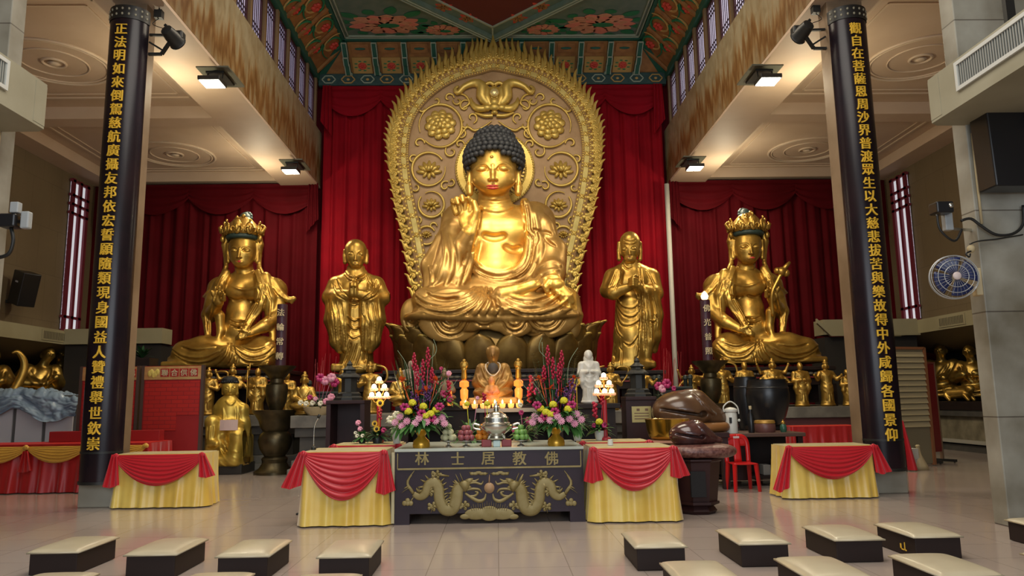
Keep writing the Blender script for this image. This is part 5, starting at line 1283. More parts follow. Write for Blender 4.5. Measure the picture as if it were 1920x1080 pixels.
for (cx, cy, rx, rz) in ((893, 964, .14, .065), (917.5, 963, .12, .085), (942, 964, .14, .065), (872, 969, .06, .03), (963, 969, .06, .03)): m.ball(AP(cx, cy), (rx, .008, rz), 16, 8)
for k in range(17): m.tube([AP(885+k*4, 958-4*math.sin(k*PI/16)), AP(883+k*4.3, 949-6*math.sin(k*PI/16)-3*(k % 2))], [.012, .003], 5, True, .4)
m.build('inlaid_waves', AGOLD, t, True)
# ------------------------------------------------------------------ kneeling stools
CUSH = mat('stool_cushion', (.50, .44, .30), .3, 0, (.44, .38, .26), 3); BOXB = mat('stool_box_brown', (.022, .013, .011), .55, spec=.25)
def make_stool(label):
    t = thing('kneeling_stool', label, 'stool', group='kneeling stools')
    w_, d_, h = .20, .325, .192
    MB().box((-w_, -d_, 0.004), (w_, d_, h)).build('box', BOXB, t, bevel=.006)
    def cush(u, v):
        x, y = (u-.5)*2, (v-.5)*2; e = (1-abs(x)**6)*(1-abs(y)**6); return Vector((x*(w_+.02), y*(d_+.02), h-.004+.026*max(0, e)**.4+.016*(1-x*x)*(1-y*y)))
    m = MB().sheet(cush, 22, 24); m.box((-w_-.02, -d_-.02, h-.012), (w_+.02, d_+.02, h)); m.build('cushion', CUSH, t, True, fix=False)
    return t
ST = [((50, 1035), (146, 1038), 'leftmost of the four in front of the red-skirted table'), ((232, 1040), (329, 1042), 'second from the left, before the left satin table'), ((404, 1043), (503, 1045), 'third from the left, left of the one nearest the altar'),
      ((592, 1045), (696, 1045), 'left of the aisle, nearest the altar'), ((1192, 1028), (1288, 1025), 'right of the aisle, nearest the altar'), ((1388, 1022), (1482, 1018), 'standing in line with the red plastic chair'), ((1566, 1014), (1660, 1011), 'before the right satin table'), ((1716, 1009), (1805, 1005), 'before the right column, with a gold mark on its side')]
s0 = None
for (a, b_, txt) in ST:
    p, q = atz(*a, .19), atz(*b_, .19); c = ((p.x+q.x)/2, (p.y+q.y)/2+.35, 0); lab = f'cream cushioned kneeling stool, {txt}'
    if s0 is None: s0 = make_stool(lab); s0.location = c; tag(s0, group='kneeling stools')
    else: so = dup(s0, c, 0, lab)
for (bl_, br2, txt) in (((78, 1074), (187, 1072), 'lower left corner of the view'), ((358, 1073), (487, 1073), 'cut by the lower edge, below the second and third'), ((574, 1076), (671, 1075), 'cut by the lower edge, left of the aisle'), ((1236, 1054), (1344, 1049), 'cut by the lower edge, right of the aisle'), ((1446, 1047), (1559, 1040), 'cut by lower edge, second right of the aisle'), ((1659, 1041), (1773, 1035), 'cut by lower edge, third right of the aisle')):
    p, q = atz(*bl_, .20), atz(*br2, .20); dup(s0, ((p.x+q.x)/2, (p.y+q.y)/2-.35, 0), 0, f'cream kneeling stool, {txt}')
p = atz(1880, 974, .19); dup(s0, (p.x+.23, p.y-.35, 0), 0, 'cream cushioned dark kneeling stool, at the right edge before the grey pillar')
p = atz(1908, 1037, .19); dup(s0, (p.x+.23, p.y-.35, 0), 0, 'cream cushioned dark kneeling stool, lower right corner of the view')
p = at(1679, 1022, 6.6)
o = MB().box((0, -.05, 0), (.004, .05, .01)).box((0, -.03, 0), (.004, -.02, .07)).box((0, .03, .0), (.004, .05, .05)).build('gold_mark', GCHAR)
mk = [c for c in C.objects if c.name.startswith('kneeling_stool') and 'gold mark' in c.get('label', '')][0]
o.parent = mk; o.location = (-.221, -.16, .05)
# ------------------------------------------------------------------ smaller golden statues on the plinths
def small_statue(kind):
    """about 1 m tall, facing -y, base at the origin; returns mesh and extra tubes"""
    c = Clay((-.42, -.28, -.01), (.42, .28, 1.06), .0135)
    c.ell((0, 0, .03), (.17, .15, .05), .02); c.ell((0, 0, .075), (.14, .12, .035), .02)
    if kind == 'sit':
        c.ell((0, -.02, .17), (.26, .2, .09), .05); c.ell((0, .02, .36), (.145, .11, .2), .05)
        for q in (-1, 1): c.chain([(q*.13, .02, .47), (q*.19, -.02, .32), (q*.05, -.14, .27)], [.062, .055, .035], .03); c.folds([[(q*.22, .2), (q*.12, .15), (q*.02, .14)], [(q*.12, .5), (q*.08, .4), (q*.02, .32)]], .014, .015, front=True)
        hz = .66; c.cap((0, .02, .5), (0, .01, .6), .05, .045, .02); s_ = 1
    else:
        c.chain([(0, .01, .10), (0, .01, .4), (0, .02, .66)], [.135, .125, .12], .05)
        c.ell((0, .02, .68), (.155, .10, .13), .05); c.cap((0, .02, .74), (0, .01, .84), .05, .042, .02); hz = .90
        for q in (-1, 1):
            c.cap((q*.07, .0, .76), (q*.13, .01, .74), .05, .06, .03)
            if kind in ('robe', 'staff'):
                c.chain([(q*.145, .02, .73), (q*.175, -.02, .57), (q*.04, -.14, .60)], [.062, .055, .03], .025); c.chain([(q*.13, -.06, .58), (q*.14, -.05, .42), (q*.13, -.03, .3)], [.05, .06, .03], .03)
            elif kind == 'dance':
                c.chain([(q*.145, .02, .73), (q*.22, -.04, .60), (q*.30, -.10, .68)], [.058, .045, .026], .02); c.ell((q*.31, -.11, .70), .032, .01)
            elif kind == 'ribbon':
                c.chain([(q*.145, .02, .73), (q*.21, -.03, .57), (q*.07, -.14, .62)], [.056, .046, .028], .02)
            elif kind == 'many':
                c.chain([(q*.145, .02, .73), (q*.17, -.03, .58), (q*.03, -.14, .63)], [.054, .046, .028], .02)
                c.chain([(q*.14, .03, .75), (q*.27, .0, .74), (q*.34, -.02, .90)], [.045, .036, .024], .02); c.chain([(q*.14, .03, .70), (q*.27, -.02, .60), (q*.34, -.06, .52)], [.045, .036, .024], .02); c.ell((q*.345, -.02, .92), .03, .01)
            c.chain([(q*.05, -.02, .35), (q*.06, -.02, .12)], [.075, .06], .03)
        c.folds([[(-.10, .55), (0, .48), (.10, .55)], [(-.11, .46), (0, .38), (.11, .46)], [(-.11, .36), (0, .28), (.11, .36)], [(-.05, .3), (-.06, .12)], [(.05, .3), (.06, .12)], [(0, .27), (.0, .1)], [(-.1, .78), (0, .66), (.08, .76)]], .013, .014, front=True)
    c.ell((0, .0, hz), (.062, .068, .082), .01); c.ell((0, -.055, hz-.005), (.012, .022, .022), .01)
    if kind in ('robe', 'staff'): c.ell((0, .01, hz+.05), (.05, .05, .05), .02)
    else:
        c.lat = None; c.ell((0, .0, hz+.07), (.065, .065, .03), .01); c.ell((0, .01, hz+.115), (.035, .035, .045), .02)
        for q in (-1, 1): c.ell((q*.07, 0, hz-.02), (.016, .02, .05), .01)
    return c.arrays()
SMALL = {}
def small(kind, label, px, py_top, py_base, Y, flip=False, rz=0, group='small golden statues on the plinths', scale=None):
    base = at(px, py_base, Y); top = at(px, py_top, Y)
    base.z = ZP if Y > 14 else 1.33
    if kind not in SMALL:
        t = thing('small_statue', label, 'statue', base, rz, group); V, F = small_statue(kind)
        clay_mesh('body', [(V, F)], GOLD2, t)
        m = MB()
        if kind in ('ribbon',):
            m.tube(spline([(-.2, .02, .55), (-.34, .03, .72), (-.30, .03, .92), (-.12, .04, .98)], 16), [.012, .026, .026, .012], 6, True, .5); m.build('ribbon', GOLD2, t, True); m = MB(); m.tube(spline([(.2, .02, .55), (.36, .03, .74), (.40, .03, .92), (.24, .03, .96), (.14, .03, .92)], 18), [.012, .026, .026, .012], 6, True, .5)
            m.build('ribbon', GOLD2, t, True)
        if kind == 'staff':
            m.tube([(-.17, -.16, .03), (-.17, -.16, .98)], .011, 6); m.ball((-.17, -.16, 1.0), .03, 8, 6); m.build('staff', GOLD2, t, True)
        if kind == 'many':
            m.tube([(.345, -.02, .80), (.36, -.02, 1.06)], [.008, .02], 6); m.build('raised_attribute', GOLD2, t, True); MB().tube([(-.42, -.07, .52), (-.28, -.07, .52)], .014, 6).build('bar_attribute', GOLD2, t, True)
        SMALL[kind] = t; o = t
    else: o = dup(SMALL[kind], base, rz, label)
    s = (top.z-base.z)/(1.0 if kind != 'sit' else .84); o.scale = (s*(-1 if flip else 1), s, s) if scale is None else scale
    return o
YL = 16.55
small('ribbon', 'small golden statue with looping ribbon beside the red notice board', 388, 693, 778, YL)
small('many', 'small golden many-armed statue behind the large seated gold figure', 433, 687, 778, 16.62)
small('staff', 'small golden robed statue with staff left of the bronze incense burner', 481, 690, 776, YL)
small('robe', 'small golden statue half hidden behind the left bronze vase', 537, 698, 772, YL)
small('sit', 'small golden seated statue behind the pink flower basket', 570, 694, 752, 15.3)
small('dance', 'small golden statue between dark trough and pagoda at the left monk', 642, 690, 765, 15.6)
small('ribbon', 'small golden statue with looping ribbon below the left monk', 693, 683, 770, 15.4, True)
small('sit', 'small golden seated figure on the dark altar left of the big bouquet', 750, 688, 732, 12.15)
small('ribbon', 'small golden statue with looping ribbon beside the white porcelain statue', 1147, 684, 763, 15.4)
small('dance', 'small golden statue between right pagoda and the old monk', 1207, 688, 760, 15.6)
small('many', 'small golden many-armed statue left of the right bronze vase', 1300, 688, 762, YL)
small('ribbon', 'small golden statue with looping ribbon behind the right bronze vase', 1357, 677, 764, YL, True)
small('robe', 'small golden robed statue rising above the left black urn', 1400, 678, 762, YL)
small('many', 'small golden many-armed statue rising above the larger black urn', 1453, 676, 762, YL, True)
small('robe', 'small golden robed statue standing clear, right of the black urns', 1505, 679, 763, YL)
small('dance', 'small golden statue with spread hands, last before the right column', 1553, 678, 760, YL)
small('robe', 'small golden statue half hidden by the right column', 1592, 692, 762, YL, True)
# dark arhats in the side alcoves
m = MB(); 
for sd, nm in ((-1, 'left'), (1, 'right')):
    t = thing('alcove_plinth', f'dark stone plinth with pale rail along the {nm} wall alcove', 'plinth', (sd*12.05, 15, 0)); q = -sd
    zt = 1.32 if sd < 0 else 1.2
    def slab(n_, a, b_, e, mm): x0, x1 = sorted((sd*-.75-e*sd, sd*.8)); MB().box((x0, -6, a), (x1, 5.9, b_)).build(n_, mm, t)
    slab('base', 0, .16, -.05, STONED); slab('rail', .2, .28, .02, mat('rail_pale_'+nm, (.34, .32, .26), .5)); slab('carved_panel', .28, .85, -.1, mat('panel_stone_'+nm, (.22, .19, .12), .6, 0, (.12, .10, .06), 3)); slab('ledge', .85, 1.0, .0, STONED); slab('top', 1.0, zt, .03, DWOOD)
def arhat(seed, label, p, rz, s, lean=0, group='golden arhat statues in the side alcoves'):
    rnd = random.Random(seed); c = Clay((-.62, -.5, -.02), (.62, .5, 1.35), .02)
    c.ell((0, 0, .18), (.46, .36, .2), .08); c.ell((lean*.1, .05, .55), (.3, .25, .42), .1)
    for q in (-1, 1):
        c.chain([(q*.26+lean*.1, .04, .82), (q*(.42), -.05, .56), (q*.12+lean*.15, -.28, .5+.2*rnd.random())], [.15, .13, .08], .06); c.ell((q*.32, -.2, .22), (.17, .16, .14), .08)
        c.folds([[(q*.4, .34), (q*.2, .24), (.02, .22)], [(q*.3, .8), (q*.2, .6), (q*.04, .44)], [(q*.22, .86), (q*.12, .66), (q*.0, .52)], [(q*.44, .2), (q*.2, .12), (0, .12)]], .03, .03, front=True)
    c.cap((lean*.1, .02, .9), (lean*.16, -.04, 1.08), .1, .09, .04); c.ell((lean*.18, -.05, 1.17), (.13, .145, .16), .03); c.ell((lean*.18, -.19, 1.15), (.025, .04, .04), .02)
    for q in (-1, 1): c.ell((lean*.18+q*.06, -.175, 1.19), (.035, .03, .02), .02); c.ell((lean*.18+q*.135, -.03, 1.15), (.02, .03, .06), .02)
    t = thing('arhat_statue', label, 'statue', p, rz, group); t.scale = (s,)*3; clay_mesh('body', [c], mat('arhat_gold_%d' % seed, (.5, .33, .08), .32, .85, (.2, .11, .02), 4), t); return t
def wallp(px, py, X, z): p = atx(px, py, X); return (X, p.y, z)
arhat(1, 'dark golden arhat leaning forward in the left alcove, left of the calm one', wallp(70, 700, -11.75, 1.33), .9, 1.2, .9)
arhat(2, 'dark golden calm arhat in the left alcove nearest the red board', wallp(115, 700, -11.75, 1.33), .75, 1.25, -.2)
t = arhat(3, 'dark golden arhat with a raised curved horn at the left edge', wallp(-22, 700, -11.75, 1.33), .9, 1.1, .2)
o = MB().tube(spline([(.35, -.3, .3), (.52, -.3, .7), (.55, -.3, 1.0), (.42, -.3, 1.22), (.3, -.3, 1.2)], 20), [.1, .09, .06, .02], 8).build('horn', GOLD2, t, True)
arhat(4, 'dark golden arhat in the right alcove beside the red panel', wallp(1766, 745, 12.0, 1.21), -.9, 1.15, .5)
arhat(5, 'dark golden arhat in the right alcove next to the grey pillar', wallp(1832, 745, 12.0, 1.21), -.8, 1.05, -.3)
p = wallp(1800, 757, 11.45, 1.21)
t = thing('tiger_figure', 'low golden animal figure lying between the two right alcove arhats', 'statue', p, -1.2, None)
c = Clay((-.5, -.2, 0), (.5, .2, .45), .016); c.chain([(-.25, 0, .18), (.2, 0, .2)], [.13, .12], .05); c.ell((.32, -.03, .30), (.11, .1, .1), .04)
for x in (-.28, .22):
    for y in (-.1, .1): c.chain([(x, y, .14), (x+.1, y-.02, .03)], [.06, .04], .03)
c.chain([(-.36, 0, .2), (-.45, .05, .3)], [.04, .025], .02); clay_mesh('body', [c], GOLD2, t)
# ------------------------------------------------------------------ the large seated gold figure on the floor
YG = 15.85
t = thing('seated_gold_figure', 'bright gold seated figure on a dark block in front of the left plinth', 'statue', at(424, 888, YG)); t.location.z = 0
def G(px, py, dy=0): return np.array(at(px, py, YG+dy))
lo = G(376, 892); hi = G(474, 700)
b = Clay((lo[0], YG-.62, .16), (hi[0], YG+.4, hi[2]), .0135)
b.ell(G(427, 775), (.30, .22, .38), .06); b.ell(G(430, 800, -.05), (.36, .3, .2), .08); b.cap(G(432, 755), G(431, 738), .13, .11, .04)
b.cap(G(425, 755), G(414, 768), .10, .13, .06); b.cap(G(437, 755), G(455, 768), .10, .13, .06)
b.chain([G(414, 768), G(409, 795), G(425, 806, -.25)], [.14, .11, .06], .04); b.chain([G(455, 768), G(456, 795), G(447, 805, -.2)], [.13, .11, .06], .04)
b.chain([G(420, 815, -.15), G(398, 792, -.3), G(396, 830, -.36)], [.17, .14, .10], .05); b.chain([G(396, 828, -.36), G(406, 832, -.45)], [.09, .06], .03)
b.chain([G(440, 815, -.15), G(446, 818, -.38), G(440, 862, -.40)], [.19, .17, .15], .06); b.box(G(430, 845, 0), (.40, .34, .33), .06, .08); b.ell(G(425, 862, -.2), (.44, .33, .16), .08)
b.chain([G(460, 790, 0), G(464, 830, 0), G(466, 862, 0)], [.10, .12, .08], .05)
b.folds([[(420, 825), (430, 843), (446, 848)], [(418, 832), (430, 854), (448, 860)], [(412, 840), (422, 862), (440, 872)], [(402, 845), (412, 866), (424, 874)], [(394, 800), (392, 825)], [(402, 798), (400, 822)], [(388, 800), (387, 822)], [(454, 822), (456, 850), (452, 872)], [(462, 810), (463, 850)], [(424, 752), (432, 760), (440, 752)], [(418, 765), (420, 785), (416, 795)], [(444, 762), (446, 785), (442, 800)], [(414, 790), (428, 794), (444, 790)], [(424, 815), (436, 812), (448, 816)]], .02, .02)
hd = Clay((G(431, 0)[0]-.0-.6, YG-.35, G(431, 750)[2]), (G(431, 730)[0]+.35, YG+.35, G(431, 708)[2]), .011)
hd.ell(G(431, 724, .02), (.155, .175, .16), .03); hd.ell(G(431, 732, -.04), (.14, .13, .14), .05); hd.cap(G(431, 735, 0), G(431, 748, 0), .09, .11, .03)
cc = G(430, 729, -.2); face_feats(hd, (cc[0], cc[2]), .14, .26, YG-.2)
for x in (418.5, 444): hd.chain([G(x, 722, .02), G(x, 738, 0)], [.03, .035], .02)
clay_mesh('body', [b, hd], mat('bright_gold_paint', (.72, .50, .10), .36, .65, (.52, .34, .05), 4), t, tuple(t.location))
m = MB(); m.ball(Vector(G(431, 713.5, .03)), (.165, .185, .095), 18, 10)
for k in range(20): a = 2*PI*k/20; m.ball(Vector(G(431, 716.5, .03))+Vector((.155*math.cos(a), .175*math.sin(a), 0)), .03, 6, 4); o = m.build('hair', HAIR, t, True); o.data.transform(Matrix.Translation(-t.location))
MB().box((-.47, -.42, 0), (.45, .42, .2)).build('base_block', mat('block_black', (.03, .026, .02), .5), t, bevel=.01)
MB().box((-.45, -.40, .2), (.43, .40, .3)).build('gold_base', GOLD2, t, bevel=.01)
p = at(429, 797, YG-.52); m = MB(); m.sheet(lambda u, v: Vector((p.x+(u-.5)*.36-t.location.x, p.y-t.location.y-.02*math.sin(u*PI), p.z+(v-.5)*.21)), 8, 4); o = m.build('paper_note', mat('note_pink', (.62, .45, .40), .6), t); md = o.modifiers.new('t', 'SOLIDIFY'); md.thickness = .006
# ------------------------------------------------------------------ bronze burners, pillars of incense, dark troughs, pagodas
def burner(px, label, x, y, zoff=0, full=True):
    t = thing('incense_burner', label, 'burner', (x, y, 0)); s = 1.0
    m = MB(); m.lathe([(.40, 0), (.40, .05), (.30, .12), (.24, .22), (.26, .30), (.22, .34)], n=28); m.build('foot', BRONZE, t, 40)
    m = MB(); m.lathe([(.20, .34), (.30, .5), (.34, .66), (.30, .78), (.24, .84)], n=28); m.build('bowl', BRONZE, t, 40)
    m = MB(); m.lathe([(.24, .84), (.30, .92), (.34, 1.06), (.40, 1.16), (.46, 1.22), (.47, 1.27), (.42, 1.27)], n=28); m.build('basin', BRONZE, t, 40)
    m = MB(); m.lathe([(.13, 1.27), (.2, 1.45), (.225, 1.68), (.21, 1.78), (.14, 1.82), (.13, 1.9)], n=28); m.build('vase', BRONZE, t, 40)
    m = MB(); m.lathe([(.14, 1.9), (.2, 1.96), (.24, 2.02), (.36, 2.12), (.38, 2.16), (.3, 2.16)], n=28); m.build('dish', BRONZE, t, 40)
    return t
p = at(514, 886, 15.45); burner(514, 'tall bronze tiered incense burner standing on the floor at the left', p.x, 15.45)
p2 = at(1335, 760, 15.75); burner(1335, 'tall bronze tiered incense burner behind the wooden fish at the right', p2.x, 15.75)
PURP = mat('incense_purple', (.05, .014, .026), .45)
def pillar_incense(label, px0, px1, y0, y1, Y, txt, lit, zb):
    a, b_ = at(px0, y0, Y), at(px1, y1, Y); h = b_.z-zb; t = thing('incense_pillar', label, 'incense', (a.x, Y, zb))
    m = MB(); m.lathe([(.105, 0), (.105, h)], n=20); m.build('stick', PURP, t, 40)
    for i, ch in enumerate(txt): write(ch, t, 0, -.114, h*(.86-.235*i), .16, mat('incense_letters', (.62, .5, .28), .5) if i == 0 else bpy.data.materials['incense_letters'], .0025, .008, .17)
    if lit:
        m = MB(); m.lathe([(.02, 0), (.07, .03), (.085, .09), (.05, .16), (.01, .2)], (0, 0, h), 12); m.build('bulb', mat('bulb_warm', (1, .8, .5), .4, emit=(1, .72, .4), es=2.2), t, True)
pillar_incense('purple incense pillar with gold characters by the left crowned statue', 526, 528, 690, 571, 15.45, '法輪常轉', False, 2.165)
pillar_incense('purple incense pillar with gold characters and warm bulb by the right crowned statue', 1328, 1327, 685, 563, 15.75, '佛光普照', True, 2.165)
rnd = random.Random(4)
def trough(px, py, Y, label, lab2, z):
    p = at(px, py, Y); t = thing('incense_trough', label, 'trough', (p.x, Y, z)); D = mat('trough_dark_'+str(px), (.035, .042, .035), .5, .3)
    MB().box((-.34, -.22, .06), (.34, .22, .42)).build('tub', D, t, bevel=.02); MB().box((-.37, -.25, .42), (.37, .25, .47)).build('rim', D, t, bevel=.01)
    for sx in (-1, 1):
        for sy in (-1, 1): m = MB(); m.lathe([(.045, 0), (.045, .62), (.06, .64), (.05, .7), (.01, .72)], (sx*.33, sy*.2, 0), 10); m.build('corner_post', D, t, 40)
    s0 = None
    for i in range(16):
        x, y = rnd.uniform(-.22, .22), rnd.uniform(-.1, .1); L = rnd.uniform(.45, .85); dx = rnd.uniform(-.12, .12)
        if s0 is None: s0 = MB().tube([(0, 0, -.05), (0, 0, 1)], .004, 5).build('incense_stick', mat('stick_red_'+str(px), (.35, .03, .03), .6)); tag(s0, lab2, 'incense stick', lab2.split(' standing')[0]+'s'); o = s0
        else: o = s0.copy(); C.objects.link(o)
        o.location = (p.x+x, Y+y, z+.44); o.rotation_euler = (rnd.uniform(-.08, .08), dx, 0); o.scale = (1, 1, L)
trough(605, 745, 15.75, 'dark green bronze incense trough on the stone plinth, left of the left pagoda', 'thin red incense stick standing in the left dark trough', ZP)
trough(1262, 745, 15.75, 'dark green bronze incense trough on the stone plinth by the right pagoda', 'thin red incense stick standing in the right dark trough', ZP)
PED = mat('pedestal_maroon', (.034, .011, .010), .45, 0, (.024, .008, .008), 3, spec=.3)
def pedestal(px0, px1, py, Y, label, plate):
    a, b_ = at(px0, py, Y), at(px1, py, Y); w_ = (b_.x-a.x)/2; t = thing('pedestal_box', label, 'pedestal', ((a.x+b_.x)/2, Y, 0)); z = a.z
    MB().box((-w_, -w_, z-.06), (w_, w_, z)).build('top', PED, t, bevel=.01)
    for q in (-1, 1): MB().box((q*(w_-.04)-.035, -w_+.02, 0), (q*(w_-.04)+.035, w_-.02, z-.06)).build('side_panel', PED, t)
    MB().box((-w_+.06, w_-.06, 0), (w_-.06, w_-.02, z-.06)).build('back_panel', PED, t)
    if plate:
        MB().box((-w_+.07, -w_+.03, 0), (w_-.07, -w_+.05, z-.06)).build('front_panel', PED, t)
        o = MB().box((-.16, -w_+.015, z-.42), (.16, -w_+.03, z-.16)).build('brass_plate', mat('brass_plate', (.45, .36, .14), .4, .5), t)
        m = MB()
        for k in range(3): m.box((-.12, -w_+.012, z-.28-.045*k), (.12, -w_+.016, z-.265-.045*k))
        for k in (-.08, .06): m.box((k, -w_+.012, z-.235), (k+.05, -w_+.016, z-.195))
        m.build('plate_lines', mat('plate_print', (.16, .08, .04), .5), o)
    return t, z, w_
def pagoda(t_, px, label, x, y, z, h):
    t = thing('pagoda_ornament', label, 'ornament', (x, y, z)); k = h/.78; a0 = PI/4; D = bpy.data.materials.get('pagoda_dark') or mat('pagoda_dark', (.03, .03, .026), .5, .3)
    for nm, prof in (('base', [(.27, 0), (.27, .05), (.23, .08), (.23, .13), (.19, .16)]), ('body', [(.155, .16), (.155, .42)]), ('roof', [(.155, .42), (.235, .45), (.215, .48), (.13, .54), (.12, .58)]), ('finial', [(.12, .58), (.15, .6), (.09, .64), (.05, .68), (.06, .71), (.012, .78)])):
        m = MB(); m.lathe([(r*k, q*k) for r, q in prof], n=8 if nm != 'finial' else 12, a0=PI/8); m.build(nm, D, t)
t, z, w_ = pedestal(619, 690, 751, 12.6, 'open-fronted dark pedestal box holding the left pagoda ornament', False); pagoda(t, 652, 'dark pagoda-shaped ornament on the open dark pedestal at the left', t.location.x, 12.6, z, .66)
t, z, w_ = pedestal(1168, 1225, 744, 12.6, 'maroon pedestal box with brass plate holding the right pagoda ornament', True); pagoda(t, 1196, 'dark pagoda-shaped ornament on the maroon pedestal with brass plate', t.location.x, 12.6, z, .66)
# ------------------------------------------------------------------ dark middle altar with candles, monk, porcelain figures
a, b_ = at(742, 766, 12.0), at(1162, 756, 12.0); ZM = 1.33
t = thing('middle_altar', 'dark altar table with candle shelf behind the big bouquets', 'altar', ((a.x+b_.x)/2, 12.3, 0)); hw = (b_.x-a.x)/2
MB().box((-hw, -.4, ZM-.08), (hw, .45, ZM)).build('table_top', DWOOD, t, bevel=.01)
MB().box((-hw+.08, -.33, ZM-.35), (hw-.08, .4, ZM-.08)).build('apron', DWOOD, t)
for q in (-1, 1):
    for k in (.98, .5): MB().box((q*(hw*k-.1)-.07, -.36, 0), (q*(hw*k-.1)+.07, .4, ZM-.35)).build('leg', DWOOD, t)
MB().box((-hw+.2, .3, 0.1), (hw-.2, .38, ZM-.35)).build('back_board', DWOOD, t)
MB().box((-.5, -.62, ZM-.11), (.5, -.4, ZM-.05)).build('candle_shelf', mat('shelf_grey', (.28, .26, .22), .4), t)
for q in (-.42, .42): MB().box((q-.03, -.58, .5), (q+.03, -.52, ZM-.11)).build('shelf_leg', DWOOD, t)
tx, ty = t.location.x, t.location.y
FLAME = mat('candle_flame', (1, .7, .3), .4, emit=(1, .62, .22), es=14); GLASSC = mat('candle_glass', (.9, .45, .15), .2, 0, emit=(1, .4, .08), es=1.1)
cn = None
for i, px in enumerate((873, 890, 906, 914, 928, 942, 958, 973)):
    p = at(px, 752, 11.78); lab = f'lit glass oil candle on the grey shelf, {["first","second","third","fourth","fifth","sixth","seventh","last"][i]} from the left'
    if cn is None:
        cn = thing('oil_candle', lab, 'candle', (p.x, 11.78, ZM-.05), 0, 'oil candles before the monk')
        MB().lathe([(.03, 0), (.045, .02), (.05, .07), (.045, .075)], n=12).build('cup', GLASSC, cn, True)
        MB().lathe([(.004, 0), (.016, .018), (.012, .04), (.002, .065)], (0, 0, .07), 8).build('flame', FLAME, cn, True)
    else: dup(cn, (p.x, 11.78, ZM-.05), 0, lab)
l = bpy.data.lights.new('candle_light', 'POINT'); l.energy = 9; l.color = (1, .55, .2); l.shadow_soft_size = .2; o = bpy.data.objects.new('candle_light', l); C.objects.link(o); o.location = (tx, 11.5, ZM+.2)
# monk in the candle light
p = at(925, 752, 12.2); t = thing('seated_monk_statue', 'golden hooded seated monk statue behind the candles', 'statue', (p.x, 12.2, ZM))
c = Clay((-.5, -.4, -.01), (.5, .4, .98), .0125); c.box((0, 0, .06), (.40, .3, .06), .03, .03); c.ell((0, -.04, .2), (.33, .25, .12), .06); c.ell((0, .02, .42), (.22, .16, .26), .08)
for q in (-1, 1): c.chain([(q*.18, .02, .58), (q*.25, -.04, .36), (q*.06, -.2, .3)], [.1, .09, .05], .04); c.folds([[(q*.26, .5), (q*.22, .36), (q*.08, .24)], [(q*.18, .6), (q*.12, .44), (q*.04, .32)], [(q*.3, .22), (q*.16, .16), (0, .15)]], .018, .02, front=True)
c.cap((0, .02, .6), (0, 0, .74), .075, .07, .03); c.ell((0, 0, .80), (.10, .105, .12), .02); c.ell((0, .02, .86), (.115, .11, .11), .03); c.ell((0, -.10, .79), (.018, .025, .03), .015); c.ell((0, -.02, .72), (.05, .05, .03), .03)
clay_mesh('body', [c], mat('monk_painted_gold', (.42, .24, .06), .42, .5, (.24, .12, .03), 6), t)
m = MB(); m.tube(spline([(-.11, -.09, .66), (-.1, -.17, .55), (0, -.2, .46), (.1, -.17, .55), (.11, -.09, .66), (0, .1, .70)], 26, True), .011, 6); m.build('bead_necklace', mat('bead_necklace', (.6, .5, .36), .5), t, True)
m = MB(); m.ball((0, -.11, .58), (.09, .05, .1), 10, 7); m.build('collar', mat('collar_dark', (.06, .05, .04), .6), t, True)
p = at(922, 748, 11.98); t = thing('child_figure', 'small red and gold sitting figurine right in front of the monk statue', 'figurine', (p.x, 11.96, ZM))
c = Clay((-.18, -.14, -.01), (.18, .14, .5), .011); c.ell((0, 0, .09), (.14, .1, .1), .03); c.ell((0, 0, .22), (.08, .07, .12), .03); c.ell((0, -.01, .37), (.055, .055, .065), .02); c.ell((0, .01, .42), (.04, .04, .04), .02)
for q in (-1, 1): c.chain([(q*.07, 0, .28), (q*.1, -.03, .2), (q*.03, -.08, .18)], [.035, .03, .022], .02)
clay_mesh('body', [c], mat('figurine_orange', (.48, .13, .05), .45, .1, (.6, .34, .1), 7), t)
AMB = mat('amber_lamp', (.8, .3, .05), .3, .1, emit=(1, .30, .05), es=.8)
am = None
for px, nm in ((870, 'left'), (973, 'right')):
    p = at(px, 752, 11.9); lab = f'amber glowing tiered pillar lamp {nm} of the monk statue'
    if am is None:
        am = thing('pillar_lamp', lab, 'lamp', (p.x, 12.0, ZM), 0, 'amber pillar lamps')
        MB().lathe([(.07, 0), (.07, .06), (.04, .08), (.06, .12), (.065, .24), (.035, .28)], n=14).build('lower_glass', AMB, am, True)
        MB().lathe([(.035, .28), (.075, .3), (.075, .37), (.035, .4)], n=4).build('middle_box', AMB, am)
        m = MB(); m.lathe([(.035, .4), (.05, .44), (.04, .55), (.055, .57), (.03, .6)], n=12); m.ball((0, 0, .64), (.07, .03, .07), 10, 6); m.ball((0, 0, .70), (.035, .03, .04), 8, 5); m.build('gilt_finial', GOLD2, am, True)
    else: dup(am, (p.x, 12.0, ZM), 0, lab)
WHT = mat('white_porcelain', (.62, .60, .52), .3)
p = at(1108, 752, 12.1); t = thing('porcelain_statue', 'white porcelain robed standing statue at the right end of the dark altar', 'statue', (p.x, 12.25, ZM)); V, F = small_statue('robe'); clay_mesh('body', [(V, F)], WHT, t); t.scale = (.86, .86, .86)
m = MB(); m.ball((0, .02, .92), (.085, .08, .1), 10, 7); m.ball((0, .03, .84), (.1, .06, .12), 10, 7); m.build('hood', WHT, t, True)
p = at(767, 745, 12.1); t = thing('porcelain_statue', 'brown and white standing figurine behind the left bouquet', 'statue', (p.x, 12.3, ZM)); clay_mesh('body', [(V, F)], mat('figurine_cream_brown', (.50, .44, .34), .5, 0, (.2, .1, .06), 5), t); t.scale = (.74, .74, .74)
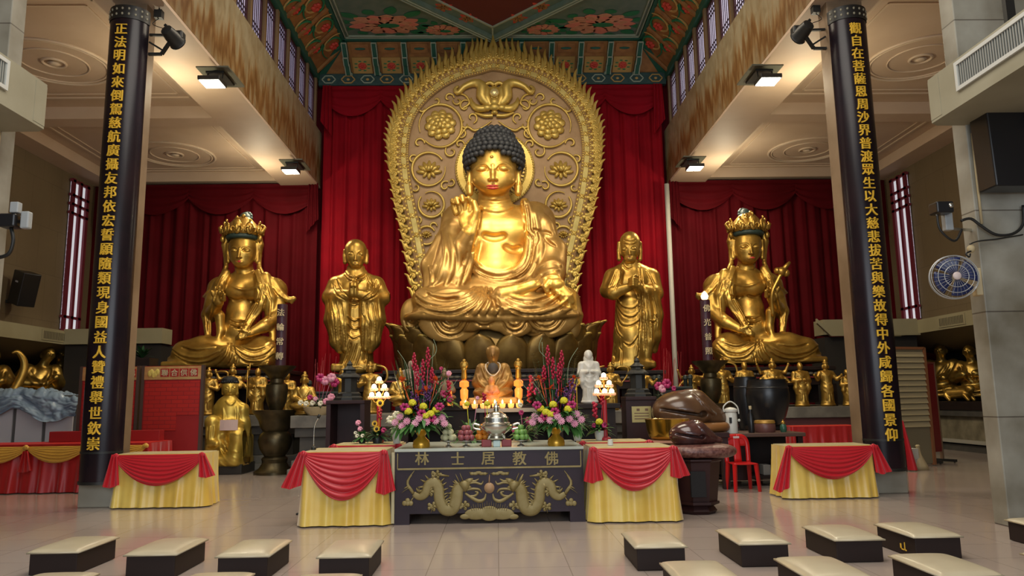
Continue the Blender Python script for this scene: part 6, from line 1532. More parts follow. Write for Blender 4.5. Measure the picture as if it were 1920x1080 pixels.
p = at(832, 745, 12.1); t = thing('painted_figurine', 'small painted seated figurine between left bouquet and amber lamp', 'statue', (p.x, 12.25, ZM)); V2, F2 = small_statue('sit'); clay_mesh('body', [(V2, F2)], mat('figurine_paint', (.3, .13, .07), .5, 0, (.12, .16, .06), 6), t); t.scale = (.75, .75, .75)
p = at(844, 748, 11.95); t = thing('amber_figurine', 'tiny amber bottle-shaped lamp left of the candles', 'lamp', (p.x, 11.95, ZM)); MB().lathe([(.04, 0), (.045, .05), (.02, .1), (.03, .16), (.025, .22), (.005, .27)], n=10).build('glass', AMB, t, True)
# ------------------------------------------------------------------ lotus lamp trees
BULB = mat('lotus_bulb', (1, .9, .75), .3, emit=(1, .78, .5), es=7)
lt = None
for px, py, nm in ((711, 728, 'left'), (1127, 724, 'right')):
    p = at(px, py, 10.28); lab = f'pyramid of lit lotus lamps on a red stem at the {nm}'
    if lt is None:
        H0 = p.z; lt = thing('lotus_lamp_tree', lab, 'lamp', (p.x, 10.28, .865), 0, 'lotus lamp trees'); h = p.z-.865
        MB().lathe([(.07, 0), (.07, .03), (.03, .05), (.03, h-.2)], n=12).build('red_stem', mat('lamp_stem_red', (.38, .02, .03), .4), lt, 40)
        m = MB()
        for (x, y, z) in ((0, 0, .12), (-.07, 0, .02), (.07, 0, .02), (-.1, 0, -.09), (0, -.05, -.09), (.1, 0, -.09)):
            bo = MB().ball((x, y, h+z), (.034, .034, .04), 10, 7).build('bulb', BULB, lt, True)
            q = MB()
            for k in range(7): a = 2*PI*k/7; q.ball((x+.04*math.cos(a), y+.04*math.sin(a), h+z-.035), (.02, .02, .022), 6, 4)
            q.build('petals', mat('lotus_lamp_petal', (.75, .45, .28), .4, emit=(1, .45, .2), es=.5) if 'lotus_lamp_petal' not in bpy.data.materials else bpy.data.materials['lotus_lamp_petal'], bo, True)
            m.tube([(0, 0, h-.2), (x*.6, y, h+z-.1), (x, y, h+z-.04)], .008, 5)
        m.build('branches', GOLD2, lt, True)
    else: dup(lt, (p.x, 10.0, .865), 0, lab)
    l = bpy.data.lights.new('lotus_light', 'POINT'); l.energy = 5; l.color = (1, .75, .45); l.shadow_soft_size = .1; o = bpy.data.objects.new('lotus_light', l); C.objects.link(o); o.location = p+Vector((0, -.25, 0))
# ------------------------------------------------------------------ flowers
LEAFG = mat('leaf_green', (.035, .13, .025), .5, 0, (.07, .20, .04), 6); LEAFD = mat('leaf_dark', (.012, .055, .02), .45, 0, (.03, .10, .03), 5); STEMG = mat('stem_green', (.10, .2, .05), .5)
YFL = mat('mum_yellow', (.70, .62, .02), .55, 0, (.55, .5, .02), 20); PFL = mat('gerbera_pink', (.68, .33, .42), .5, 0, (.6, .22, .33), 8); MFL = mat('magenta_petal', (.40, .02, .12), .5); GING = mat('ginger_crimson', (.40, .008, .04), .45); ORF = mat('orange_petal', (.72, .13, .02), .5); VIO = mat('violet_petal', (.11, .03, .13), .5); SUN = mat('sunflower_yellow', (.75, .45, .02), .5); SEED = mat('sunflower_seed', (.03, .015, .008), .7); WFL = mat('white_petal', (.7, .66, .5), .5)
def leaf(m, p, d, L, w, bend=.3, n=5):
    p, d = Vector(p), Vector(d).normalized(); s = d.cross(Vector((0, 0, 1))); s = s.normalized() if s.length > .05 else Vector((1, 0, 0)); nr = s.cross(d); vs = []
    for i in range(n+1):
        t = i/n; q = p+d*L*t-nr*0+Vector((0, 0, -bend*L*t*t)); ww = w*math.sin(PI*min(1, .08+.92*t))**.8
        vs += [q-s*ww, q+Vector((0, 0, .15*ww)), q+s*ww]
    m.add(vs, [(3*i+k, 3*i+k+1, 3*i+k+4, 3*i+k+3) for i in range(n) for k in (0, 1)])
def mum(m, c, r, rnd):
    for k in range(26):
        z = 1-1.4*(k+.5)/26; a = k*2.39996; q = math.sqrt(max(0, 1-z*z)); d = Vector((q*math.cos(a), -abs(q*math.sin(a))*.9-.1, z)); m.ball(Vector(c)+d*r*.68, (r*.34,)*3, 6, 4)
    m.ball(c, r*.7, 8, 6)
def daisy(m, c, r, d=(0, -1, .25), n=10, w=.22):
    d = Vector(d).normalized(); a_ = d.orthogonal().normalized(); b_ = d.cross(a_); c = Vector(c)
    for k in range(n):
        a = 2*PI*k/n; q = a_*math.cos(a)+b_*math.sin(a); s = d.cross(q)
        vs = [c, c+q*r*.5+s*r*w+d*.004, c+q*r+d*.01, c+q*r*.5-s*r*w+d*.004]; m.add(vs, [(0, 1, 2, 3)])
    m.ball(c+d*.01, r*.25, 6, 4)
def fern(m, p, d, L, rnd):
    p, d = Vector(p), Vector(d).normalized(); k = 14
    for i in range(k):
        t = (i+1)/k; q = p+d*L*t
        for s_ in (-1, 1):
            a = rnd.uniform(-.3, .3); v = (d*.5+Vector((s_*math.cos(a), math.sin(a), .1))).normalized(); leaf(m, q, v, .1*(1.15-t)+.02, .009, .2, 2)
def twig(m, pts, r=.006): m.tube([Vector(p) for p in spline(pts, 5*len(pts))], [r, r*.8, r*.5], 5)
def big_bouquet(label, px, py, Y, flip, seed):
    p = at(px, py, Y); p.z = HA; t = thing('bouquet', label, 'flowers', p); rnd = random.Random(seed); f = -1 if flip else 1
    VG = bpy.data.materials.get('vase_gold') or mat('vase_gold', (.62, .34, .03), .25, .5)
    m = MB(); m.lathe([(.10, 0), (.105, .03), (.095, .08), (.05, .12), (.045, .14), (.06, .16), (.075, .19), (.11, .205), (.11, .22), (.08, .22)], n=24); m.build('vase', VG, t, 50)
    def R(a, b_, c): return Vector((f*a*1.45, b_*1.15, .22+(c-.22)*1.1))
    m = MB()
    for k in range(230):      # low collar of leaves
        a = rnd.uniform(0, 2*PI); e = rnd.uniform(-.15, .9); d = Vector((math.cos(a)*math.cos(e), math.sin(a)*math.cos(e)*.8-.1, math.sin(e))); leaf(m, Vector((0, 0, .27))+Vector((d.x*1.25, d.y, d.z))*rnd.uniform(.03, .24), d, rnd.uniform(.09, .19), rnd.uniform(.018, .04), rnd.uniform(.2, .9))
    for k in range(6):
        d = Vector((rnd.uniform(-.7, .0)*f, -.3, -.6)); leaf(m, R(-.14+.04*rnd.uniform(-1, 1), -.1, .28), d, .17, .026, .3)
    m.build('collar_leaves', LEAFG, t, True, fix=False)
    m = MB()
    for k in range(80):
        x = rnd.uniform(-.28, .28); leaf(m, (x*.5, rnd.uniform(-.02, .1), .3), (x*1.1, rnd.uniform(-.1, .1), 1), rnd.uniform(.3, .85), rnd.uniform(.012, .03), .03, 6)
    for k in range(18): fern(m, (rnd.uniform(-.16, .16), .06, rnd.uniform(.3, .75)), (rnd.uniform(-.5, .5), 0, 1), rnd.uniform(.3, .55), rnd)
    for k in range(70): leaf(m, (rnd.uniform(-.22, .22), rnd.uniform(-.1, .08), rnd.uniform(.32, .75)), (rnd.uniform(-.8, .8), rnd.uniform(-.6, .3), rnd.uniform(.4, 1.2)), rnd.uniform(.1, .2), rnd.uniform(.012, .026), .25, 4)
    m.build('tall_leaves', LEAFD, t, True, fix=False)
    m = MB()
    for pts in ([(.02, 0, .2), (.05, 0, .6), (-.02, 0, .85), (.12, 0, 1.05), (.1, 0, 1.2)], [(-.05, 0, .2), (-.1, 0, .6), (-.12, -.02, .9), (-.2, -.02, 1.08)], [(.0, 0, .3), (.18, -.05, .7), (.22, 0, .62), (.3, -.03, .75)], [(.02, -.1, .3), (.03, -.12, .62)], [(.06, .0, .3), (.1, .0, 1.15)]): twig(m, [R(*q) for q in pts])
    m.build('curly_twigs', mat('twig_pale_%d' % seed, (.22, .28, .16), .6), t, True)
    for (x, y, z, L) in ((-.06, -.03, .95, .12), (.055, -.03, 1.0, .13), (.015, -.05, .86, .14), (-.03, -.06, .8, .13), (.09, -.04, .8, .1)):
        m = MB()
        for k in range(16):
            q = k/15; a = k*2.4; rr = .022*math.sin(PI*(.15+.8*q)); m.ball(R(x+rr*.7*math.cos(a), y+rr*.7*math.sin(a), z+L*(q-.5)*1.5), (.014, .014, .02), 6, 4)
        m.tube([R(x, y, z-.1), R(x*.6, y, .3)], .006, 5); m.build('ginger_flower', GING, t, True)
    for (x, y, z) in ((-.13, -.06, .66), (-.02, -.1, .60), (.05, -.1, .63), (.13, -.05, .74), (-.16, -.03, .74)):
        m = MB()
        for k in range(5): leaf(m, R(x, y, z), R(rnd.uniform(-1, 1), -.5, rnd.uniform(.0, 1)), .10, .022, .2, 3)
        m.tube([R(x, y, z), R(x*.3, 0, .3)], .006, 5); m.build('orange_lily', ORF, t, True, fix=False)
    for k in range(7):
        x, z = rnd.uniform(-.16, .12), rnd.uniform(.48, .68); m = MB()
        for j in range(12): m.ball(R(x+rnd.uniform(-.015, .015), -.10+rnd.uniform(-.02, .02), z+(j-6)*.013), .014, 5, 3)
        m.build('violet_spray', VIO, t, True)
    for (x, y, z) in ((-.06, -.17, .50), (.03, -.19, .46), (-.09, -.2, .41), (.09, -.2, .38), (.13, -.15, .42), (.05, -.21, .36)):
        m = MB(); mum(m, R(x, y, z), .05, rnd); m.build('yellow_chrysanthemum', YFL, t, True)
    for (x, y, z) in ((-.16, -.17, .36), (-.1, -.22, .31), (-.03, -.24, .29), (.06, -.24, .30), (-.2, -.16, .3), (.13, -.2, .31), (.18, -.15, .34), (.2, -.16, .28), (0, -.24, .34), (-.14, -.2, .26)):
        m = MB(); daisy(m, R(x, y, z), .052, (x, -1, .3), 12); daisy(m, R(x, y-.01, z), .036, (x, -1, .3), 9); m.build('pink_gerbera', PFL, t, fix=False)
    for (x, y, z) in ((.02, -.22, .39), (.16, -.17, .46), (-.12, -.2, .46), (.1, -.2, .34)):
        m = MB()
        for k in range(6): m.ball(R(x+.026*math.cos(k), y-.01*k/6, z+.026*math.sin(k)), .024, 6, 4)
        m.build('magenta_flower', MFL, t, True)
    return t
big_bouquet('tall flower arrangement in a gold footed vase at the left end of the carved altar', 790, 840, 9.12, False, 3)
big_bouquet('tall flower arrangement in a gold footed vase at the right end of the carved altar', 1043, 838, 9.05, True, 8)
def posy(label, px, Y, z, potm, pot, blooms, spread, h, seed, lv=40, tall=()):
    p = at(px, 820, Y); t = thing('flower_pot', label, 'flowers', (p.x, Y, z)); rnd = random.Random(seed)
    m = MB(); m.lathe(pot, n=18); m.build('pot', potm, t, 50); zt = pot[-1][1]; m = MB()
    for k in range(lv):
        a = rnd.uniform(0, 2*PI); e = rnd.uniform(-.1, 1.2); d = Vector((math.cos(a)*math.cos(e), math.sin(a)*math.cos(e), math.sin(e))); leaf(m, Vector((0, 0, zt))+d*.03, d, spread*rnd.uniform(.6, 1.1), .02*rnd.uniform(.7, 1.4), .4)
    m.build('leaves', LEAFG if seed % 2 else LEAFD, t, True, fix=False)
    for (kind, x, y, zz, r) in blooms:
        m = MB(); c = Vector((x, y, zt+zz))
        if kind == 'mum': mum(m, c, r, rnd); nm, mm = 'yellow_chrysanthemum', YFL
        elif kind == 'sun':
            daisy(m, c, r, (0, -1, .1), 16, .18); nm, mm = 'sunflower', SUN
        elif kind == 'pink':
            for k in range(7): m.ball(c+Vector((r*.45*math.cos(k*.9), -.01*k, r*.45*math.sin(k*.9))), r*.5, 7, 5)
            nm, mm = 'pink_flower', PFL
        elif kind == 'red':
            for k in range(10): m.ball(c+Vector((.016*math.cos(k*2.4), .016*math.sin(k*2.4), (k-5)*r*.28)), r*.36, 6, 4)
            nm, mm = 'red_ginger', GING
        else:
            for k in range(6): m.ball(c+Vector((r*.5*math.cos(k), -.01*k, r*.5*math.sin(k))), r*.45, 6, 4)
            nm, mm = ('magenta_flower', MFL) if kind == 'mag' else ('white_flower', WFL)
        if zz > .05: m.tube([c, Vector((x*.3, y*.3, zt))], .005, 5)
        o = m.build(nm, mm, t, kind != 'sun', fix=kind != 'sun')
        if kind == 'sun': MB().ball(c+Vector((0, -.008, 0)), (r*.42, .02, r*.42), 12, 6).build('seed_head', SEED, o, True)
    return t
POTD = mat('pot_black', (.02, .02, .02), .4); POTW = mat('pot_white', (.62, .62, .55), .3); BASK = mat('basket_cream', (.45, .36, .2), .6)
posy('small pink and white flower pot on the low left red table', 679, 10.2, .865, POTD, [(.04, 0), (.06, .05), (.05, .07)], [('pink', -.05, -.02, .2, .04), ('pink', -.02, -.04, .12, .035), ('white', -.05, -.07, .03, .03), ('white', .02, -.07, .03, .03), ('white', -.08, -.04, .07, .025)], .14, .2, 3, 40)
posy('small sunflower arrangement in a black pot on the low left red table', 708, 10.15, .865, POTD, [(.06, 0), (.07, .07), (.06, .09)], [('sun', .0, -.08, .1, .05), ('sun', -.03, -.06, .17, .045), ('sun', .035, -.04, .44, .06), ('red', .03, -.02, .3, .05), ('mag', .09, -.06, .08, .04)], .2, .2, 4, 70)
posy('white vase with yellow blooms and pale wooden roses left of the big bouquet', 744, 9.95, .865, POTW, [(.045, 0), (.055, .05), (.075, .2), (.07, .21)], [('white', .0, -.03, .16, .06), ('white', -.08, -.02, .1, .06), ('mum', -.01, -.05, .08, .05), ('mum', .05, -.05, .15, .045)], .16, .2, 5, 30)
posy('white vase with sunflowers and magenta blooms behind the right big bouquet', 1083, 9.95, .865, POTW, [(.045, 0), (.055, .05), (.075, .2), (.07, .21)], [('sun', .0, -.05, .56, .06), ('sun', -.04, -.05, .47, .05), ('mag', -.07, -.06, .36, .05), ('mag', -.09, -.06, .3, .045)], .24, .2, 6, 80)
posy('white pot with yellow chrysanthemum and red ginger on the low right table', 1124, 10.0, .865, POTW, [(.045, 0), (.06, .05), (.065, .12), (.06, .125)], [('mum', -.005, -.06, .11, .052), ('red', -.05, -.0, .28, .07), ('red', .06, -.0, .42, .06), ('mag', .06, -.05, .07, .045), ('mag', -.08, -.05, .07, .035)], .2, .2, 7, 90)
posy('small mixed flower posy with yellow chrysanthemum behind the fruit stands', 882, 10.1, .86, POTD, [(.05, 0), (.06, .06), (.05, .08)], [('mum', -.04, -.04, .42, .04), ('mum', -.06, -.05, .1, .045), ('mag', -.12, -.05, .04, .05), ('pink', .1, -.05, .5, .03)], .34, .2, 9, 70)
posy('small leafy posy with yellow chrysanthemum behind the silver censer', 914, 10.2, .86, POTD, [(.05, 0), (.06, .06), (.05, .08)], [('mum', .0, -.04, .42, .045), ('red', -.04, .0, .5, .05)], .3, .2, 10, 60)
posy('dark red and green posy between the green fruit and right bouquet', 982, 10.0, .86, POTD, [(.05, 0), (.06, .06), (.05, .08)], [('mag', -.03, -.04, .3, .04), ('mag', .06, -.04, .2, .05), ('white', -.04, -.03, .4, .04), ('mag', -.12, -.04, .08, .05)], .3, .2, 11, 60)
posy('pink rose basket with red ribbon on the left plinth beside the dark pedestal', 596, 14.95, ZP, BASK, [(.2, 0), (.28, .1), (.3, .16), (.26, .17)], [('white', -.3, -.2, .08, .06), ('white', -.18, -.25, .06, .06), ('white', -.05, -.27, .07, .06), ('white', .1, -.26, .06, .06), ('pink', .2, -.22, .1, .07), ('pink', .28, -.15, .18, .08), ('mag', -.12, -.2, .18, .06), ('pink', .0, -.25, .15, .05), ('pink', .15, -.1, .50, .10), ('mag', .05, -.12, .56, .10), ('pink', .27, -.1, .56, .10), ('mag', .33, -.08, .46, .10)], .35, .3, 12, 60)
posy('pink flower basket on the right plinth beside the old monk', 1246, 14.95, ZP, POTW, [(.1, 0), (.13, .2), (.12, .22)], [('mag', -.1, -.1, .25, .1), ('mag', .06, -.12, .3, .11), ('pink', -.04, -.14, .2, .09), ('mag', .2, -.1, .2, .06)], .25, .3, 14, 40)
posy('red flower arrangement with dark leaves on the middle altar left of the candles', 830, 11.78, 1.33, POTD, [(.05, 0), (.06, .06), (.05, .08)], [('red', -.1, -.05, .18, .09), ('mag', .02, -.08, .1, .07), ('red', .1, -.04, .2, .08), ('mag', .12, -.06, .02, .06), ('pink', .1, -.02, .42, .05), ('mag', -.02, -.02, .5, .035)], .3, .2, 15, 70)
posy('red flower arrangement with dark leaves on the middle altar right of the candles', 1008, 11.78, 1.33, POTD, [(.05, 0), (.06, .06), (.05, .08)], [('red', -.08, -.05, .25, .09), ('mag', .0, -.08, .12, .07), ('red', .1, -.04, .2, .08), ('red', -.12, -.06, .08, .08)], .3, .2, 16, 70)
# ------------------------------------------------------------------ fruit stands
FST = mat('fruit_stand_silver', (.35, .33, .28), .35, .8)
def fruit_stand(label, flabel, group, px, Y, m_, r, layers, name):
    p = at(px, 832, Y); t = thing('fruit_stand', label, 'stand', (p.x, Y, HA), 0, 'silver fruit stands')
    MB().lathe([(.05, 0), (.045, .012), (.014, .025), (.014, .05), (.05, .06), (.10, .068), (.10, .075), (.03, .07)], n=20).build('dish', FST, t, 50)
    z = HA+.07+r; f0 = None
    for n, rad in layers:
        for k in range(n):
            a = 2*PI*k/n+.4+z*9; q = (p.x+rad*math.cos(a), Y+rad*math.sin(a), z)
            if f0 is None:
                f0 = MB().lathe([(.001, -.92*r), (.35*r, -.96*r), (.75*r, -.6*r), (1*r, 0), (.85*r, .55*r), (.4*r, .88*r), (.12*r, .82*r), (.001, .76*r)], n=14).build(name, m_, None, True); tag(f0, flabel, name.replace('_', ' '), group); o = f0
            else: o = f0.copy(); C.objects.link(o)
            o.location = q
        z += r*1.5
fruit_stand('silver fruit stand with pale round buns, leftmost', 'pale cream round bun piled on the leftmost silver stand', 'pale buns on the stand', 841, 9.15, mat('bun_cream', (.60, .57, .36), .5, 0, (.5, .5, .28), 20), .042, ((5, .06), (3, .035), (1, 0)), 'bun')
fruit_stand('silver fruit stand with dusky red apples, second from left', 'dusky red apple piled on the second silver stand', 'red apples on the stand', 874, 9.15, mat('apple_red', (.36, .09, .10), .4, 0, (.25, .06, .07), 15), .038, ((6, .07), (4, .045), (2, .025)), 'apple')
fruit_stand('silver fruit stand with oranges just left of the silver censer', 'orange piled on the stand left of the silver censer', 'oranges on the stand', 905, 9.22, mat('orange_peel', (.72, .27, .02), .45, 0, (.62, .21, .02), 30, .2, 60), .04, ((5, .055), (3, .035), (1, 0)), 'orange')
fruit_stand('silver fruit stand with green apples right of the silver censer', 'green apple piled on the stand right of the silver censer', 'green apples on the stand', 977, 9.1, mat('apple_green', (.22, .42, .10), .35, 0, (.16, .33, .07), 15), .038, ((6, .065), (4, .045), (1, 0)), 'green_apple')
# silver censer on its red stands
p = at(931, 832, 9.08); t = thing('silver_censer', 'silver lidded censer with handles on red stands in the middle of the altar', 'censer', (p.x, 9.1, HA)); SIL = mat('silver', (.62, .60, .52), .22, .95); MAR = mat('stand_red', (.22, .02, .02), .4)
for q in (-1, 1): MB().box((q*.12-.06, -.07, 0), (q*.12+.06, .07, .085)).build('red_stand', MAR, t, bevel=.01)
MB().box((-.04, -.09, 0), (.045, .05, .075)).build('pale_towel', mat('towel_pale', (.55, .68, .66), .7), t, bevel=.01)
m = MB(); m.lathe([(.11, .085), (.115, .10), (.09, .13), (.10, .145), (.16, .19), (.19, .23), (.19, .25), (.17, .255)], n=28); m.build('bowl', SIL, t, 40)
m = MB(); m.lathe([(.165, .255), (.17, .275), (.15, .29), (.15, .34), (.135, .35), (.12, .375), (.06, .41), (.03, .42), (.03, .45), (.045, .465), (.02, .49), (.012, .53), (.002, .54)], n=28); m.build('lid', SIL, t, 40)
for q in (-1, 1): MB().tube(spline([(q*.18, 0, .2), (q*.27, 0, .22), (q*.27, 0, .27), (q*.19, 0, .25)], 12), .014, 7).build('handle', SIL, t, True)
for k in range(3): a = k*2.1-.5; MB().tube([(.09*math.cos(a), .09*math.sin(a), .14), (.12*math.cos(a), .12*math.sin(a), .085)], [.02, .014], 7).build('leg', SIL, t, True)
o = MB().tube([(0, -.15, 0), (0, -.15, .002), (0, -.15, .07)], [.035, .035, .03], 12).build('paper_cup', mat('cup_white', (.6, .6, .55), .5), None); o.location = (at(1243, 838, 9.0).x-.62, 9.2, .855); tag(o, 'small white cup on the right satin table top', 'cup')
# gooseneck microphone
p = at(588, 842, 9.15); t = thing('microphone', 'gooseneck microphone on the left satin table', 'microphone', (p.x, 9.15, .852))
MB().lathe([(.03, 0), (.03, .03), (.012, .045)], n=12).build('base', DARKM, t, 40); MB().tube(spline([(0, 0, .04), (.0, 0, .2), (.01, 0, .3), (.05, 0, .38)], 16), .007, 6).build('gooseneck', SIL, t, True); MB().tube([(.045, 0, .375), (.065, 0, .415)], [.016, .02], 8).build('head', DARKM, t, True)
p = atz(560, 963, .02); t = thing('stand_foot', 'dark metal stand leg poking out on the floor left of the satin table', 'stand', (p.x, p.y, 0)); MB().tube([(-.02, 0, .02), (.22, .1, .05)], .012, 6).build('leg', DARKM, t); MB().ball((-.02, 0, .016), .016, 7, 5).build('rubber_tip', DARKM, t, True)
# ------------------------------------------------------------------ wooden fish drums, urns, table, thermos, chair
def wooden_fish(label, px0, px1, pyt, pyb, Y, m_, z=None):
    a, b_ = at(px0, pyb, Y), at(px1, pyb, Y); tp = at(px0, pyt, Y); W_ = b_.x-a.x; H_ = tp.z-(z if z is not None else a.z)
    t = thing('wooden_fish', label, 'wooden fish drum', ((a.x+b_.x)/2-.1*W_, Y, z if z is not None else a.z)); h = max(.011, W_*.016)
    c = Clay((-.62*W_, -.5*W_, -.06), (.72*W_, .5*W_, H_*1.08), h)
    c.ell((-.08*W_, 0, .40*H_), (.44*W_, .38*W_, .60*H_), .02); c.chain([(.1*W_, 0, .55*H_), (.34*W_, 0, .28*H_), (.56*W_, 0, .16*H_)], [.24*W_, .15*W_, .06*W_], .1*W_); c.ell((.6*W_, 0, .15*H_), (.07*W_, .06*W_, .05*W_), .04)
    c.box((-.20*W_, -.45*W_, .40*H_), (.34*W_, .26*W_, .022*W_), .01, .02, 'cut', Matrix.Rotation(.16, 4, 'Y')); c.ell((.15*W_, -.34*W_, .33*H_), (.07*W_, .18*W_, .05*W_), .02, 'cut')
    for k in range(4): c.fold([((.02+.06*k)*W_, .92*H_-.14*k*H_), ((.12+.05*k)*W_, .7*H_-.1*k*H_), ((.2+.05*k)*W_, .5*H_-.06*k*H_)], .02*W_, .02*W_, front=True)
    c.box((0, 0, -.15*W_), (W_, W_, .15*W_), .0, .01, 'cut'); clay_mesh('body', [c], m_, t); return t
a, b_ = at(1262, 868, 9.35), at(1350, 868, 9.35); hw = .31
t = thing('fish_pedestal', 'dark maroon octagonal pedestal under the smaller wooden fish', 'pedestal', (at(1302, 868, 9.45).x, 9.45, 0)); zp = .66
MB().lathe([(.22, 0), (.25, .04), (.21, .09), (.28, .12), (.28, .15)], n=8, a0=PI/8).build('foot', PED, t); MB().lathe([(.255, .15), (.31, zp-.04), (.335, zp-.02), (.335, zp)], n=8, a0=PI/8).build('body', PED, t)
MB().box((-.13, -.30, .22), (.05, -.255, .52)).build('dark_opening', mat('opening_black', (.006, .005, .005), .8), t)
MB().box((-.34, -.22, .2), (-.27, -.14, .55)).build('paper_notice', mat('notice_grey', (.35, .33, .3), .6), t)
cu = thing('fish_cushion', 'thick reddish brown patterned cushion under the smaller wooden fish', 'cushion', (t.location.x+.08, 9.45, zp+.003))
MB().sheet(lambda u, v: Vector((.43*math.copysign(abs(math.cos(u*2*PI))**.7, math.cos(u*2*PI))*max(.02, math.sin(v*PI))**.35, .36*math.copysign(abs(math.sin(u*2*PI))**.7, math.sin(u*2*PI))*max(.02, math.sin(v*PI))**.35, .085-.085*math.cos(v*PI))), 36, 16).build('cover', mat('cushion_brocade', (.075, .018, .014), .4, 0, (.20, .09, .07), 26, .2, 30, 3), cu, True)
wooden_fish('smaller glossy dark wooden fish drum with slit mouth on the brown cushion', 1266, 1350, 790, 842, 9.45, mat('fish_lacquer', (.045, .018, .018), .2, 0, (.08, .028, .022), 9, coat=.5), zp+.172)
p = at(1255, 824, 10.9); t = thing('gold_bowl_drum', 'shiny golden bowl-shaped gong behind the right satin table', 'gong', (p.x, 11.0, .80))
m = MB(); m.lathe([(.2, 0), (.27, .04), (.30, .14), (.32, .28), (.325, .30), (.30, .29)], n=32, mod=lambda a, z: 1+.012*math.sin(10*a)); m.build('bowl', mat('gong_gold', (.60, .38, .06), .2, .95), t, 50)
MB().lathe([(.25, -.06), (.3, -.03), (.27, 0)], n=24).build('cushion', mat('gong_cushion', (.35, .18, .12), .5), t, 50)
t = thing('gong_stand', 'small maroon stand carrying the golden gong', 'stand', (p.x, 11.0, 0)); MB().box((-.33, -.28, .68), (.33, .28, .74)).build('top', PED, t, bevel=.01)
for sx in (-1, 1):
    for sy in (-1, 1): MB().box((sx*.28-.03, sy*.23-.03, 0), (sx*.28+.03, sy*.23+.03, .68)).build('leg', PED, t)
t = thing('fish_table', 'dark wooden table carrying the large wooden fish', 'table', (at(1305, 800, 12.0).x-.1, 12.05, 0)); zt = .86
MB().box((-.52, -.42, zt-.08), (.52, .42, zt)).build('top', PED, t, bevel=.01)
for sx in (-1, 1):
    for sy in (-1, 1): MB().box((sx*.45-.05, sy*.34-.05, 0), (sx*.45+.05, sy*.34+.05, zt-.08)).build('leg', PED, t)
cu = thing('fish_ring', 'orange brown cushion ring under the large wooden fish', 'cushion', (at(1312, 800, 12.0).x, 12.05, zt)); MB().tube([(.42*math.cos(a), .3*math.sin(a), .075) for a in np.linspace(0, 2*PI, 40)], .075, 10).build('ring', mat('ring_orange', (.26, .11, .03), .45), cu, True)
wooden_fish('large glossy brown wooden fish drum with slit mouth', 1239, 1368, 733, 800, 12.05, mat('fish_brown', (.075, .036, .018), .25, 0, (.12, .062, .03), 3, coat=.3), zt+.10)
BLK = mat('urn_black', (.010, .010, .011), .3)
t = thing('drum_table', 'dark wooden table carrying thermos, bottles and black urns behind the red chair', 'table', (at(1412, 822, 12.1).x+.1, 12.35, 0)); zt = .83
MB().box((-.66, -.5, zt-.06), (.66, .45, zt)).build('top', mat('table_maroon', (.09, .045, .03), .5), t, bevel=.01)
MB().box((-.6, -.42, .1), (-.25, .4, zt-.06)).build('cabinet_side', PED, t); MB().box((-.62, .3, .04), (.62, .38, zt-.06)).build('back_board', DWOOD, t); MB().box((-.6, -.4, .12), (.6, .36, .16)).build('lower_shelf', DWOOD, t)
for sx in (-1, 1):
    for sy in (-1, 1): MB().box((sx*.6-.04, sy*.38-.04, 0), (sx*.6+.04, sy*.38+.04, zt-.06)).build('leg', PED, t)
tx = t.location.x
for k, (x, w_, h_, c_) in enumerate(((.08, .12, .16, (.2, .19, .17)), (.25, .08, .24, (.05, .04, .04)), (.42, .1, .13, (.3, .26, .16)), (.52, .06, .2, (.07, .06, .05)))):
    o = MB().box((-w_/2, -.1, 0), (w_/2, .1, h_)).build('stored_box', mat('stored_%d' % k, c_, .6), None, bevel=.008); o.location = (tx+x, 12.15, .162); tag(o, ['small grey box', 'slim black box', 'low tan box', 'narrow dark box'][k]+' stored on the shelf under the urn table', 'box')
def urn(label, px0, px1, pyt, Y, zb, m_):
    a, b_ = at(px0, pyt, Y), at(px1, pyt, Y); r = (b_.x-a.x)/2; h = a.z-zb; t = thing('black_urn', label, 'urn', ((a.x+b_.x)/2, Y, zb))
    MB().lathe([(r*.5, 0), (r*.62, h*.06), (r*.78, h*.2), (r*.95, h*.45), (r*1.0, h*.66), (r*.95, h*.84), (r*.86, h*.97), (r*.88, h), (r*.8, h), (r*.78, h*.95)], n=32).build('body', m_, t, 50)
    m = MB(); m.lathe([(r*.965, h*.80), (r*.985, h*.815), (r*.96, h*.83)], n=32); m.build('rim_band', m_, t, True); return t
urn('smaller black urn behind the white thermos', 1374, 1420, 707, 13.35, .75, BLK); urn('larger black urn with wide mouth right of the smaller one', 1398, 1476, 712, 12.95, .9, BLK)
for px, Y, z, hw in ((1397, 13.35, .75, .24), (1437, 12.95, .9, .3)):
    p = at(px, 800, Y); t = thing('urn_stand', 'dark low stand under the smaller black urn' if px < 1400 else 'dark low stand under the larger black urn', 'stand', (p.x, Y, 0))
    MB().box((-hw, -.1, z-.06), (hw, .2, z)).build('top', DWOOD, t)
    for sx in (-1, 1): MB().box((sx*(hw-.05)-.04, -.08, 0), (sx*(hw-.05)+.04, .18, z-.06)).build('leg', DWOOD, t)
p = at(1373, 826, 12.0); t = thing('thermos', 'white lidded thermos pot with arched handle on the dark table', 'thermos', (p.x, 12.0, zt))
MB().lathe([(.095, 0), (.10, .02), (.095, .3), (.085, .33)], n=24).build('body', POTW, t, 40); MB().lathe([(.09, .33), (.105, .34), (.105, .375), (.06, .40), (.01, .41)], n=24).build('lid', POTW, t, 40)
MB().tube(spline([(-.105, 0, .33), (-.11, 0, .42), (0, 0, .50), (.11, 0, .42), (.13, 0, .3)], 18), .011, 7).build('handle', POTW, t, True); MB().box((-.06, -.104, .16), (-.02, -.094, .25)).build('gauge', DARKM, t); MB().ball((.125, -.01, .2), .024, 8, 6).build('spout_knob', POTW, t, True)
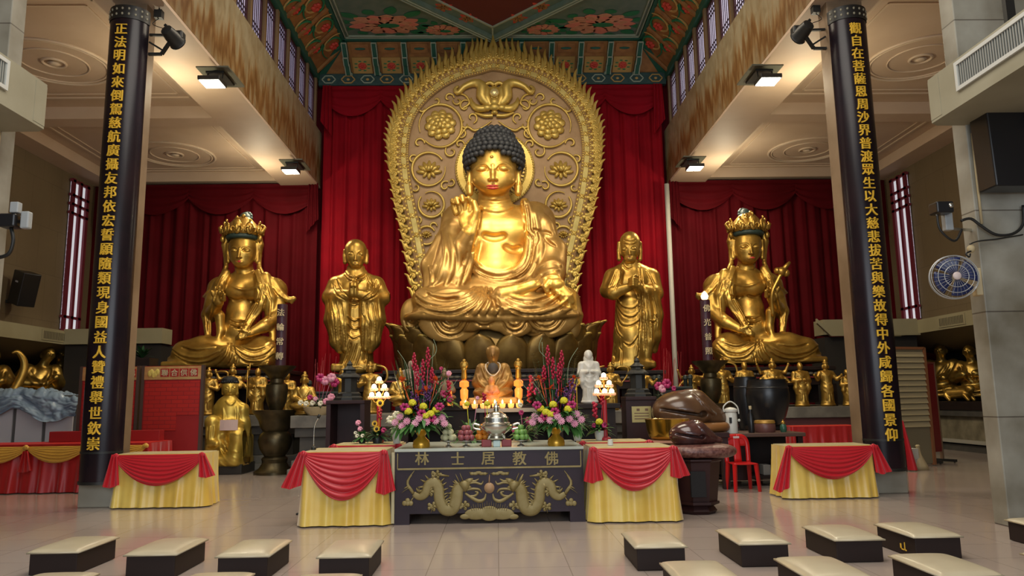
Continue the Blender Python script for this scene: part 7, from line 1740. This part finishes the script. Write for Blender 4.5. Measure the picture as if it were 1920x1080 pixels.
p = at(1411, 826, 12.0); t = thing('bottle', 'tall black bottle with pale cap beside the thermos', 'bottle', (p.x, 12.02, zt)); MB().lathe([(.045, 0), (.05, .02), (.05, .26), (.02, .33), (.02, .37)], n=16).build('body', BLK, t, 40); MB().lathe([(.023, .37), (.023, .42), (.02, .425)], n=12).build('cap', BASK, t, 40)
p = at(1440, 828, 12.0); t = thing('round_drum', 'low round maroon drum with golden band on the dark table', 'drum', (p.x, 12.1, zt)); MB().lathe([(.15, 0), (.165, .03), (.165, .12), (.155, .14)], n=24).build('body', mat('drum_maroon', (.14, .055, .045), .4), t, 40); MB().lathe([(.155, .14), (.165, .15), (.155, .19), (.12, .195)], n=24).build('gold_band', mat('drum_gold', (.5, .28, .06), .4, .5), t, 40)
p = at(1468, 824, 12.1); t = thing('jar', 'small green and gold lidded jar at the right end of the dark table', 'jar', (p.x, 12.05, zt)); MB().lathe([(.04, 0), (.055, .04), (.05, .1), (.03, .13)], n=14).build('body', mat('jar_green', (.03, .10, .06), .3), t, 40); MB().lathe([(.032, .13), (.034, .16), (.012, .18), (.012, .2)], n=12).build('lid', GOLD2, t, 40)
# red plastic chair seen from behind-front
RPL = mat('red_plastic', (.52, .012, .012), .3, 0, (.47, .01, .01), 3)
p = at(1396, 922, 11.45); t = thing('plastic_chair', 'red moulded plastic chair standing before the dark table', 'chair', (p.x, 11.5, 0), .04); t.scale = (.86, .86, .94)
MB().sheet(lambda u, v: Vector(((u-.5)*.42*(1-.06*v), (v-.5)*.40, .44-.018*math.sin(u*PI)*math.sin(v*PI))), 12, 12).build('seat', RPL, t, True).modifiers.new('t', 'SOLIDIFY').thickness = .022
for sx in (-1, 1):
    for sy, n_ in ((-1, 'leg'), (1, 'leg')): m = MB(); m.tube([(sx*.19, sy*.17, .43), (sx*.215, sy*.215, 0)], [.042, .032], 4, True); m.build('leg', RPL, t)
bk = MB()
def yb(z): return .19+.12*(z-.44)
for sx in (-1, 1): bk.tube([Vector(q) for q in spline([(sx*.195, yb(.43), .43), (sx*.20, yb(.6), .60), (sx*.19, yb(.76), .76), (sx*.12, yb(.83), .83), (0, yb(.84), .84)], 18)], [.026, .026, .028, .03, .03], 10, True, 1.6)
bk.build('back_frame', RPL, t, True)
MB().sheet(lambda u, v: Vector(((u-.5)*(.14-.02*v), yb(.44+.4*v)-.005, .44+.4*v)), 4, 8).build('back_splat', RPL, t, True).modifiers.new('t', 'SOLIDIFY').thickness = .014
m = MB(); m.sheet(lambda u, v: Vector(((u-.5)*.38*(1-.12*v), yb(.69+.16*v)-.004, .69+.16*v)), 8, 4); m.build('back_top', RPL, t, True).modifiers.new('t', 'SOLIDIFY').thickness = .014
MB().box((-.055, yb(.83)-.03, .815), (.055, yb(.83)-.012, .85)).build('pale_tag', mat('tag_pale', (.6, .45, .42), .5), t)
# ------------------------------------------------------------------ left side: notice boards, red table, cabinet under plastic
REDB = tile_mat('notice_red', (.42, .014, .008), (.38, .012, .008), (.24, .008, .008), .21, .075, .5, .006, 'XZ', .1, (.8, .8, .8), .3, .5)
REDD = mat('board_red_dark', (.30, .010, .010), .5); HDR = mat('board_header_gold', (.50, .34, .12), .5, 0, (.42, .2, .07), 5)
for x0, x1, side, n_ in ((-7.66, -6.62, 'left', 0), (-6.53, -5.44, 'right', 1)):
    cx, hw = (x0+x1)/2, (x1-x0)/2; t = thing('notice_board', f'red notice board of pasted slips with golden header, {"left" if n_ == 0 else "right"} of the left column', 'board', (cx, 13.95, 0))
    MB().box((-hw, 0, .05), (hw, .05, 2.12)).build('board', REDD, t); MB().box((-hw+.02, -.015, 1.87), (hw-.02, 0, 2.11)).build('header', HDR, t)
    z0 = .9 if n_ == 0 else 1.22; MB().box((-hw+.05, -.012, z0), (hw-.04, 0, 1.84)).build('paper_slips', REDB, t)
    if n_: MB().box((-hw+.05, -.012, .94), (.1, 0, 1.22)).build('paper_slips', REDB, t)
    for q in (-1, 1): MB().box((q*hw-.025, -.02, 0), (q*hw+.025, .07, 2.13)).build('frame_post', mat('board_post_%d%d' % (n_, q), (.07, .04, .03), .5), t); MB().box((q*(hw-.1)-.03, -.25, 0), (q*(hw-.1)+.03, .3, .05)).build('foot', DARKM, t)
    m = MB()
    for k in range(5): m.ball((-hw+.12+.035*k, -.016, 1.98+.03*math.sin(k*2)), (.04, .008, .06), 8, 5)
    m.build('header_emblem', mat('emblem_gold_%d' % n_, (.62, .50, .12), .5), t, True)
    LTR = mat('header_letters_%d' % n_, (.55, .5, .3), .5); HRD = mat('header_red_%d' % n_, (.35, .02, .015), .5)
    for i, ch in enumerate('聯合供佛'):
        x = -hw+.40+.175*i; MB().box((x-.08, -.02, 1.92), (x+.08, -.012, 2.07)).build('header_tile', HRD, t); write(ch, t, x, -.022, 1.995, .13, LTR, .0012, .003)
t = thing('skirted_table', 'long red-skirted table with golden swags at the left edge', 'table', (-7.75, 13.15, 0)); hx = 1.95; hy = .42; h = .79
MB().box((-hx, -hy, h-.03), (hx, hy, h)).build('table_top', mat('red_cloth_top', (.52, .02, .014), .5), t); MB().box((-hx+.1, -hy+.1, 0), (hx-.1, hy-.05, h-.04)).build('table_body', DWOOD, t)
skirt(t, -hx, hx, -hy, hy, h-.005, RSK, 7, .03, 9)
for k in range(4): x0 = -hx+k*2*hx/4; swag(t, x0, x0+2*hx/4, -hy-.06, h-.02, .25, GSAT, 3, bulge=.04)
for k in range(1, 5): x0 = -hx+k*2*hx/4; knot(t, x0, -hy-.06, h-.03, GSAT, .04)
tail(t, 0, -hy-.05, h-.1, .35, .16, RSK, 'skirt_tail')
o = MB().box((-.95, -.1, 0), (.95, .1, .18)).build('riser_box', REDD, None, bevel=.005); o.location = (-6.85, 13.42, h+.002); tag(o, 'long low red box standing on the red-skirted table', 'box')
t = thing('cabinet', 'long grey framed cabinet with white panels under plastic sheeting', 'cabinet', (-9.5, 14.9, 0)); FRG = mat('cabinet_grey', (.10, .095, .09), .5); WP = mat('cabinet_white', (.55, .53, .55), .45)
MB().box((-1.45, -.32, 0), (1.45, .35, 1.62)).build('carcass', FRG, t)
for k in range(5):
    x0 = -1.42+k*.57; MB().box((x0+.04, -.345, .12), (x0+.54, -.32, 1.42)).build('panel', WP, t)
from mathutils import noise as mnoise
def crk(x, y, f): return abs(mnoise.noise(Vector((x*f, y*f, 3.1))))
def sheetfn(u, v):
    x = -1.5+3.0*u; n = .16*crk(x, v*1.6, 1.7)+.10*crk(x, v*1.6+5, 4)+.05*crk(x+9, v*1.6, 9)
    if v < .55: return Vector((x, .36-.72*v/.55, 1.53+.10*v+n*1.3+.08*math.sin(x*1.9+1)))
    w_ = (v-.55)/.45; return Vector((x, -.36-n*.8-.05*w_, 1.57+.08*math.sin(x*1.9+1)-w_*(.26+.2*math.sin(x*2.6+2.2)**2+.08*crk(x, 0, 3))))
PLS = mat('plastic_sheet', (.25, .33, .40), .2, 0, (.17, .24, .32), 5, .3, 12)
o = MB().sheet(sheetfn, 150, 70).build('plastic_sheet', PLS, None, True, fix=False); o.location = (-9.5, 14.9, 0); tag(o, 'crumpled bluish plastic sheet draped over the white panelled cabinet', 'sheet')
t = thing('planter', 'leafy plant in a dark planter between left column and red notice board', 'plant', (at(265, 690, 15.6).x, 15.6, 0)); rnd = random.Random(2); zp_ = at(265, 672, 15.6).z
MB().box((-.25, -.2, 0), (.25, .2, zp_)).build('tall_planter', DWOOD, t); m = MB()
for k in range(26): leaf(m, (0, 0, zp_), (rnd.uniform(-1, 1), rnd.uniform(-1, .3), rnd.uniform(.4, 1.6)), rnd.uniform(.25, .42), .03, .3)
m.build('leaves', LEAFD, t, True, fix=False)
# ------------------------------------------------------------------ air-conditioning ducts
ACM = mat('duct_paint', (.33, .31, .22), .55, 0, (.27, .25, .17), 1.2); SLT = mat('grille_slat', (.16, .17, .15), .5)
for sd, nm in ((-1, 'left'), (1, 'right')):
    t = thing('air_duct', f'grey air-conditioning duct with long grille at the upper {nm}', 'duct', (sd*5.0, 7.0, 4.46)); hz = .52
    X = lambda d: sd*d
    pts = [(X(0), -2), (X(0), 1.0), (X(.10), 1.07), (X(.6), 1.07), (X(.6), .95), (X(1.0), .95), (X(1.0), -2)]
    MB().prism(pts, hz, 'z', 0).build('casing', ACM, t)
    MB().prism([(X(-.004), .80), (X(-.004), 1.0), (X(.10), 1.075), (X(.13), 1.075), (X(.10), .80)], hz-.06, 'z', .03).build('end_collar', ACM, t)
    y0, y1 = (-.85, .48) if sd > 0 else (-.9, .33); f = MB(); a, b_ = sorted((X(-.025), X(.01)))
    for (ya, yb_, za, zb) in ((y0, y1, .44, .48), (y0, y1, .16, .20), (y0, y0+.04, .2, .44), (y1-.04, y1, .2, .44)): f.box((a, ya, za), (b_, yb_, zb))
    g = f.build('grille_frame', mat('grille_white_'+nm, (.55, .56, .52), .5), t); m = MB(); a, b_ = sorted((X(-.015), X(.0)))
    for k in range(34): y = y0+.05+k*(y1-y0-.1)/33; m.box((a, y-.006, .2), (b_, y+.006, .44))
    m.build('grille_slats', mat('grille_light_slat_'+nm, (.30, .31, .28), .5), g); a, b_ = sorted((X(-.006), X(-.002))); MB().box((a, y0+.04, .2), (b_, y1-.04, .44)).build('grille_back', mat('grille_dark_'+nm, (.05, .055, .05), .6), g)
    m = MB()
    for y in (-1.6, .6): m.box((min(X(.7), X(.8)), y-.03, hz), (max(X(.7), X(.8)), y+.03, 3.5))
    m.build('hanger', DARKM, t)
# ------------------------------------------------------------------ spotlights on brackets at the couplet columns
for sd, nm, (px, py) in ((-1, 'left', (322, 76)), (1, 'right', (1507, 66))):
    p = at(px, py, 10.95); xc = sd*5.36 if sd < 0 else 5.3; t = thing('spotlight', f'black stage spotlight on a bracket beside the {nm} couplet board', 'spotlight', (xc, 11.0, p.z)); d = p.x-xc
    MB().bar((0, 0, .12), (d*.75, -.02, .10), .035).build('upper_arm', DARKM, t); m = MB(); m.bar((0, 0, -.2), (d*.55, 0, -.2), .04); m.bar((d*.55, 0, -.2), (d*1.0, -.05, .02), .045); m.build('lower_arm', DARKM, t); MB().bar((0, 0, .0), (d*.6, 0, -.14), .025).build('brace', DARKM, t)
    R_ = Matrix.Rotation(sd*.7, 3, 'Y'); m = MB(); m.lathe([(.05, -.16), (.09, -.14), (.11, -.02), (.12, .12), (.135, .14), (.13, .16), (.1, .15)], (0, 0, 0), 16); m.v = [tuple(Vector((d, -.05, .07))+R_ @ (Matrix.Rotation(-2.0, 3, 'X') @ Vector(v))) for v in m.v]; m.build('lamp_head', DARKM, t, 40)
    m = MB(); m.box((d-.14, -.02, .05), (d+.14, .14, .2)); m.build('lamp_box', DARKM, t, bevel=.03); MB().bar((d*.8, .04, .2), (d*.55, .06, .32), .04).build('barn_door', DARKM, t)
    p2 = Vector((xc+sd*-.17, 11.05, p.z+.5)); m = MB(); m.box((-sd*.1-.06, .0, .42), (-sd*.1+.06, .1, .55)); m.tube(spline([(-sd*.1, .05, .55), (-sd*.11, .05, .8), (-sd*.1, .05, 1.2)], 8), .012, 6); m.build('cable_box', DARKM, t)
    MB().tube(spline([(-sd*.1, .05, .42), (-sd*.02, .03, .32), (-sd*.16, .02, .25), (d*.8, 0, .2)], 14), .006, 5).build('cable', DARKM, t, True)
# ------------------------------------------------------------------ loudspeakers, camera, fan
p = atx(45, 541, -11.2); t = thing('loudspeaker', 'small black loudspeaker tilted on the brown left wall', 'loudspeaker', (-11.45, p.y, p.z-.0)); R_ = Matrix.Rotation(-.55, 3, 'Z') @ Matrix.Rotation(.28, 3, 'Y')
m = MB(); m.box((-.24, -.2, -.40), (.24, .2, .40)); m.v = [tuple(Vector((.26, 0, 0))+R_ @ Vector(v)) for v in m.v]; m.build('cabinet', BLK, t, bevel=.02); m = MB(); m.box((-.06, -.205, .13), (.06, -.2, .17)); m.v = [tuple(Vector((.26, 0, 0))+R_ @ Vector(v)) for v in m.v]; m.build('badge', mat('badge_grey', (.4, .4, .42), .4), t); MB().bar((-.16, .05, -.3), (.2, 0, -.25), .08).build('wall_bracket', DARKM, t)
p = at(1871, 290, 7.85); t = thing('loudspeaker', 'large black loudspeaker box hung on the grey right pillar', 'loudspeaker', (5.82, 7.80, 4.05)); m = MB(); m.prism([(-.40, .42), (.6, .5), (.6, -.42), (-.38, -.42)], .3, 'y', -.12); m.build('cabinet', BLK, t, bevel=.015); MB().box((.02, -.16, -.42), (.06, -.12, .44)).build('seam', DARKM, t); MB().box((-.1, .15, -.05), (.1, .2, .05)).build('wall_plate', DARKM, t)
p = at(1764, 394, 8.0); t = thing('floodlight', 'small dark floodlight with cables on the inner side of the right pillar', 'lamp', (5.42, 8.15, p.z)); dx = p.x-5.42
MB().box((dx-.1, -.25, -.05), (dx+.09, -.08, .08)).build('lamp_head', BLK, t, bevel=.015); MB().ball((dx+.06, -.25, .03), (.03, .015, .03), 8, 5).build('lens', SIL, t, True); MB().box((dx+.06, -.12, -.22), (dx+.15, -.04, -.02)).build('junction_box', mat('box_grey', (.34, .36, .36), .5), t, bevel=.01); MB().bar((dx+.1, -.08, -.2), (.0, 0, -.2), .03).build('arm', SIL, t)
MB().tube(spline([(dx-.08, -.2, -.06), (dx-.06, -.2, -.24), (dx+.1, -.18, -.36), (dx+.22, -.14, -.22)], 16), .014, 6).build('cable', DARKM, t, True)
o = MB().tube([Vector(at(x, y, 8.0)) for x, y in spline([(1802, 414), (1820, 410), (1840, 424), (1868, 440), (1900, 438), (1918, 420), (1918, 385)], 30)], .016, 7).build('cable', DARKM, None, True); tag(o, 'thick black cable sagging across the grey right pillar', 'cable')
o = MB().tube([Vector(at(x, y, 8.02)) for x, y in spline([(1818, 458), (1835, 452), (1870, 448), (1918, 440)], 14)], .008, 6).build('cable', DARKM, None, True); tag(o, 'thin dark cable running across the grey right pillar above the fan', 'cable')
p = at(1823, 466, 8.0); t = thing('junction_box', 'round cream junction box on the right pillar above the fan', 'box', p); MB().ball((0, .02, 0), (.045, .04, .045), 10, 7).build('cover', BASK, t, True); MB().tube(spline([(-.02, 0, -.03), (-.09, -.02, -.06), (-.06, -.02, -.1), (-.03, 0, -.06)], 10), .01, 6).build('cable_loop', DARKM, t, True)
p = at(1788, 520, 7.95); t = thing('wall_fan', 'wall fan with dark blue blades on the right pillar', 'fan', p, -.25); rF = 42*7.95/FPX
CAGE = mat('cage_wire', (.42, .42, .40), .35, .6); BLU = mat('fan_blue', (.014, .022, .085), .35)
m = MB()
for r, y in ((rF, 0), (rF*.98, -.05), (rF*.75, -.085), (rF*.5, -.1), (rF*.98, .05)): m.tube([(r*math.cos(a), y, r*math.sin(a)) for a in np.linspace(0, 2*PI, 41)], .0045 if r < rF else .008, 5, False)
for k in range(28): a = 2*PI*k/28; d = Vector((math.cos(a), 0, math.sin(a))); m.tube([d*rF+Vector((0, 0, 0)), d*rF*.98+Vector((0, -.05, 0)), d*rF*.5+Vector((0, -.1, 0)), d*.05+Vector((0, -.108, 0))], .0018, 4)
m.build('cage', CAGE, t, True)
for k in range(4):
    a0 = 2*PI*k/4+.35
    def bl(u, v): r = rF*(.15+.75*v); a = a0+(u-.5)*1.30; return Vector((r*math.cos(a), -.05+.045*(u-.5), r*math.sin(a)))
    MB().sheet(bl, 8, 6).build('blade', BLU, t, True).modifiers.new('t', 'SOLIDIFY').thickness = .004
MB().ball((0, -.112, 0), (.045, .015, .045), 14, 7).build('hub_badge', mat('fan_badge', (.55, .45, .42), .4), t, True); m = MB(); m.lathe([(.05, 0), (.065, .05), (.06, .14), (.03, .18)], n=16); m.v = [(x, z-.02, y) for x, y, z in m.v]; m.build('motor', BASK, t, 40)
MB().bar((.02, .1, -.02), (.26, .2, -.03), .04).build('arm', BASK, t); MB().box((.235, .06, -.2), (.30, .2, .1)).build('wall_mount', BASK, t, bevel=.01)
t = thing('wall_unit', 'dark floodlight and pale boxes on the near left pillar', 'lamp', at(28, 415, 7.98))
MB().box((-.12, -.1, -.08), (.06, .06, .07)).build('lamp_head', BLK, t, bevel=.02); MB().box((-.02, -.08, .08), (.07, 0, .2)).build('upper_box', bpy.data.materials['box_grey'], t, bevel=.01); MB().box((.09, -.06, -.09), (.18, .02, .1)).build('side_box', bpy.data.materials['box_grey'], t, bevel=.015); MB().bar((-.1, .02, 0), (.14, .02, 0), .03).build('arm', DARKM, t); MB().bar((-.2, .03, 0), (.0, .03, 0), .05).build('wall_arm', DARKM, t)
MB().tube(spline([(-.02, -.02, -.08), (.02, -.03, -.22), (-.02, -.02, -.36), (-.14, .0, -.40)], 14), .02, 7).build('cable', DARKM, t, True)
for sd, nm, pts in ((-1, 'left', ((24, 240), (22, 400))), (1, 'right', ((1796, 250), (1826, 420)))):
    a, b_ = at(*pts[0], 8.03), at(*pts[1], 8.03); a.x = b_.x = sd*5.5 if sd < 0 else 5.47; o = MB().tube([a, Vector((a.x, 8.03, b_.z))], .014, 8).build('conduit', BASK, None, True); tag(o, f'thin cream conduit running up the near {nm} pillar', 'pipe')
# ------------------------------------------------------------------ right side: louvred panel, red panel, cloth, boxes
LW = mat('louvre_beige', (.42, .35, .20), .5); OW = mat('frame_orange_wood', (.25, .10, .04), .5)
a, b_ = at(1672, 655, 14.6), at(1724, 650, 15.0); t = thing('louvre_panel', 'standing beige louvred panel with wooden frame behind the right column', 'panel', (a.x, 14.6, 0), math.atan2(.4, b_.x-a.x)*.6); w_ = b_.x-a.x; h = a.z
for q in (0, 1): MB().box((q*w_-.03, -.03, 0.02), (q*w_+.03, .03, h+.04)).build('frame_post', OW, t)
MB().box((0, -.03, h), (w_, .03, h+.05)).build('frame_top', OW, t); MB().box((0, 0, .05), (w_, .03, h)).build('backing', mat('louvre_back', (.20, .17, .10), .6), t)
for k in range(13):
    z = h-.1-k*.115; m = MB(); m.add([(.03, -.035, z-.045), (w_-.03, -.035, z-.045), (w_-.03, 0.0, z+.05), (.03, 0.0, z+.05), (.03, -.028, z-.05), (w_-.03, -.028, z-.05)], [(0, 1, 2, 3), (0, 4, 5, 1)]); m.build('slat', LW, t)
p = atz(1752, 880, 0); t = thing('red_screen', 'tall dark red display panel on a wheeled foot at the right alcove', 'panel', (8.98, 15.4, 0), .55); MB().box((-.26, -.02, .22), (.26, .02, 2.02)).build('panel', mat('screen_red', (.20, .012, .012), .5), t)
for q in (-1, 1): MB().box((q*.27-.02, -.03, .05), (q*.27+.02, .03, 2.06)).build('frame_post', mat('screen_post_%d' % q, (.22, .13, .07), .5), t); MB().box((q*.27-.03, -.28, .02), (q*.27+.03, .28, .07)).build('foot', DARKM, t); MB().ball((q*.27, -.24, .025), .024, 8, 6).build('wheel', DARKM, t, True)
MB().box((-.27, -.03, 2.02), (.27, .03, 2.06)).build('frame_top', mat('screen_top', (.2, .05, .03), .5), t)
p = at(1692, 862, 13.9); t = thing('red_cloth', 'bright red cloth hanging to the floor beside the right column', 'cloth', (at(1688, 830, 13.9).x, 13.9, 0)); MB().sheet(lambda u, v: Vector(((u-.5)*(.16+.24*v)+.04*v, -.05*math.sin(u*9)-.06*v, .92-.9*v)), 20, 8).build('drape', RED, t, True); MB().box((-.08, -.02, 0), (.08, .1, .91)).build('stool_inside', DWOOD, t)
for k, (x, z, w_, h_, l_) in enumerate(((.34, 0, .3, .19, 'white cardboard box at the bottom of the stack by the red cloth'), (.30, .192, .2, .2, 'white cardboard box on top of the stack by the red cloth'))):
    o = MB().box((-w_/2, -.12, 0), (w_/2, .12, h_)).build('carton', mat('carton_%d' % k, (.5, .48, .42), .6), None, bevel=.005); o.location = (t.location.x+x, 14.15, z+.001); tag(o, l_, 'box')
t = thing('pale_bag', 'pale beige conical bag standing below the louvred panel', 'bag', (at(1722, 850, 14.1).x, 14.1, 0)); MB().lathe([(.16, 0), (.14, .08), (.05, .28), (.03, .42), (.045, .44), (.02, .46)], n=14, mod=lambda a, z: 1+.08*math.sin(5*a)).build('cloth', BASK, t, True)
t = thing('skirted_table', 'low red-skirted table behind the right yellow satin table', 'table', (6.2, 14.4, 0)); hx, hy, h = .66, .3, .83; MB().box((-hx, -hy, h-.03), (hx, hy, h)).build('table_top', bpy.data.materials['red_cloth_top'], t); MB().box((-hx+.06, -hy+.06, 0), (hx-.06, hy-.05, h-.04)).build('table_body', DWOOD, t); skirt(t, -hx, hx, -hy, hy, h-.005, RSK, 10, .022, 21)
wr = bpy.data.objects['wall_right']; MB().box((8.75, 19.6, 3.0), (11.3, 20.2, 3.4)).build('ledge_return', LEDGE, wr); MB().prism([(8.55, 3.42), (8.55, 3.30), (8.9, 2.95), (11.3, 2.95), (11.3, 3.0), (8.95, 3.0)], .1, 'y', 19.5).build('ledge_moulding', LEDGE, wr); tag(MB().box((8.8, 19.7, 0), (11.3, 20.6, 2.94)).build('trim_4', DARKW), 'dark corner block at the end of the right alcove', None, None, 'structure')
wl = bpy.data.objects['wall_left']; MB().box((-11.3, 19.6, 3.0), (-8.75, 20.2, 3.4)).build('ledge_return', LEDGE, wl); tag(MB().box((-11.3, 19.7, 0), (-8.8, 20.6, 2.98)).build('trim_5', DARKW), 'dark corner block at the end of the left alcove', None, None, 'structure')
